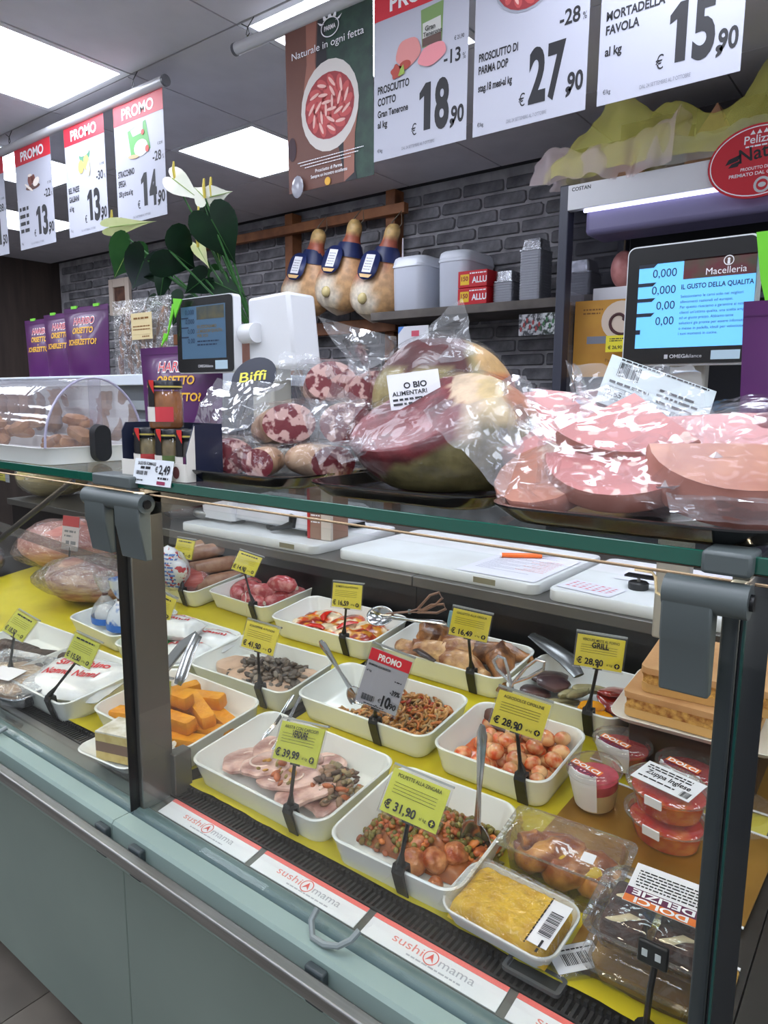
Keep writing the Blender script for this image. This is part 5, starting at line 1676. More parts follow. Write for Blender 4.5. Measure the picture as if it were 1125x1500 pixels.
scissors([(748, 1000), (728, 980), (723, 968), (730, 961), (739, 965), (744, 982)], [(752, 1000), (770, 978), (786, 966), (798, 969), (796, 980), (775, 992)], aty(742, 1042, 1.13), 'steel scissor tongs with two loops standing behind the onion tag', wst, 1.12, (749, 1008))
scissors([(612, 892), (630, 872), (643, 868), (648, 876), (638, 886), (622, 894)], [(612, 897), (632, 886), (650, 885), (653, 892), (640, 898), (622, 897)], aty(566, 899, 1.335), 'brown handled scissor tongs resting over the pizzaiola tray', mat('bronze_steel', (150, 120, 106), .35, metal=.6), 1.345, (600, 896))
def tongs(pts, w0, lab, m, th=.0016):
    t = thing('steel_tongs', lab, 'tongs', pts[-1][-1])
    o = Vector(pts[-1][-1])
    for P in pts:
        Q = [Vector(q) - o for q in P]
        n = len(Q)
        MB().tube(Q, [w0 * (.75 + .25 * i / (n - 1)) if i < n - 1 else w0 * .6 for i in range(n)], 8, .16, up=(.5, -.8, .2)).build('arm', m, t)
    return t
gy = .80
tongs([[aty(290, 930, .88), aty(268, 945, .86), aty(236, 985, .83), aty(228, 1003, .82)], [aty(290, 930, .88), aty(278, 955, .86), aty(266, 990, .83), aty(260, 1003, .82)]], .013, 'steel serving tongs standing in the yellow polenta sticks', shiny)
tongs([[aty(430, 1018, .96), aty(404, 1060, .89), aty(388, 1078, .87), aty(372, 1108, .84)], [aty(440, 1020, .96), aty(425, 1050, .91), aty(415, 1075, .87), aty(395, 1105, .84)]], .0042, 'thin steel tongs standing in the roast pork slices', shiny)
scoop = thing('steel_scoop', 'dark steel scoop tongs lying across the grilled vegetables', 'tongs', on(TGr[0], -.07, .04, .06).to_translation())
o_ = scoop.location
MB().tube([aty(778, 930, 1.42) - o_, aty(800, 944, 1.40) - o_, aty(830, 965, 1.36) - o_, aty(848, 990, 1.33) - o_], [.010, .017, .02, .012], 10, .3, up=(0, -.4, 1)).build('arm', mat('grey_steel', (110, 112, 112), .25, metal=.8), scoop)
t = thing('dark_spoon', 'dark spoon handle resting on the front of chicken tray', 'spoon', on(TGa[0], -.05, -.075, .05).to_translation())
MB().tube([(-.035, .03, .0), (-.01, .01, .012), (.02, -.01, .014), (.05, -.01, .006)], [.006, .010, .012, .006], 8, .4).build('handle', mat('spoon_dark', (52, 40, 36), .3), t)
t = thing('blue_handle', 'pale blue utensil handle standing between pizzaiola and chicken trays', 'handle', on(TGa[0], -.07, .085, .05).to_translation())
MB().tube([(0, 0, -.02), (0, 0, .02), (.002, .004, .045)], [.006, .007, .006], 10).build('grip', mat('pale_blue', (130, 176, 186), .4), t)
# ================================================================== packed desserts at the right of the deck
gold = mat('gold_card', (176, 134, 60), .3, metal=.55, col2=(150, 110, 46), ns=9)
clearp = film('clear_plastic', (.97, .97, .97), .07, .05, .15, 30, haze=.045, edge=.55)
def deckM(x, y, h=0.0, rz=0.0):
    return Matrix.Translation((x, y, deckz(y) + .0035 + h)) @ Euler((TILT, 0, rz)).to_matrix().to_4x4()
def gsheet(lab, c, w_, d_, rz):
    t = tthing('gold_cake_board', lab, 'cake board', deckM(c.x, c.y, .0, rz), 'gold cake boards')
    MB().loops([rrect(w_, d_, .006, 0, 2), rrect(w_, d_, .006, .0022, 2)]).build('board', gold, t, smooth=False)
    b = MB()
    for s in (-1, 1):
        b.box(-w_ / 2, w_ / 2, s * d_ / 2 - .002, s * d_ / 2 + .002, .0022, .0034)
    b.build('white_edge', mat('sticker_white'), t, smooth=False)
cb = atd(945, 1200)
gsheet('gold cake board under the dessert cups', Vector((-.27, 1.02, 0)), .29, .19, -.05)
gsheet('gold cake board under the packed brownies at lower right', Vector((-.21, .795, 0)), .18, .12, 0)
gsheet('dark gold cake board under the crumb cake riser', Vector((-.28, 1.27, 0)), .30, .22, 0)

LBL = mat('sticker_white')
org = mat('label_orange', (226, 120, 50), .5)
plum = mat('label_plum', (96, 34, 74), .5)
def flatprint(t, items, z, rz=0, off=(0, 0), m=INK, name='printed_text'):
    p = Print()
    for it in items:
        it(p)
    c, s = cos(rz), sin(rz)
    p.v = [(off[0] + x * c - zz * s, off[1] + x * s + zz * c, z) for x, y, zz in p.v]
    return p.build(name, m, t, smooth=False)

def cup(c, sx, sy, h, fill, top, lab, label=True):
    t = tthing('dessert_cup', lab, 'dessert', deckM(c.x, c.y, .003, -.3), 'dessert cups')
    MB().lathe([(.030, 0), (.031, .001), (.040, h)], n=24, sx=sx, sy=sy, cap=False).build('cup', clearp, t)
    MB().lathe([(.0285, .001), (.0345, h * .55)], n=24, sx=sx, sy=sy).build('cream', fill, t)
    MB().lathe([(.0346, h * .55), (.037, h * .82), (.02, h * .9)], n=24, sx=sx, sy=sy).build('topping', top, t)
    MB().lathe([(.0405, h - .002), (.044, h), (.044, h + .004), (.041, h + .008), (.036, h + .010), (.001, h + .010)], n=24, sx=sx, sy=sy, cap=False).build('lid', clearp, t)
    if label:
        b = MB()
        def fn(u, v):
            a = -pi / 2 - .75 + 1.5 * u
            z = .006 + (h + .0) * v
            r_ = .0305 + .0100 * z / h + .0012
            if v > .8:
                return Vector((r_ * sx * cos(a) * (1.6 - v * .75), r_ * sy * sin(a) * (1.6 - v * .75), h + .0115))
            return Vector((r_ * sx * cos(a), r_ * sy * sin(a), z))
        b.grid(fn, 10, 10)
        b.build('paper_label', LBL, t)
        flatprint(t, [lambda p: p.rect(-.028, .028, .0, .012)], h + .0125, 0, (0, -.024), org, 'label_band')
        flatprint(t, [lambda p: p.text('DOLCI', 0, .001, .009, width=.05, bold=.03, al='c')], h + .0129, 0, (0, -.024), white_ink(), 'label_word')
        flatprint(t, [lambda p: p.text('DELIZIE', 0, 0, .008, width=.05, bold=.03, al='c')], h + .0125, 0, (0, -.034), plum, 'label_word')
cream = mat('custard', (232, 212, 160), .4)
pinks = mat('pink_sponge', (214, 62, 86), .6, col2=(190, 44, 66), ns=50)
redj = mat('red_jelly', (176, 26, 36), .2, col2=(150, 20, 30), ns=30, coat=.4)
cup(atd(872, 1182), 1, 1, .062, cream, pinks, 'round dessert cup with custard and pink top in front')
cup(atd(912, 1125), 1.25, .95, .042, redj, redj, 'oval dessert cup with dark red filling behind the custard cup')
cup(atd(1010, 1165), 1.3, 1.0, .045, redj, redj, 'oval dessert cup half hidden behind the stacked trifles')
redo = mat('trifle_red', (206, 40, 26), .25, col2=(226, 120, 40), ns=26, nlo=.45, nhi=.65, coat=.4)
cz = atd(975, 1232)
for k in range(2):
    t = tthing('trifle_tub', ['lower', 'upper'][k] + ' clear tub of red trifle in the stack of two', 'dessert', deckM(cz.x, cz.y, .003 + k * .047, -.25), 'stacked trifle tubs')
    MB().lathe([(.042, 0), (.050, .036)], n=28, sx=1.15, sy=.85, cap=False).build('tub', clearp, t)
    MB().lathe([(.041, .001), (.0475, .029), (.03, .031)], n=28, sx=1.15, sy=.85).build('trifle', redo, t)
    MB().lathe([(.050, .034), (.056, .036), (.056, .040), (.051, .042), (.049, .046), (.001, .046)], n=28, sx=1.15, sy=.85, cap=False).build('lid', clearp, t)
    MB().box(-.008, .018, -.0495, -.047, .030, .044).build('seal_sticker', LBL, t, smooth=False)
    if k == 1:
        MB().box(-.046, .046, -.026, .026, .0464, .0470).build('paper_label', LBL, t, smooth=False)
        flatprint(t, [lambda p: p.text('Zuppa Inglese', 0, -.004, .011, width=.07, bold=.02, al='c').bars(.028, .042, -.022, -.008, 8).micro(-.04, .03, .016, .003).micro(-.04, .03, .010, .003).micro(-.04, .02, -.016, .003)], .0474)
# braided pastry box
L, B, R, F = (atd(*p, .072) for p in ((711, 1223), (778, 1176), (959, 1240), (894, 1286)))
c = (L + B + R + F) / 4
bw, bd = ((F - L).length + (R - B).length) / 2, ((B - L).length + (R - F).length) / 2
bz = atan2((F - L).y + (R - B).y, (F - L).x + (R - B).x)
MP = deckM(c.x, c.y, .0, bz)
t = tthing('pastry_box', 'clear hinged plastic box holding a braided pastry', 'plastic box', MP)
MB().loops([rrect(bw * .82, bd * .78, .02, 0), rrect(bw * .90, bd * .86, .022, .064), rrect(bw * .99, bd * .98, .012, .065), rrect(bw * .99, bd * .98, .012, .068)], True, False).build('box_base', clearp, t)
MB().loops([rrect(bw * .99, bd * .98, .012, .068), rrect(bw * .90, bd * .88, .02, .069), rrect(bw * .88, bd * .85, .02, .073), rrect(bw * .86, bd * .83, .02, .0745)], False, True).build('box_lid', clearp, t)
MB().box(.03, .047, -.03, -.012, .0754, .0760).build('sticker', LBL, t, smooth=False)
t = tthing('braided_pastry', 'golden braided pastry with yellow custard inside the clear box', 'pastry', on(MP, 0, 0, .004))
pas = mat('pastry_brown', (150, 76, 28), .32, col2=(226, 160, 80), ns=26, nd=5, nlo=.4, nhi=.6, coat=.35, bump=.3, bs=30)
for ph in (0, pi):
    pts = [((u - .5) * bw * .78, .020 * sin(u * 9 + ph) + .004, .026 + .010 * cos(u * 9 + ph) * 1) for u in [k / 30 for k in range(31)]]
    rr = [.010 + .011 * sin(pi * k / 30) for k in range(31)]
    b = MB().tube(pts, rr, 12)
    b.v = [tuple(Vector(p) + Vector((0, 0, .0022)) * sin(p[0] * 260 + p[1] * 120)) for p in b.v]
    b.build('strand', pas, t)
MB().ball((.02, -.006, .036), .035, .016, .012, 14, 8, nz=.2).build('custard', mat('custard_yellow', (236, 196, 40), .3), t)
t2 = tthing('braided_pastry', 'darker braided pastry end at the left inside the clear box', 'pastry', on(MP, -bw * .2, .03, .004, .5))
MB().tube([(-.05, 0, .02), (-.03, .002, .02), (0, .004, .022), (.03, .002, .02), (.05, 0, .018)], [.008, .016, .018, .016, .008], 12).build('strand', mat('pastry_dark', (140, 72, 36), .35, col2=(186, 112, 58), ns=18, coat=.35), t2)
# yellow mash in a foam tray
L, B, R, F = (atd(*p, .03) for p in ((646, 1342), (694, 1264), (855, 1344), (812, 1434)))
c = (L + B + R + F) / 4
bw, bd = ((F - L).length + (R - B).length) / 2, ((B - L).length + (R - F).length) / 2
bz = atan2((F - L).y + (R - B).y, (F - L).x + (R - B).x)
MY = deckM(c.x, c.y, .016, bz)
t = tthing('foam_tray', 'white foam tray holding a wrapped yellow cake block at the front', 'tray', MY)
MB().loops([rrect(bw * .84, bd * .80, .015, 0), rrect(bw * .97, bd * .97, .022, .022), rrect(bw, bd, .025, .024), rrect(bw, bd, .025, .027), rrect(bw * .96, bd * .95, .022, .027), rrect(bw * .82, bd * .78, .015, .004)]).build('tray_body', mat('foam_white', (232, 234, 234), .5), t)
t = tthing('yellow_cake', 'rectangular yellow mimosa cake block wrapped in clear film', 'cake', on(MY, 0, 0, .005))
def ytop(u, v):
    x, y = (u - .5) * 2, (v - .5) * 2
    e = max(0, 1 - abs(x) ** 10) * max(0, 1 - abs(y) ** 10)
    p = Vector((x * bw * .43, y * bd * .41, 0))
    return Vector((p.x, p.y, (.031 + .003 * vn(p, 70) + .002 * vn(p, 140)) * e ** .5))
MB().grid(ytop, 44, 36).build('cake', mat('mimosa_yellow', (226, 186, 44), .5, col2=(206, 160, 24), ns=45, nd=4, bump=.5, bs=60), t, ang=180)
def wfilm(u, v):
    x, y = (u - .5) * 2, (v - .5) * 2
    p = Vector((x * bw * .485, y * bd * .485, 0))
    e = max(0, 1 - abs(x) ** 8) * max(0, 1 - abs(y) ** 8)
    return Vector((p.x, p.y, .022 + .016 * e ** .5 + .0012 * vn(p, 35)))
MB().grid(wfilm, 30, 24).build('film', film('wrap_film', (1, 1, 1), .05, .04, .7, 55, haze=.02, edge=.45), t, ang=180)
MB().box(bw * .30, bw * .46, -bd * .46, bd * .25, .0375, .0382).build('price_label', LBL, t, smooth=False)
flatprint(t, [lambda p: p.bars(-.02, .02, 0, .016, 18).micro(-.04, .04, .022, .002).micro(-.045, -.025, .004, .003)], .0388, pi / 2, (bw * .44, -bd * .12))
t = tthing('small_label', 'loose barcode label packet lying beside the yellow cake', 'label', deckM(c.x + bw * .55, c.y + .0, .004, .9))
MB().box(-.035, .035, -.022, .022, 0, .012).build('packet', clearp, t, bevel=.004)
MB().box(-.033, .030, -.018, .018, .0125, .013).build('paper', LBL, t, smooth=False)
flatprint(t, [lambda p: p.bars(-.02, .015, -.01, .006, 16).micro(-.025, .025, .01, .002)], .0135)
# brownies in stacked clear boxes
cbx = atd(957, 1432)
brown = mat('brownie', (52, 30, 26), .45, col2=(88, 56, 44), ns=40, nd=4, bump=.4, bs=60)
for k in range(2):
    MBx = deckM(-.204, .79, .005 + k * .048, .05)
    t = tthing('brownie_box', ['lower clear box with fluted gold base under the brownies', 'upper clear box of dark brownies with orange and plum label'][k], 'plastic box', MBx, 'stacked brownie boxes')
    MB().loops([rrect(.115, .085, .015, 0), rrect(.130, .10, .018, .026), rrect(.145, .115, .02, .027), rrect(.145, .115, .02, .030)], True, False).build('box_base', clearp, t)
    MB().loops([rrect(.145, .115, .02, .030), rrect(.132, .102, .018, .032), rrect(.122, .092, .018, .046), rrect(.116, .086, .016, .0475)], False, True).build('box_lid', clearp, t)
    if k == 0:
        fl = []
        base = rrect(.112, .082, .015, 0, 14)
        for z, s in ((.001, .98), (.024, 1.08)):
            fl.append([Vector((p.x * s * (1 + (.02 if i % 2 else 0)), p.y * s * (1 + (.02 if i % 2 else 0)), z)) for i, p in enumerate(base)])
        MB().loops(fl).build('gold_liner', gold, t, smooth=False)
    else:
        MB().box(-.035, .050, -.012, .055, .0478, .0484).build('paper_label', LBL, t, smooth=False)
        flatprint(t, [lambda p: p.rect(-.042, .042, .0, .011)], .0488, pi, (.0075, -.001), org, 'label_band')
        flatprint(t, [lambda p: p.rect(-.042, .042, -.013, .0)], .0488, pi, (.0075, -.001 + .0), plum, 'label_band')
        flatprint(t, [lambda p: p.text('DOLCI', 0, .001, .009, width=.06, bold=.03, al='c').text('DELIZIE', 0, -.011, .009, width=.07, bold=.03, al='c')], .0492, pi, (.0075, -.001), white_ink(), 'label_word')
        flatprint(t, [lambda p: [p.micro(-.036, .036, -.020 - q * .005, .0022, q) for q in range(6)]], .0488, pi, (.0075, -.001))
    for q, (x, y) in enumerate(((-.03, -.02), (.03, -.02), (-.03, .02), (.03, .02))):
        t3 = tthing('brownie', 'dark brownie square with cream streaks in a clear box', 'cake', on(MBx, x, y, .003 if k else .0035), 'brownies')
        if k == 0:
            bpy.data.objects.remove(t3)
            continue
        MB().loops([rrect(.048, .036, .006, 0, 2), rrect(.05, .038, .007, .02, 2), rrect(.044, .032, .006, .027, 2)]).build('square', brown, t3)
        MB().tube([(-.018, -.01, .026), (-.004, -.006, .0285), (.006, .004, .0285), (.018, .008, .026)], [.002, .005, .005, .002], 8, .5).build('cream_streak', mat('cream_streak', (222, 208, 170), .5), t3)
# black tag holder in front of the brownies
t = thing('tag_holder', 'empty black tag holder standing in front of the brownie box', 'tag holder', (-.186, .7135, .781))
MB().tube([(0, 0, 0), (.002, 0, .05), (.004, .004, .078)], .0035, 6).build('stem', blackp, t)
MB().box(-.014, .018, -.002, .004, .078, .105).build('grip', blackp, t, bevel=.002)
for xx in (-.006, .008):
    MB().box(xx - .003, xx + .003, -.0028, -.0018, .088, .096).build('slot', mat('slot_light', (200, 204, 206), .4), t, smooth=False)
MB().lathe([(.012, 0), (.012, .003)], n=12).build('foot', blackp, t)
# crumb cake on a riser
MR = deckM(-.29, 1.27, .0045, 0)
t = tthing('display_riser', 'dark brown riser box carrying the crumb cake tray', 'riser', MR)
MB().box(-.085, .12, -.075, .09, 0, .082).build('riser', mat('riser_brown', (40, 32, 26), .4, col2=(62, 46, 34), ns=6), t, bevel=.002)
t = tthing('cake_tray', 'white cardboard tray under the crumb cake slices', 'tray', on(MR, .02, -.005, .082, .03))
MB().loops([rrect(.235, .165, .02, 0), rrect(.25, .185, .025, .002), rrect(.27, .205, .03, .014), rrect(.268, .203, .03, .0145), rrect(.245, .18, .025, .005), rrect(.225, .155, .02, .003)]).build('tray', mat('carton_white', (226, 222, 214), .55), t)
crust = mat('cake_crust', (190, 140, 92), .7, col2=(206, 160, 112), ns=14, bump=.2)
crumb = mat('cake_crumb', (214, 166, 88), .8, col2=(150, 92, 40), ns=90, nd=3, bump=.8, bs=90)
for k, (x, y, z, a, lab) in enumerate(((.01, -.01, .005, .0, 'lower crumb cake slab on the white tray at right'), (.03, .01, .051, .06, 'upper crumb cake slab on the white tray at right'))):
    t = tthing('crumb_cake', lab, 'cake', on(MR, x, y, .0825 + z, a), 'crumb cake slabs')
    def lay(z0, z1, s, jag):
        ls = []
        for zz in (z0, (z0 + z1) / 2, z1):
            base = rrect(.205 * s, .15 * s, .012, zz, 10)
            ls.append([p + Vector((vn(p, 90, zz * 50 + k) * jag, vn(p, 90, zz * 70 + 3 + k) * jag, 0)) for p in base])
        return MB().loops(ls)
    lay(0, .016, 1, .002).build('bottom_crust', mat('cake_base', (206, 164, 104), .7), t)
    lay(.016, .034, .985, .006).build('crumb_filling', crumb, t)
    lay(.034, .045, 1, .003).build('top_crust', crust, t)
# clear lid lying in the dark corner
t = tthing('clear_lid', 'round clear plastic lid lying in the dark corner behind trifles', 'lid', deckM(-.19, 1.14, .004))
MB().lathe([(.001, .012), (.05, .012), (.056, .004), (.064, .003), (.064, .001)], n=28, cap=False).build('lid', clearp, t)

# ================================================================== left unit: wrapped meats behind the glass
filmw = film('meat_film', (.96, .96, .97), .10, .05, .8, 26, haze=.07, edge=.6)
def wrapped(c, w_, d_, h, col, col2, lab, rz=0, seed=0, ns=9, stretch=(1, 1, 8)):
    t = thing('wrapped_meat', lab, 'meat', c, (0, 0, rz), 'wrapped meats in left unit')
    m = mat('meat_%d' % seed, col, .4, col2=col2, ns=ns, stretch=stretch)
    b = MB().ball((0, 0, h / 2), w_ / 2, d_ / 2, h / 2, 22, 12, nz=.16, nsc=9)
    b.build('meat', m, t)
    b = MB().ball((0, 0, h / 2 + .003), w_ / 2 * 1.05, d_ / 2 * 1.05, h / 2 * 1.06, 26, 14, nz=.25, nsc=11)
    b.build('film', filmw, t)
def wd(px, py, y):
    p = aty(px, py, y)
    return (p.x, p.y, p.z)
wrapped((-2.06, 1.16, deckz(1.16) + .004), .34, .26, .13, (136, 84, 84), (196, 160, 140), 'big wrapped stack of sliced ham in front of blue bags', .2, 1, 16, (1, 1, 5))
wrapped((-2.45, 1.30, deckz(1.3) + .004), .36, .30, .17, (196, 120, 112), (226, 170, 158), 'pink wrapped meat at the left edge of the left unit', .1, 2)
wrapped((-2.75, 1.05, deckz(1.05) + .004), .32, .26, .11, (206, 190, 190), (176, 130, 130), 'pale wrapped meat low at the left photo edge', 0, 3)
wrapped((-1.86, 1.33, deckz(1.33) + .004), .24, .15, .10, (190, 84, 78), (214, 128, 118), 'red wrapped meat just behind the mozzarella bags', 0, 4, 20)
wrapped((-2.15, 1.60, WT), .20, .2, .10, (74, 46, 44), (110, 70, 60), 'dark brown cured meat block on the worktop', .1, 5)
wrapped((-2.75, 1.75, WT), .42, .3, .25, (232, 206, 160), (214, 170, 120), 'large golden wrapped cheese piece behind the diagonal bar', .1, 6)
wrapped((-2.38, 1.80, WT), .34, .24, .20, (232, 178, 146), (236, 206, 170), 'peach coloured wrapped ham in the wire basket', 0, 7)
wrapped((-3.1, 1.6, WT), .3, .3, .2, (216, 200, 140), (190, 176, 120), 'yellow green wrapped cheese at the far left', 0, 8)
t = thing('wire_basket', 'thin dark wire basket front holding wrapped hams', 'basket', (-2.4, 1.66, WT))
for z in (.0, .11):
    MB().tube([(-.28, .26, z + .004), (-.28, 0, z + .004), (.22, 0, z + .004), (.22, .26, z + .004)], .003, 6).build('wire', mat('wire_black'), t)
for k in range(6):
    MB().cyl((-.28 + k * .1, 0, .004), (-.28 + k * .1, 0, .114), .0018, n=6).build('wire', mat('wire_black'), t)
ps = aty(92, 792, 1.18)
t = thing('price_card', 'faded red topped price card standing among wrapped meats', 'price tag', (ps.x, 1.20, deckz(1.2) + .12), (-.15, 0, .15))
MB().box(-.042, .042, 0, .0015, 0, .115).build('card', mat('faded_card', (196, 188, 196), .4), t, smooth=False)
Print(.0006).rect(-.042, .042, .08, .115).build('red_header', mat('faded_red', (176, 70, 76), .5), t, smooth=False)
Print(.0006).micro(-.03, .03, .06, .007).micro(-.03, .01, .045, .006).micro(-.02, .03, .02, .012).build('printed_text', mat('grey_ink'), t, smooth=False)
MB().cyl((0, .002, -.115), (0, .002, 0.01), .003, n=6).build('stem', blackp, t)
t = thing('diagonal_brace', 'dark steel diagonal brace behind the left glass', 'brace')
MB().tube([aty(-60, 838, .86), aty(108, 703, .86)], .0085, 8, .5, up=(0, 1, 0)).build('bar', mat('brace_dark', (66, 66, 72), .4, metal=.6), t)
t = thing('price_rail', 'clear plastic price rail crossing behind the left glass', 'rail')
pa_, pb_ = aty(-10, 775, 1.12), aty(172, 838, 1.12)
b = MB()
b.prism([pa_, pa_ + Vector((0, .002, 0)), pa_ + Vector((0, .012, .03)), pa_ + Vector((0, .010, .03))], pb_ - pa_)
b.build('rail', clearp, t, smooth=False)
for px, lab in ((-8, 'left'), (42, 'right')):
    p_ = aty(px + 8, 698, 1.5)
    t = thing('shelf_label', lab + ' small yellow label on the grey rail below the shelf at top left', 'label', (p_.x, 1.5, p_.z - .018))
    MB().box(-.05, .05, 0, .002, 0, .036).build('card', mat('label_dim', (196, 190, 90), .5), t, smooth=False)
    Print(.0006).micro(-.04, .03, .022, .004).text('16,90', -.03, .006, .011, bold=.02).build('printed_text', INK, t, smooth=False)
    MB().box(.052, .09, -.0, .002, -.004, .04).build('holder', mat('holder_grey', (160, 164, 172), .4), t, smooth=False)
# ================================================================== things on the glass shelf
blk = mat('black_tray', (16, 16, 18), .18, coat=.4)
def btray(cx, cy, w_, d_, rz, lab):
    t = thing('black_tray', lab, 'tray', (cx, cy, ZS + .0008), (0, 0, rz), 'black plastic trays on the glass shelf')
    MB().loops([rrect(w_ * .86, d_ * .88, .04, 0), rrect(w_ * .9, d_ * .92, .045, .004), rrect(w_, d_, .05, .016), rrect(w_, d_, .05, .018), rrect(w_ * .97, d_ * .97, .05, .018), rrect(w_ * .87, d_ * .89, .04, .006), rrect(w_ * .84, d_ * .86, .04, .004)]).build('tray', blk, t)
btray(-.785, .80, .255, .33, .02, 'black tray of salami packs at the left of the shelf')
btray(-.505, .80, .262, .33, .03, 'black tray of ham pieces in the middle of the shelf')
btray(-.225, .78, .275, .33, .03, 'black tray of mortadella pieces at the right of the shelf')
ST = ZS + .0075
vac = film('vacuum_film', (.985, .985, .99), .016, .08, .32, 16, haze=.012, edge=.26)
vac2 = film('bag_film', (.97, .98, .99), .04, .08, .24, 12, haze=.14, edge=.42)
CR38 = radians(38)


def pack(t, w_, d_, h, seed, curl=.02, m=None, name='film'):
    """clear bag: bulge over the food, flat wavy seams lifting at the corners"""
    def sf(s):
        def fn(u, v):
            x, y = (u - .5) * 2, (v - .5) * 2
            e = max(0, 1 - abs(x) ** 4) ** .7 * max(0, 1 - abs(y) ** 4) ** .7
            e = max(0, e * 1.25 - .12)
            ed = max(abs(x), abs(y)) ** 4
            z = h * .42 + s * h * .56 * min(1, e) * (1 + .16 * vn((x, y, seed), 2.6)) + ed * curl * (vn((x, y, seed + 5), 1.6) * 1.4 + .35) + .004 * vn((x, y, seed), 5)
            return Vector((x * w_ / 2 * (1 + .05 * vn((x, y, seed + 2), 2)), y * d_ / 2 * (1 + .05 * vn((x, y, seed + 3), 2)), max(z, .001)))
        return fn
    MB().grid(sf(1), 22, 18).grid(sf(-1), 22, 18).build(name, m or vac, t, ang=180)


def flap(t, pts, seed, amp=.01, name='bag_flap', m=None, n=12):
    """loose sheet of bag film spanned by four points (world), wavy"""
    o = Matrix.LocRotScale(t.location, t.rotation_euler, t.scale).inverted()
    A, B, C2, D = (o @ Vector(p) for p in pts)
    nrm = (B - A).cross(D - A).normalized()
    def fn(u, v):
        p = A.lerp(B, u).lerp(D.lerp(C2, u), v)
        # folded facets
        k = vn((u * 2.2, v * 2.2, seed), 1.0) + .5 * abs(vn((u * 4, v * 4, seed + 4), 1.0)) - .5 * abs(u - v)
        return p + nrm * amp * k * 2
    MB().grid(fn, n, n).build(name, m or vac2, t, ang=24)


sal_face = mat('salami_face', (116, 36, 46), .35, col2=(210, 172, 164), ns=62, nd=3, nlo=.5, nhi=.57, coat=.25)
sal_case = mat('salami_case', (150, 112, 82), .6, col2=(196, 166, 136), ns=22, nd=4)
def salami(loc, rot, l, r0, lab, seed, packw=None, marbled=0):
    t = thing('salami_pack', lab, 'salami', loc, rot, 'vacuum packed salami pieces')
    n = 20
    def ring(x, s):
        pts = []
        for i in range(n):
            a = 2 * pi * i / n
            y, z = r0 * s * 1.25 * cos(a), r0 * s * sin(a)
            pts.append(Vector((x + y * .35, y, z + r0)))
        return pts
    MB().loops([ring(-l / 2, 1), ring(-l / 6, 1.02), ring(l / 6, 1.0), ring(l * .4, .92), ring(l / 2, .6)], False, True).build('casing', sal_face if marbled else sal_case, t)
    fc = [ring(-l / 2 - .0006, 1.0), ring(-l / 2 - .002, .6), ring(-l / 2 - .002, .05)]
    MB().loops(fc, False, True).build('cut_face', sal_face, t)
    pack(t, (packw or l * 1.5), r0 * 3.7, r0 * 2.15, seed)
    return t
Z1 = ST + .001
SAL = [((-.872, .735, Z1), (0, 0, 2.5), .095, .025, 'salami pack lowest at the front left of the salami tray', 1),
       ((-.775, .715, Z1), (0, 0, 2.1), .075, .021, 'salami pack at the front middle of the salami tray', 0),
       ((-.700, .745, Z1), (0, 0, 2.9), .085, .024, 'salami pack at the front right of the salami tray', 0),
       ((-.835, .805, Z1 + .036), (0, .12, 2.6), .125, .031, 'large brown salami pack lying across the middle of the pile', 0),
       ((-.70, .81, Z1 + .045), (0, 0, 2.3), .10, .031, 'salami pack with marbled cut face beside the hams', 0),
       ((-.725, .885, Z1 + .088), (0, .1, 2.6), .10, .031, 'salami pack on top at the right of the pile', 1),
       ((-.80, .875, Z1 + .100), (.1, .15, 2.4), .12, .031, 'topmost marbled salami pack of the pile', 1),
       ((-.875, .87, Z1 + .03), (0, 0, 2.2), .10, .028, 'salami pack at the back left of the pile', 1)]
for k, s in enumerate(SAL):
    t = salami(s[0], s[1], s[2], s[3], s[4], k + 1, marbled=s[5])
    if k == 3:
        flap(t, [aty(268, 628, .72), aty(325, 560, .78), aty(420, 560, .78), aty(350, 640, .72)], 3, .012)
    if k == 6:
        flap(t, [aty(400, 560, .84), aty(420, 520, .9), aty(455, 515, .9), aty(500, 560, .84)], 8, .012)
    if k == 4:
        flap(t, [aty(440, 600, .72), aty(490, 570, .76), aty(540, 590, .76), aty(470, 690, .70)], 9, .014)
t = thing('round_label', 'dark blue round paper label with yellow Biffi script among salami packs', 'label', aty(372, 552, .86), (radians(-35), 0, radians(20)))
MB().lathe([(.001, -.0008), (.042, -.0008), (.042, .0008), (.001, .0008)], n=28, M=Matrix.Rotation(pi / 2, 4, 'X')).build('disc', mat('label_navy', (24, 30, 48), .4), t)
Print(.0014).text('Biffi', 0, -.010, .022, width=.050, bold=.012, al='c', rot=.15).build('script', mat('script_yellow', (214, 206, 70), .5), t, smooth=False)
MB().cyl((0, .002, -.09), (0, .002, .0), .002, n=6).build('stick', blackp, t)


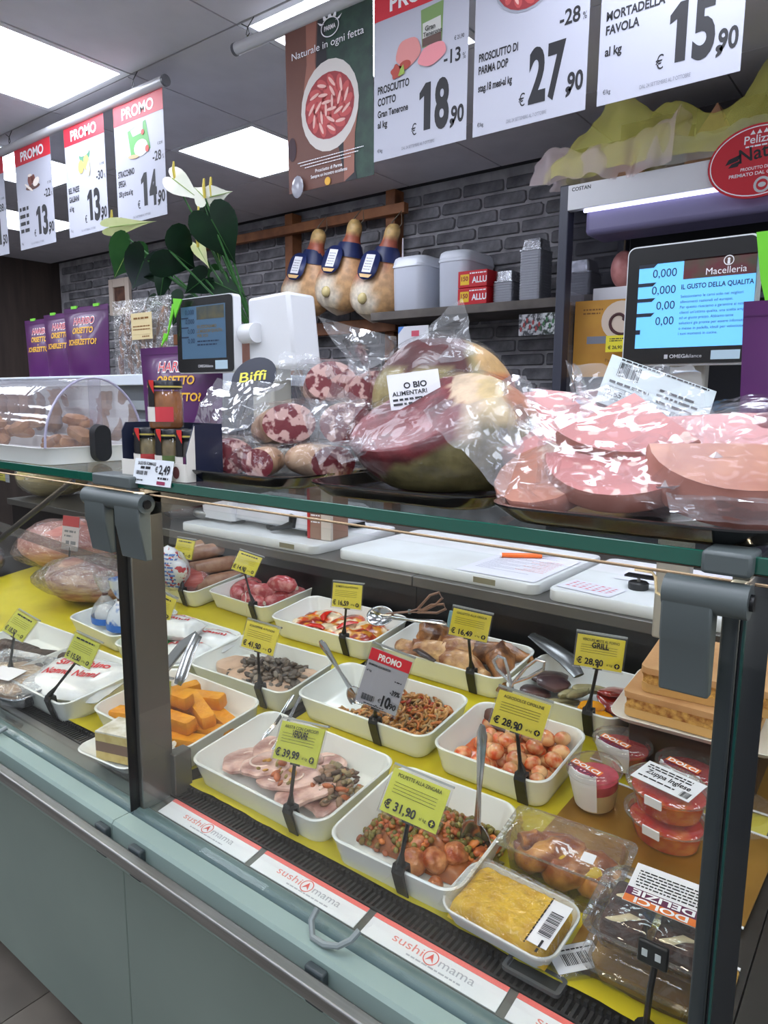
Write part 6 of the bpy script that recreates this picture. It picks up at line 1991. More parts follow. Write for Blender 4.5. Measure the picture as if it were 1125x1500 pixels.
# ham pieces
hamm = mat('cured_ham', vcol=True, rough=.4, ns=45, coat=.25, bump=.25, bs=50)
def ham(loc, rz, rx, ry, h, pn, pd, lab, colf, seed):
    t = thing('ham_piece', lab, 'ham', loc, (0, 0, rz), 'vacuum packed ham pieces')
    pn = Vector(pn).normalized()
    def shape(k, pushed):
        vs = MB().ball((0, 0, 0), rx * k, ry * k, h * .62 * k, 40, 26, nz=.10, nsc=7)
        out = []
        for p in vs.v:
            p = Vector(p)
            p.z = p.z + h * .5
            if p.z < 0:
                p.z = p.z * .12
            dd = p.dot(pn) - pd * (1 + (k - 1) * 1.5)
            if dd > 0:
                p = p - pn * dd * .96
            out.append(tuple(p))
        vs.v = out
        mz = min(p[2] for p in out)
        vs.v = [(a, b_, c_ - mz) for a, b_, c_ in out]
        return vs
    b = shape(1, 0)
    b.build('meat', hamm, t, fn=lambda p: colf(p, abs(p.dot(pn) - pd) < .012), ang=60)
    f = shape(1.045, 0)
    f.v = [tuple(Vector(p) * (1 + .018 * vn(p, 40, seed))) for p in f.v]
    f.build('film', vac, t, ang=180)
    return t
def col_front(p, cut):
    n = vn(p, 30) * .5 + vn(p, 70, 2) * .35
    if cut and p.x < .035 + n * .03:
        if p.x > .008 + n * .02:
            return S(214, 190, 160)
        return S(118, 32, 40) if n > -.1 else S(88, 24, 32)
    if p.z > .085 + n * .02 and p.x > .02:
        return S(206, 182, 134) if p.x < .075 + n * .04 else S(184, 104, 48)
    if p.x < -.045 + n * .04 and p.z > .035 + n * .02:
        return S(92, 34, 32)
    if p.x < -.075 + n * .02:
        return S(110, 50, 40)
    return S(142, 132, 84) if n > -.05 else S(120, 110, 66)
def col_back(p, cut):
    n = vn(p, 30, 7) * .5 + vn(p, 70, 2) * .35
    if p.z > .125 + n * .03 and p.x < .03:
        return S(84, 30, 30)
    if p.x > .045 + n * .02:
        return S(206, 168, 112) if p.z > .118 else S(190, 102, 50)
    return S(160, 146, 96) if n > -.05 else S(136, 122, 76)
hf = ham((-.495, .765, ST), CR38, .125, .085, .135, (-.42, -.45, .85), .096, 'front ham piece with red cut face in a clear bag', col_front, 3)
hb = ham((-.585, .895, ST + .03), CR38, .108, .07, .155, (0, -.2, 1), .165, 'rear ham piece standing behind with olive rind in a clear bag', col_back, 5)
MB().box(-.06, .06, -.06, .03, -.029, -.002).build('under_pack', mat('under_ham', (120, 60, 52), .5), hb, bevel=.01)
flap(hb, [aty(540, 560, .84), aty(520, 545, .85), aty(466, 464, .86), aty(590, 498, .85)], 2, .012)
flap(hb, [aty(640, 540, .86), aty(600, 500, .87), aty(676, 436, .88), aty(698, 520, .86)], 6, .010)
flap(hf, [aty(620, 600, .68), aty(735, 590, .74), aty(770, 650, .72), aty(735, 736, .67)], 12, .014)
flap(hf, [aty(545, 640, .68), aty(560, 660, .67), aty(500, 680, .66), aty(470, 655, .68)], 14, .010)
flap(hf, [aty(690, 575, .76), aty(770, 560, .80), aty(800, 640, .75), aty(735, 660, .72)], 17, .014)
p_ = aty(606, 573, .755)
t = thing('paper_label', 'white weight label stuck on the rear ham bag', 'label', p_, (radians(-20), radians(-8), CR38))
MB().box(-.032, .035, 0, .001, -.022, .026).build('paper', LBL, t, smooth=False)
Print(.0006).text('ALIMENTARI', -.028, -.004, .006, width=.045, bold=.02).text('O BIO', -.012, .005, .008, bold=.03).micro(-.028, .02, -.011, .003).micro(-.028, .01, -.017, .003).build('printed_text', INK, t, smooth=False)

# mortadella
mort = mat('mortadella', (186, 116, 112), .4, col2=(218, 184, 172), ns=60, nd=1, nlo=.60, nhi=.64)
mortf = film('mortadella_film', (.985, .985, .99), .006, .12, .3, 14, haze=.012, edge=.13)
mortb = mat('mortadella_rind', (166, 106, 90), .45, col2=(190, 130, 116), ns=24)
def mortadella(loc, rot, r0, a0, a1, th, lab, seed, pw=None, pd_=None, m=None):
    t = thing('mortadella_piece', lab, 'mortadella', loc, rot, 'vacuum packed mortadella pieces')
    n = 14
    out = [Vector((0, 0, 0))] if (a1 - a0) < 6 else []
    for i in range(n + 1):
        a = a0 + (a1 - a0) * i / n
        out.append(Vector((r0 * cos(a), r0 * sin(a), 0)))
    c = sum(out, Vector()) / len(out)
    out = [p - c for p in out]
    ls = [[p * s + Vector((0, 0, z)) for p in out] for s, z in ((.97, 0), (1, th * .15), (1, th * .85), (.97, th))]
    MB().loops(ls, True, False).build('rind', mortb, t)
    MB().poly([p * .97 + Vector((0, 0, th + .0002)) for p in out]).build('cut_face', m or mort, t, smooth=False)
    pack(t, (pw or r0 * 1.9), (pd_ or r0 * 1.7), th * 1.5, seed, .025, mortf)
    return t
mortadella((-.325, .72, ST + .022), (.5, -.25, .3), .058, 0, 6.2831, .02, 'round brown edged mortadella end at the left of the tray', 31, m=mat('mortadella_dull', (176, 120, 100), .4, col2=(206, 180, 160), ns=30, nlo=.60, nhi=.66))
mortadella((-.245, .70, ST + .022), (.55, -.04, .15), .085, 3.3, 6.1, .022, 'large mortadella half slice lying lowest at the front', 32, .17, .10)
mortadella((-.255, .735, ST + .056), (.62, .0, .3), .105, 3.9, 5.4, .020, 'triangular mortadella wedge lying on top in the centre', 33, .15, .13)
mortadella((-.375, .82, ST + .06), (.6, .1, .35), .075, 0, 6.2831, .03, 'pink mortadella piece behind the front ham', 34, .17, .16)
mortadella((-.165, .80, ST + .048), (.5, -.05, .15), .10, 3.2, 6.2, .03, 'long pale mortadella slice behind the wedge', 35, .24, .16)
mortadella((-.135, .705, ST + .018), (.45, 0, .3), .085, 3.2, 6.2, .04, 'brown mortadella end under the white film bag at right', 36, .16, .11, m=mat('ham_brown', (150, 86, 62), .4, col2=(176, 116, 84), ns=20))
t = thing('cured_meat_pack', 'dark red cured meat pack at the right edge behind mortadella', 'meat', (-.115, .86, ST + .04), (.3, 0, .3))
MB().ball((0, 0, .03), .07, .05, .035, 18, 10, nz=.2).build('meat', mat('dark_meat', (98, 36, 42), .4, col2=(136, 64, 62), ns=18), t)
pack(t, .2, .15, .07, 41, .03, mortf)
t = thing('labelled_bag', 'clear bag with large white weight label leaning at the back right', 'bag', aty(930, 632, .90), (radians(-30), radians(20), radians(26)))
b0 = Matrix.Translation(t.location) @ t.rotation_euler.to_matrix().to_4x4()
t.location.z = max(t.location.z, ST)
t.scale = (1.15, 1.15, 1.15)
MB().box(-.052, .068, -.004, -.003, .016, .080).build('paper_label', mat('label_bluish', (206, 218, 220), .5), t, smooth=False)
p = Print(.0048)
p.bars(-.04, -.015, .055, .074, 16).micro(-.045, .0, .045, .003, 1).rect(-.045, -.005, .040, .0405).rect(-.045, -.005, .025, .0255).rect(-.045, -.0445, .025, .0405).rect(-.025, -.0245, .025, .0405).text('2,65', -.043, .029, .007, bold=.02)
p.text('ALIMENTARI MAX', .008, .030, .006, width=.05, bold=.02).micro(.008, .058, .024, .003, 3).micro(.01, .05, .040, .003, 4).micro(.008, .055, .048, .003, 5).micro(.01, .05, .055, .003, 6).micro(-.04, .06, .0765, .002, 7)
p.build('printed_text', INK, t, smooth=False)
MB().ball((.01, .03, .03), .075, .03, .03, 20, 10, nz=.2).build('meat', mat('dark_meat'), t)
flap(t, [aty(840, 535, .86), aty(1010, 545, .92), aty(1055, 610, .88), aty(850, 640, .80)], 21, .012, n=16)
flap(t, [aty(838, 590, .84), aty(832, 535, .86), aty(850, 540, .87), aty(870, 600, .84)], 25, .008)
t = thing('film_bag', 'pale crumpled film bag lying over the right end of mortadella', 'bag', aty(1060, 745, .66))
flap(t, [aty(960, 712, .66), aty(1010, 690, .70), aty(1160, 690, .72), aty(1180, 735, .68)], 33, .010, 'film', film('milky_film', (.9, .92, .96), .08, .12, .25, 12, haze=.45, edge=.4), 16)
flap(t, [aty(975, 720, .655), aty(1130, 735, .67), aty(1150, 770, .66), aty(985, 768, .645)], 37, .010, 'film', vac2)

# jar carton
JX0, JX1 = -1.000, -.842
t = thing('jar_carton', 'dark blue display carton holding small sauce jars', 'carton', (0, 0, ZS + .0008))
navyc = mat('carton_navy', (24, 32, 58), .5)
wcard = mat('carton_white', (226, 222, 214), .55)
MB().box(JX0, JX1, .625, .69, 0, .002).build('floor', navyc, t, smooth=False)
MB().prism([(JX0, .625, .0), (JX0, .69, 0), (JX0, .69, .082), (JX0, .632, .082), (JX0, .625, .07)], (.002, 0, 0)).build('side', navyc, t, smooth=False)
MB().prism([(JX1, .625, .0), (JX1, .69, 0), (JX1, .69, .082), (JX1, .64, .082), (JX1, .625, .04)], (.002, 0, 0)).build('side', navyc, t, smooth=False)
MB().prism([(JX1 + .002, .625, .0), (JX1 + .002, .640, 0), (JX1 + .002, .640, .08), (JX1 + .002, .625, .04)], (.0008, 0, 0)).build('side_strip', wcard, t, smooth=False)
MB().box(JX0, JX1, .69, .692, 0, .082).build('back', navyc, t, smooth=False)
MB().box(JX0, JX1 + .002, .623, .625, 0, .026).build('front', wcard, t, smooth=False)
for k in range(4):
    p = Print(.0006)
    p.ell(JX0 + .06 + k * .026, .013, .008, .009, 14)
    o = p.build('printed_fruit', mat('fruit_%d' % k, [(226, 170, 50), (214, 200, 40), (120, 140, 140), (110, 60, 60)][k], .5), t, smooth=False)
    o.location.y = .623
jglass = film('jar_glass', (.97, .98, .97), .06, .03, 0, haze=.02, edge=.5)
def jar(x, y, z, c, lab, lcol, rz=0):
    t = thing('sauce_jar', lab, 'jar', (x, y, z), (0, 0, rz), 'small sauce jars')
    MB().lathe([(.022, 0), (.0245, .003), (.0245, .044), (.022, .052), (.0205, .055)], n=24).build('sauce', mat('sauce_' + c[0], c[1], .3, col2=tuple(int(q * .8) for q in c[1]), ns=60), t)
    MB().lathe([(.0232, 0), (.026, .003), (.026, .046), (.0235, .055), (.0225, .060)], n=24, cap=False).build('glass', jglass, t)
    MB().lathe([(.0245, .058), (.0255, .059), (.0255, .069), (.024, .071), (.001, .071)], n=24, cap=False).build('lid', mat('lid_navy', (22, 24, 34), .3), t)
    MB().lathe([(.0258, .0605), (.0258, .063)], n=24, cap=False).build('lid_band', mat('lid_gold', (196, 180, 90), .4), t)
    def wrap(a0, a1, z0, z1, m, nm, r_=.0264):
        MB().grid(lambda u, v: Vector((r_ * cos(a0 + (a1 - a0) * u), r_ * sin(a0 + (a1 - a0) * u), z0 + (z1 - z0) * v)), 8, 1).build(nm, m, t)
    wrap(-2.5, -1.25, .010, .032, wcard, 'white_label')
    wrap(-1.25, -.2, .010, .032, mat('jlabel_' + c[0], lcol, .5), 'coloured_label')
    wrap(-1.75, -1.25, .032, .071, mat('seal_black', (20, 18, 20), .4), 'seal_strip', .0268)
    b = MB().grid(lambda u, v: Vector((.0272 * cos(-1.62 + .37 * u), .0272 * sin(-1.62 + .37 * u), .071 - (.02 * v) * (.2 + .8 * u))), 5, 3)
    b.build('red_seal', mat('seal_red', (206, 40, 36), .4), t)
    return t
zj = ZS + .0035
jar(-.968, .655, zj, ('green', (150, 130, 80)), 'olive sauce jar at the left front of the carton', (180, 60, 60))
jar(-.916, .657, zj, ('olive', (140, 116, 70)), 'olive sauce jar in the middle front of the carton', (90, 110, 60))
jar(-.870, .660, zj, ('dark', (54, 40, 34)), 'dark jar with plum label at right front of the carton', (96, 40, 84))
jar(-.930, .658, zj + .0715, ('orange', (178, 104, 34)), 'orange fig sauce jar standing on top of the other jars', (206, 60, 70))
p_ = aty(219, 693, .608)
t = thing('price_card', 'small white price card 2,49 hanging on the shelf edge below the jars', 'price tag', (p_.x, .609, p_.z - .018), (radians(-12), 0, .0))
MB().box(-.047, .047, 0, .001, 0, .038).build('card', mat('card_white', (226, 232, 238), .45), t, smooth=False)
Print(.0006).text('2,49', .042, .018, .013, width=.026, bold=.03, al='r').text('€', .006, .020, .008, bold=.02).bars(-.040, -.010, .014, .020, 14).text('SALSE PER FORMAGGI', -.038, .029, .005, width=.045, bold=.02).micro(-.03, -.005, .023, .004).micro(.015, .04, .010, .003).micro(-.04, -.02, .005, .002).build('printed_text', INK, t, smooth=False)
Print(.0006).rect(.014, .034, .002, .007).build('red_mark', mat('mark_red', (150, 40, 80), .5), t, smooth=False)

# roll-top acrylic case with biscuits
t = thing('rolltop_case', 'clear roll top acrylic case with white base at the left of the shelf', 'display case', (0, 0, ZS + .0008))
cx0, cx1, cy0, cy1 = -2.15, -1.235, .622, .818
wb = mat('case_white', (222, 224, 220), .4)
MB().loops([rrect(cx1 - cx0, cy1 - cy0, .03, .0, cx=(cx0 + cx1) / 2, cy=(cy0 + cy1) / 2), rrect(cx1 - cx0 + .01, cy1 - cy0 + .01, .035, .026, cx=(cx0 + cx1) / 2, cy=(cy0 + cy1) / 2), rrect(cx1 - cx0 + .016, cy1 - cy0 + .016, .035, .030, cx=(cx0 + cx1) / 2, cy=(cy0 + cy1) / 2), rrect(cx1 - cx0 - .01, cy1 - cy0 - .01, .03, .030, cx=(cx0 + cx1) / 2, cy=(cy0 + cy1) / 2), rrect(cx1 - cx0 - .02, cy1 - cy0 - .02, .03, .006, cx=(cx0 + cx1) / 2, cy=(cy0 + cy1) / 2)]).build('base', wb, t)
acry = film('acrylic', (.93, .92, .95), .09, .03, .05, 10, haze=.10, hcol=(.8, .78, .86, 1), edge=.6)
yc, ry_ = (cy0 + cy1) / 2, (cy1 - cy0) / 2
dome = [Vector((0, yc - ry_ * cos(a), .030 + .125 * sin(a))) for a in [pi * k / 20 for k in range(21)]]
MB().grid(lambda u, v: dome[round(v * 20)] + Vector((cx0 + (cx1 - cx0) * u, 0, 0)), 8, 20).build('cover', acry, t)
MB().poly([p + Vector((cx1, 0, 0)) for p in dome]).build('end_panel', acry, t, smooth=False)
MB().tube([p + Vector((cx1, 0, 0)) for p in dome], .0022, 6).build('rim', mat('acrylic_rim', (170, 166, 190), .2), t)
MB().box(cx1 + .001, cx1 + .003, yc - .012, yc + .012, .03, .152).build('end_band', acry, t, smooth=False)
hb_ = MB().loops([rrect(.040, .075, .019, 0, 6)], False, False)
ring = rrect(.036, .07, .0175, 0, 6)
MB().loops([[Vector((cx1 + .010, yc - .002 + p.x, .036 + p.y)) for p in ring], [Vector((cx1 + .026, yc - .002 + p.x * .9, .036 + p.y * .95)) for p in ring]]).build('handle', mat('handle_black', (18, 20, 24), .5), t)
bis = mat('biscuit', (136, 92, 54), .6, col2=(176, 130, 84), ns=30, bump=.4, bs=40, rnd=.12)
r = random.Random(31)
for k in range(64):
    x = r.uniform(cx0 + .05, cx1 - .03)
    y = r.uniform(cy0 + .035, cy1 - .035)
    z = ZS + .014 + .058 * r.random() * (1 - ((y - yc) / ry_) ** 2)
    t = thing('biscuit', 'rough brown biscuit piled in the roll top case', 'biscuit', (x, y, z), (r.uniform(-.6, .6), r.uniform(-.6, .6), r.uniform(0, 6)), 'biscuits in the roll top case')
    slab(.05, .036, .014, k + 200, .4, 10).build('biscuit', bis, t)

# ================================================================== behind the shelf: cabinet, gummy bags, displays, plant
t = thing('raised_shelf', 'white topped grey raised shelf on legs under the gummy bags', 'shelf', (0, 0, WT))
MB().box(-3.5, -1.66, 1.36, 1.80, .48, .515).build('top', mat('cab_white', (206, 214, 226), .4), t, bevel=.003)
MB().box(-3.48, -1.68, 1.39, 1.78, .34, .48).build('body', mat('cab_grey', (96, 100, 106), .5), t, smooth=False)
for xx in (-3.46, -2.26):
    for yy in (1.42, 1.72):
        MB().box(xx, xx + .03, yy, yy + .03, 0, .34).build('leg', mat('cab_grey'), t, smooth=False)
for k in range(2):
    MB().box(-3.48, -1.70, 1.375, 1.392, .40 - k * .06, .43 - k * .06).build('vent_slat', mat('cab_slat', (140, 146, 152), .45), t, smooth=False)
purple = mat('purple_bag', (84, 22, 92), .32, col2=(70, 16, 80), ns=6, coat=.2)
def gummy_bag(x0, x1, y, z0, h, lab, text=True, rz=0, tab=True):
    w_ = x1 - x0
    t = thing('gummy_bag', lab, 'sweets bag', ((x0 + x1) / 2, y, z0), (0, 0, rz), 'purple gummy bear bags')
    def sf(s):
        def fn(u, v):
            x = (u - .5) * w_ * (.92 + .08 * v)
            th = .032 * max(0, 1 - abs(2 * u - 1) ** 2.5) * max(0, 1 - (max(0, v - .0) / .9) ** 2.2) + .001
            return Vector((x, s * th + .002 * vn((u, v, x0), 5) * (1 - v), v * h))
        return fn
    F = sf(-1)
    MB().grid(sf(-1), 14, 16).grid(sf(1), 14, 16).build('bag', purple, t, ang=180)
    MB().grid(lambda u, v: Vector(((u - .5) * w_ * .98, -.003, h * (.925 + .006 * v))), 4, 1).build('seal_line', mat('bag_line', (66, 14, 74), .4), t)
    if tab:
        for q in (-.25, .25):
            MB().box(q * w_ - .018, q * w_ + .018, -.004, .002, h - .004, h + .006).build('green_tab', mat('tab_green', (120, 206, 60), .5), t, smooth=False)
    if text:
        def dr(p, m, nm, e):
            p.v = [(x, F(min(1, max(0, x / w_ + .5)), min(1, max(0, z / h))).y - e, z) for x, yy, z in p.v]
            p.build(nm, m, t, smooth=False)
        dr(Print().text('HARIBO', 0, h * .745, h * .11, width=w_ * .47, bold=.045, al='c'), white_ink(), 'name_outline', .0014)
        dr(Print().text('HARIBO', 0, h * .75, h * .10, width=w_ * .455, bold=.0, al='c'), mat('bag_red', (206, 40, 60), .5), 'name_word', .0022)
        yl = mat('bag_yellow', (232, 176, 44), .5)
        dr(Print().text('ORSETTO', 0, h * .62, h * .085, width=w_ * .46, bold=.03, al='c'), yl, 'slogan_word', .0016)
        dr(Print().text('o', 0, h * .555, h * .04, bold=.03, al='c'), yl, 'slogan_word', .0016)
        dr(Print().text('SCHERZETTO?', 0, h * .455, h * .08, width=w_ * .62, bold=.03, al='c'), yl, 'slogan_word', .0016)
    return t
CT = WT + .5152
gummy_bag(-2.645, -2.345, 1.44, CT, .25, 'purple gummy bag standing rightmost of the back row, lettering fully visible')
gummy_bag(-2.915, -2.62, 1.50, CT, .25, 'purple gummy bag second from right in the back row')
gummy_bag(-3.20, -2.905, 1.56, CT, .25, 'purple gummy bag third from right, at the left photo edge')
gummy_bag(-1.675, -1.345, 1.115, ZS + .001, .245, 'purple gummy bag behind the jars, below the small screen', tab=False)
gummy_bag(-1.745, -1.43, 1.175, ZS + .001, .243, 'purple gummy bag mostly hidden behind the bag near the jars', text=False, tab=False)
pr_ = aty(1092, 445, .98)
gummy_bag(pr_.x + .0, pr_.x + .26, .98, ZS + .001, pr_.z - ZS, 'purple bag cut off by the right photo edge', text=False, tab=False, rz=.1)
# dried mushroom bag
t = thing('dried_mushroom_bag', 'clear bag of brown dried mushroom slices with cream label', 'bag', (-2.165, 1.45, CT))
def mf(s):
    return lambda u, v: Vector(((u - .5) * .34, s * .035 * max(0, 1 - abs(2 * u - 1) ** 3) * (1 - v ** 3) + .004 * vn((u, v, s), 6), v * .255))
MB().grid(mf(-1), 16, 16).grid(mf(1), 16, 16).build('film', film('crisp_film', (.96, .95, .93), .10, .06, .7, 25, haze=.08, edge=.6), t, ang=180)
b = MB()
r = random.Random(17)
for k in range(70):
    b.col = S(*r.choice([(120, 84, 66), (98, 66, 50), (150, 112, 90), (84, 56, 46)]))
    b.ball((r.uniform(-.14, .14), r.uniform(-.012, .012), r.uniform(.02, .2)), .008, .006, r.uniform(.02, .04), 7, 5, Euler((0, r.uniform(-.5, .5), 0)).to_matrix(), .3, 30)
tag(b.build('mushroom_slices', mat('food_bits'), t, ang=180), kind='stuff')
MB().box(-.0, .115, -.040, -.0385, .115, .20).build('label', mat('label_cream', (214, 196, 150), .5), t, smooth=False)
p = Print(.0408)
p.micro(.015, .10, .18, .006).micro(.01, .105, .155, .004).micro(.01, .105, .145, .004).rect(.01, .105, .13, .1306).micro(.06, .10, .122, .004)
p.build('label_print', mat('amber_ink'), t, smooth=False)

# customer displays of the scales
scr_dark = mat('bezel_black', (14, 15, 18), .25, coat=.3)
case_w = mat('display_white', (222, 224, 228), .35)
def display(cx, y, zc, w_, h_, lab, sw, bright, rz=0, body=True, tiltx=0, col=(96, 170, 230)):
    t = thing('scale_display', lab, 'scale display', (cx, y, zc), (tiltx, 0, rz), 'scale customer displays')
    def plate(w2, h2, r_, y0, y1, m, nm):
        rr = rrect(w2, h2, r_, 0, 5)
        MB().loops([[Vector((p.x, y0, p.y)) for p in rr], [Vector((p.x, y1, p.y)) for p in rr]]).build(nm, m, t)
    plate(w_, h_, .014, .002, .03, case_w, 'housing')
    plate(w_ - .006, h_ - .006, .012, -.002, .0025, scr_dark, 'bezel')
    so = Print(.0024)
    sx0, sx1, sz0, sz1 = sw
    so.rect(sx0, sx1, sz0, sz1)
    so.build('screen', mat('screen_blue_%d' % int(bright * 100), col, .3, emit=bright), t, smooth=False)
    return t
d2 = display(-.359, 1.30, 1.622, .212, .205, 'large lit butcher scale screen at the right with the word Macelleria', (-.083, .104, -.072, .077), .75)
W0, X0 = .187, -.083
p = Print(.0030)
p.rect(-.083, .104, .070, .077).build('screen_bar', scr_dark, d2, smooth=False)
for k, z in enumerate((.070, .039, .013, -.012)):
    Print(.0030).pl([(-.083, z), (-.052, z), (-.058, z - .006), (-.083, z - .006)]).build('screen_tab', mat('screen_navy', (24, 34, 52), .4), d2, smooth=False)
Print(.0030).rect(-.083, -.075, -.048, -.040).build('screen_icon', mat('screen_navy'), d2, smooth=False)
p = Print(.0030)
for tx, z in (('0,000', .047), ('0,000', .019), ('0,00', -.007), ('0,00', -.033)):
    p.text(tx, -.019, z, .014, al='r', squeeze=.95)
p.build('screen_numbers', mat('screen_ink', (18, 40, 70), .4), d2, smooth=False)
p = Print(.0030)
p.rect(-.008, .104, .040, .072)
p.build('screen_photo', mat('screen_maroon', (92, 34, 44), .4, col2=(60, 70, 50), ns=30, emit=.1), d2, smooth=False)
p = Print(.0034)
p.text('Macelleria', .028, .044, .011, width=.062).ring(.062, .064, .008, .008, .0014, 20).ell(.062, .066, .0022, .0022, 10).rect(.060, .064, .058, .064)
p.build('screen_title', white_ink(), d2, smooth=False)
p = Print(.0030)
p.text('IL GUSTO DELLA QUALITA', -.010, .024, .008, width=.112, bold=.02)
for k, tx in enumerate(('Selezioniamo le carni solo nei migliori', 'allevamenti nazionali ed europei.', 'Per questo riusciamo a garantire ai nostri', "clienti un'ottima qualita, una scelta ampia", 'ed un giusto prezzo. Abbiamo tante', 'soluzioni gia pronte per essere infornate', 'o messe in padella, ideali per velocizzare', 'i tuoi momenti in cucina.')):
    p.text(tx, -.010, .010 - k * .0088, .0046, width=.105 * min(1, len(tx) / 42))
p.build('screen_text', mat('screen_ink'), d2, smooth=False)
Print(.0030).text('OMEGA', -.022, -.090, .006, bold=.02, squeeze=1.1).text('bilance', .006, -.090, .006, squeeze=1.1).rect(-.031, -.025, -.091, -.084).build('maker_name', mat('silver_ink', (190, 190, 196), .4), d2, smooth=False)
Print(.0030).rect(.045, .09, -.094, -.079).build('sticker', mat('sticker_pale', (176, 200, 214), .4), d2, smooth=False)
MB().box(-.03, .03, .03, .06, -.605, -.03).build('pole', mat('pole_grey', (170, 168, 160), .4), d2, bevel=.004)
d1 = display(-1.747, 1.38, 1.642, .262, .222, 'small dim scale screen in a white housing at the left', (-.105, .10, -.068, .085), .12, col=(66, 96, 122))
p = Print(.0030)
p.rect(-.03, .095, .045, .082)
p.build('screen_photo', mat('screen_olive', (84, 80, 56), .4, col2=(50, 60, 60), ns=30), d1, smooth=False)
p = Print(.0030)
for tx, z in (('0,000', .062), ('0,000', .035), ('0,00', .006), ('0,00', -.022)):
    p.text(tx, -.042, z, .014, al='r')
for k in range(3):
    p.rect(-.105, -.07, .050 - k * .028, .054 - k * .028)
p.micro(-.03, .07, -.020, .004, 1).micro(-.03, .06, -.030, .004, 2)
p.build('screen_text', mat('screen_ink'), d1, smooth=False)
Print(.0030).text('SELEZIONIAMO', -.03, .020, .009, width=.09, bold=.02).text('LE MIGLIORI QUALITA', -.03, .007, .009, width=.115, bold=.02).text('PER VOI', -.03, -.006, .009, width=.05, bold=.02).build('screen_title', mat('screen_brown', (110, 96, 60), .4), d1, smooth=False)
Print(.0030).rect(.05, .105, -.100, -.075).build('sticker', mat('sticker_pale'), d1, smooth=False)
Print(.0030).text('OMEGAbilance', -.03, -.094, .008, bold=.02).build('maker_name', mat('silver_ink'), d1, smooth=False)
MB().loops([[Vector((x, y, z)) for x, z in ((.135, -.108), (.325, -.095), (.300, .108), (.135, .10))] for y in (.05, .16)]).build('rear_housing', case_w, d1, bevel=.01)
MB().cyl((.125, .04, .0), (.19, .035, .0), .028, n=18).build('hinge', case_w, d1)
MB().box(.15, .24, .05, .12, -.340, -.09).build('pole', mat('pole_grey'), d1, bevel=.004)
d1.location = (-1.329, 1.05, 1.598)
d1.scale = (.761, .761, .761)
# green ribbons
grn = mat('lime_ribbon', (110, 206, 40), .5)
t = thing('green_ribbon', 'bright green ribbon hanging at the left edge of the small screen', 'ribbon', aty(255, 470, 1.03))
o_ = t.location
b = MB()
for a, c, e in (((253, 437), (266, 438), (256, 465)), ((252, 445), (256, 446), (243, 500)), ((240, 488), (246, 490), (236, 507))):
    P = [aty(*a, 1.032) - o_, aty(*c, 1.032) - o_, aty(*e, 1.032) - o_]
    b.prism(P, (0, .003, 0))
b.build('ribbon', grn, t, smooth=False)
t = thing('green_cloth', 'bright lime green cloth strap draped over right end of large screen', 'cloth', aty(1112, 400, 1.27))
o_ = t.location
MB().prism([aty(*q, 1.272) - o_ for q in ((1108, 340), (1150, 335), (1150, 450), (1122, 447), (1114, 410))], (0, .01, 0)).build('cloth', grn, t, smooth=False)

# anthurium plant
t = thing('anthurium_plant', 'potted anthurium with dark glossy leaves and white flowers behind small screen', 'plant', (-1.80, 1.66, CT))
PO = Vector(t.location)
MB().lathe([(.06, 0), (.075, .005), (.09, .13), (.095, .135), (.095, .15), (.085, .15)], n=24).build('pot', mat('pot_brown', (110, 70, 54), .6), t)
MB().lathe([(.085, .135), (.001, .14)], n=24, cap=False).build('soil', mat('soil', (46, 36, 30), .9), t)
leafd = mat('leaf_dark', (9, 28, 16), .42, col2=(16, 42, 24), ns=12, spec=.16)
leafm = mat('leaf_mid', (36, 78, 36), .45, col2=(48, 92, 44), ns=12, spec=.18)
leafl = mat('leaf_light', (120, 150, 70), .4, col2=(150, 176, 96), ns=10)
spa = mat('spathe_white', (232, 232, 220), .35, col2=(220, 224, 206), ns=8)
spg = mat('spathe_green', (190, 200, 132), .4, col2=(206, 212, 156), ns=8)
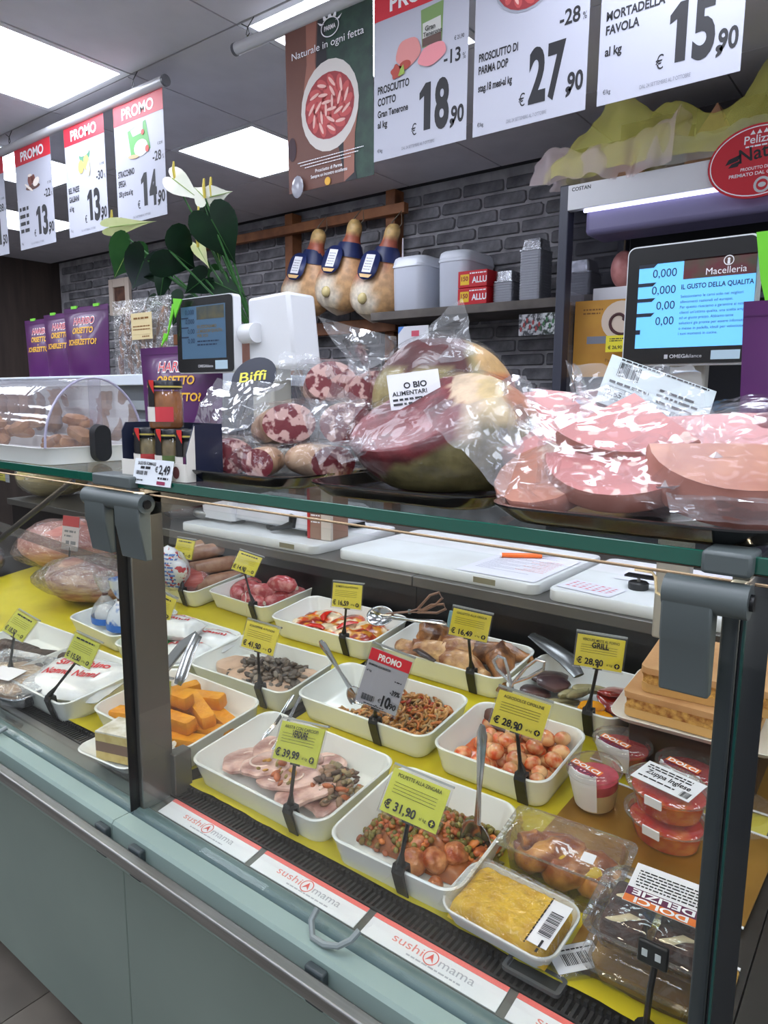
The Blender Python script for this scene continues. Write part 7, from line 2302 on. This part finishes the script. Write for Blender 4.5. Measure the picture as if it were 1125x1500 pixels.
def leaf(b0, tip, wpx, y0, y1, m, nm='leaf', stem=True, cup=.1):
    P0, P1 = aty(*b0, y0), aty(*tip, y1)
    ax = P1 - P0
    L_ = ax.length
    ax = ax / L_
    vw = ((P0 + P1) / 2 - CAM).normalized()
    sd = ax.cross(vw).normalized()
    nr = sd.cross(ax)
    if nr.dot(vw) > 0:
        nr = -nr
    sc = wpx / 468.0 / 32.0
    b = MB()
    n, rings = 28, 5
    outl = []
    for i in range(n):
        q = 2 * pi * i / n
        hx, hy = 16 * sin(q) ** 3, 13 * cos(q) - 5 * cos(2 * q) - 2 * cos(3 * q) - cos(4 * q)
        outl.append((hx * sc, (5 - hy) / 22.0 * L_))
    vs, fs = [], []
    cxy = (0, .22 * L_)
    for k in range(rings + 1):
        f = k / rings
        for hx, hy in outl:
            x, y = cxy[0] + (hx - cxy[0]) * f, cxy[1] + (hy - cxy[1]) * f
            z = -cup * abs(x) * 1.2 - .25 * max(0, y) ** 2 / L_ + .06 * L_
            vs.append(P0 - PO + ax * y + sd * x + nr * z)
    for k in range(rings):
        for i in range(n):
            j = (i + 1) % n
            fs.append((k * n + i, k * n + j, (k + 1) * n + j, (k + 1) * n + i))
    b.add(vs, fs)
    o = b.build(nm, m, t, ang=180)
    MB().tube([P0 - PO + nr * (.06 * L_ + .001), P0 - PO + ax * L_ * .5 + nr * .03 * L_, P0 - PO + ax * L_ * .95 + nr * (-.16 * L_)], [.002, .0015, .0005], 5).build('midrib', leafm if m is leafd else leafl, o)
    if stem:
        a = P0 - PO
        MB().tube([a, a * .6 + Vector((0, 0, .1)) * .4, Vector((a.x * .15, a.y * .15, .14))], .0035, 6).build('stem', leafm, t)
    return o
leaf((190, 362), (165, 412), 66, 1.60, 1.58, leafm)
leaf((212, 378), (190, 435), 62, 1.55, 1.60, leafd)
leaf((247, 366), (290, 396), 92, 1.50, 1.60, leafd)
leaf((310, 322), (346, 388), 74, 1.54, 1.6, leafd)
leaf((306, 322), (296, 288), 34, 1.60, 1.62, leafd)
leaf((312, 345), (322, 384), 30, 1.62, 1.6, leafm)
leaf((240, 400), (233, 446), 30, 1.58, 1.55, leafd)
leaf((226, 442), (207, 472), 22, 1.5, 1.46, leafd)
leaf((300, 408), (268, 432), 44, 1.6, 1.56, leafd)
leaf((318, 415), (355, 432), 40, 1.62, 1.6, leafd)
leaf((222, 388), (245, 420), 50, 1.62, 1.60, leafd)
leaf((320, 400), (302, 424), 34, 1.66, 1.66, leafm)
leaf((268, 440), (252, 478), 40, 1.5, 1.46, leafd)
for b0, tip, wp, m in (((256, 264), (290, 290), 40, spa), ((300, 290), (282, 272), 34, spa), ((310, 288), (334, 282), 32, spa), ((166, 332), (214, 326), 30, spg), ((292, 330), (318, 352), 28, spg), ((290, 362), (304, 388), 22, spg)):
    o = leaf(b0, tip, wp, 1.58, 1.56, m, 'flower')
    P0 = aty(*b0, 1.575) - PO
    MB().tube([P0, P0 + Vector((.008, -.01, .03)), P0 + Vector((.014, -.012, .055))], [.0045, .005, .003], 8).build('spadix', mat('spadix', (214, 196, 90), .5), o)
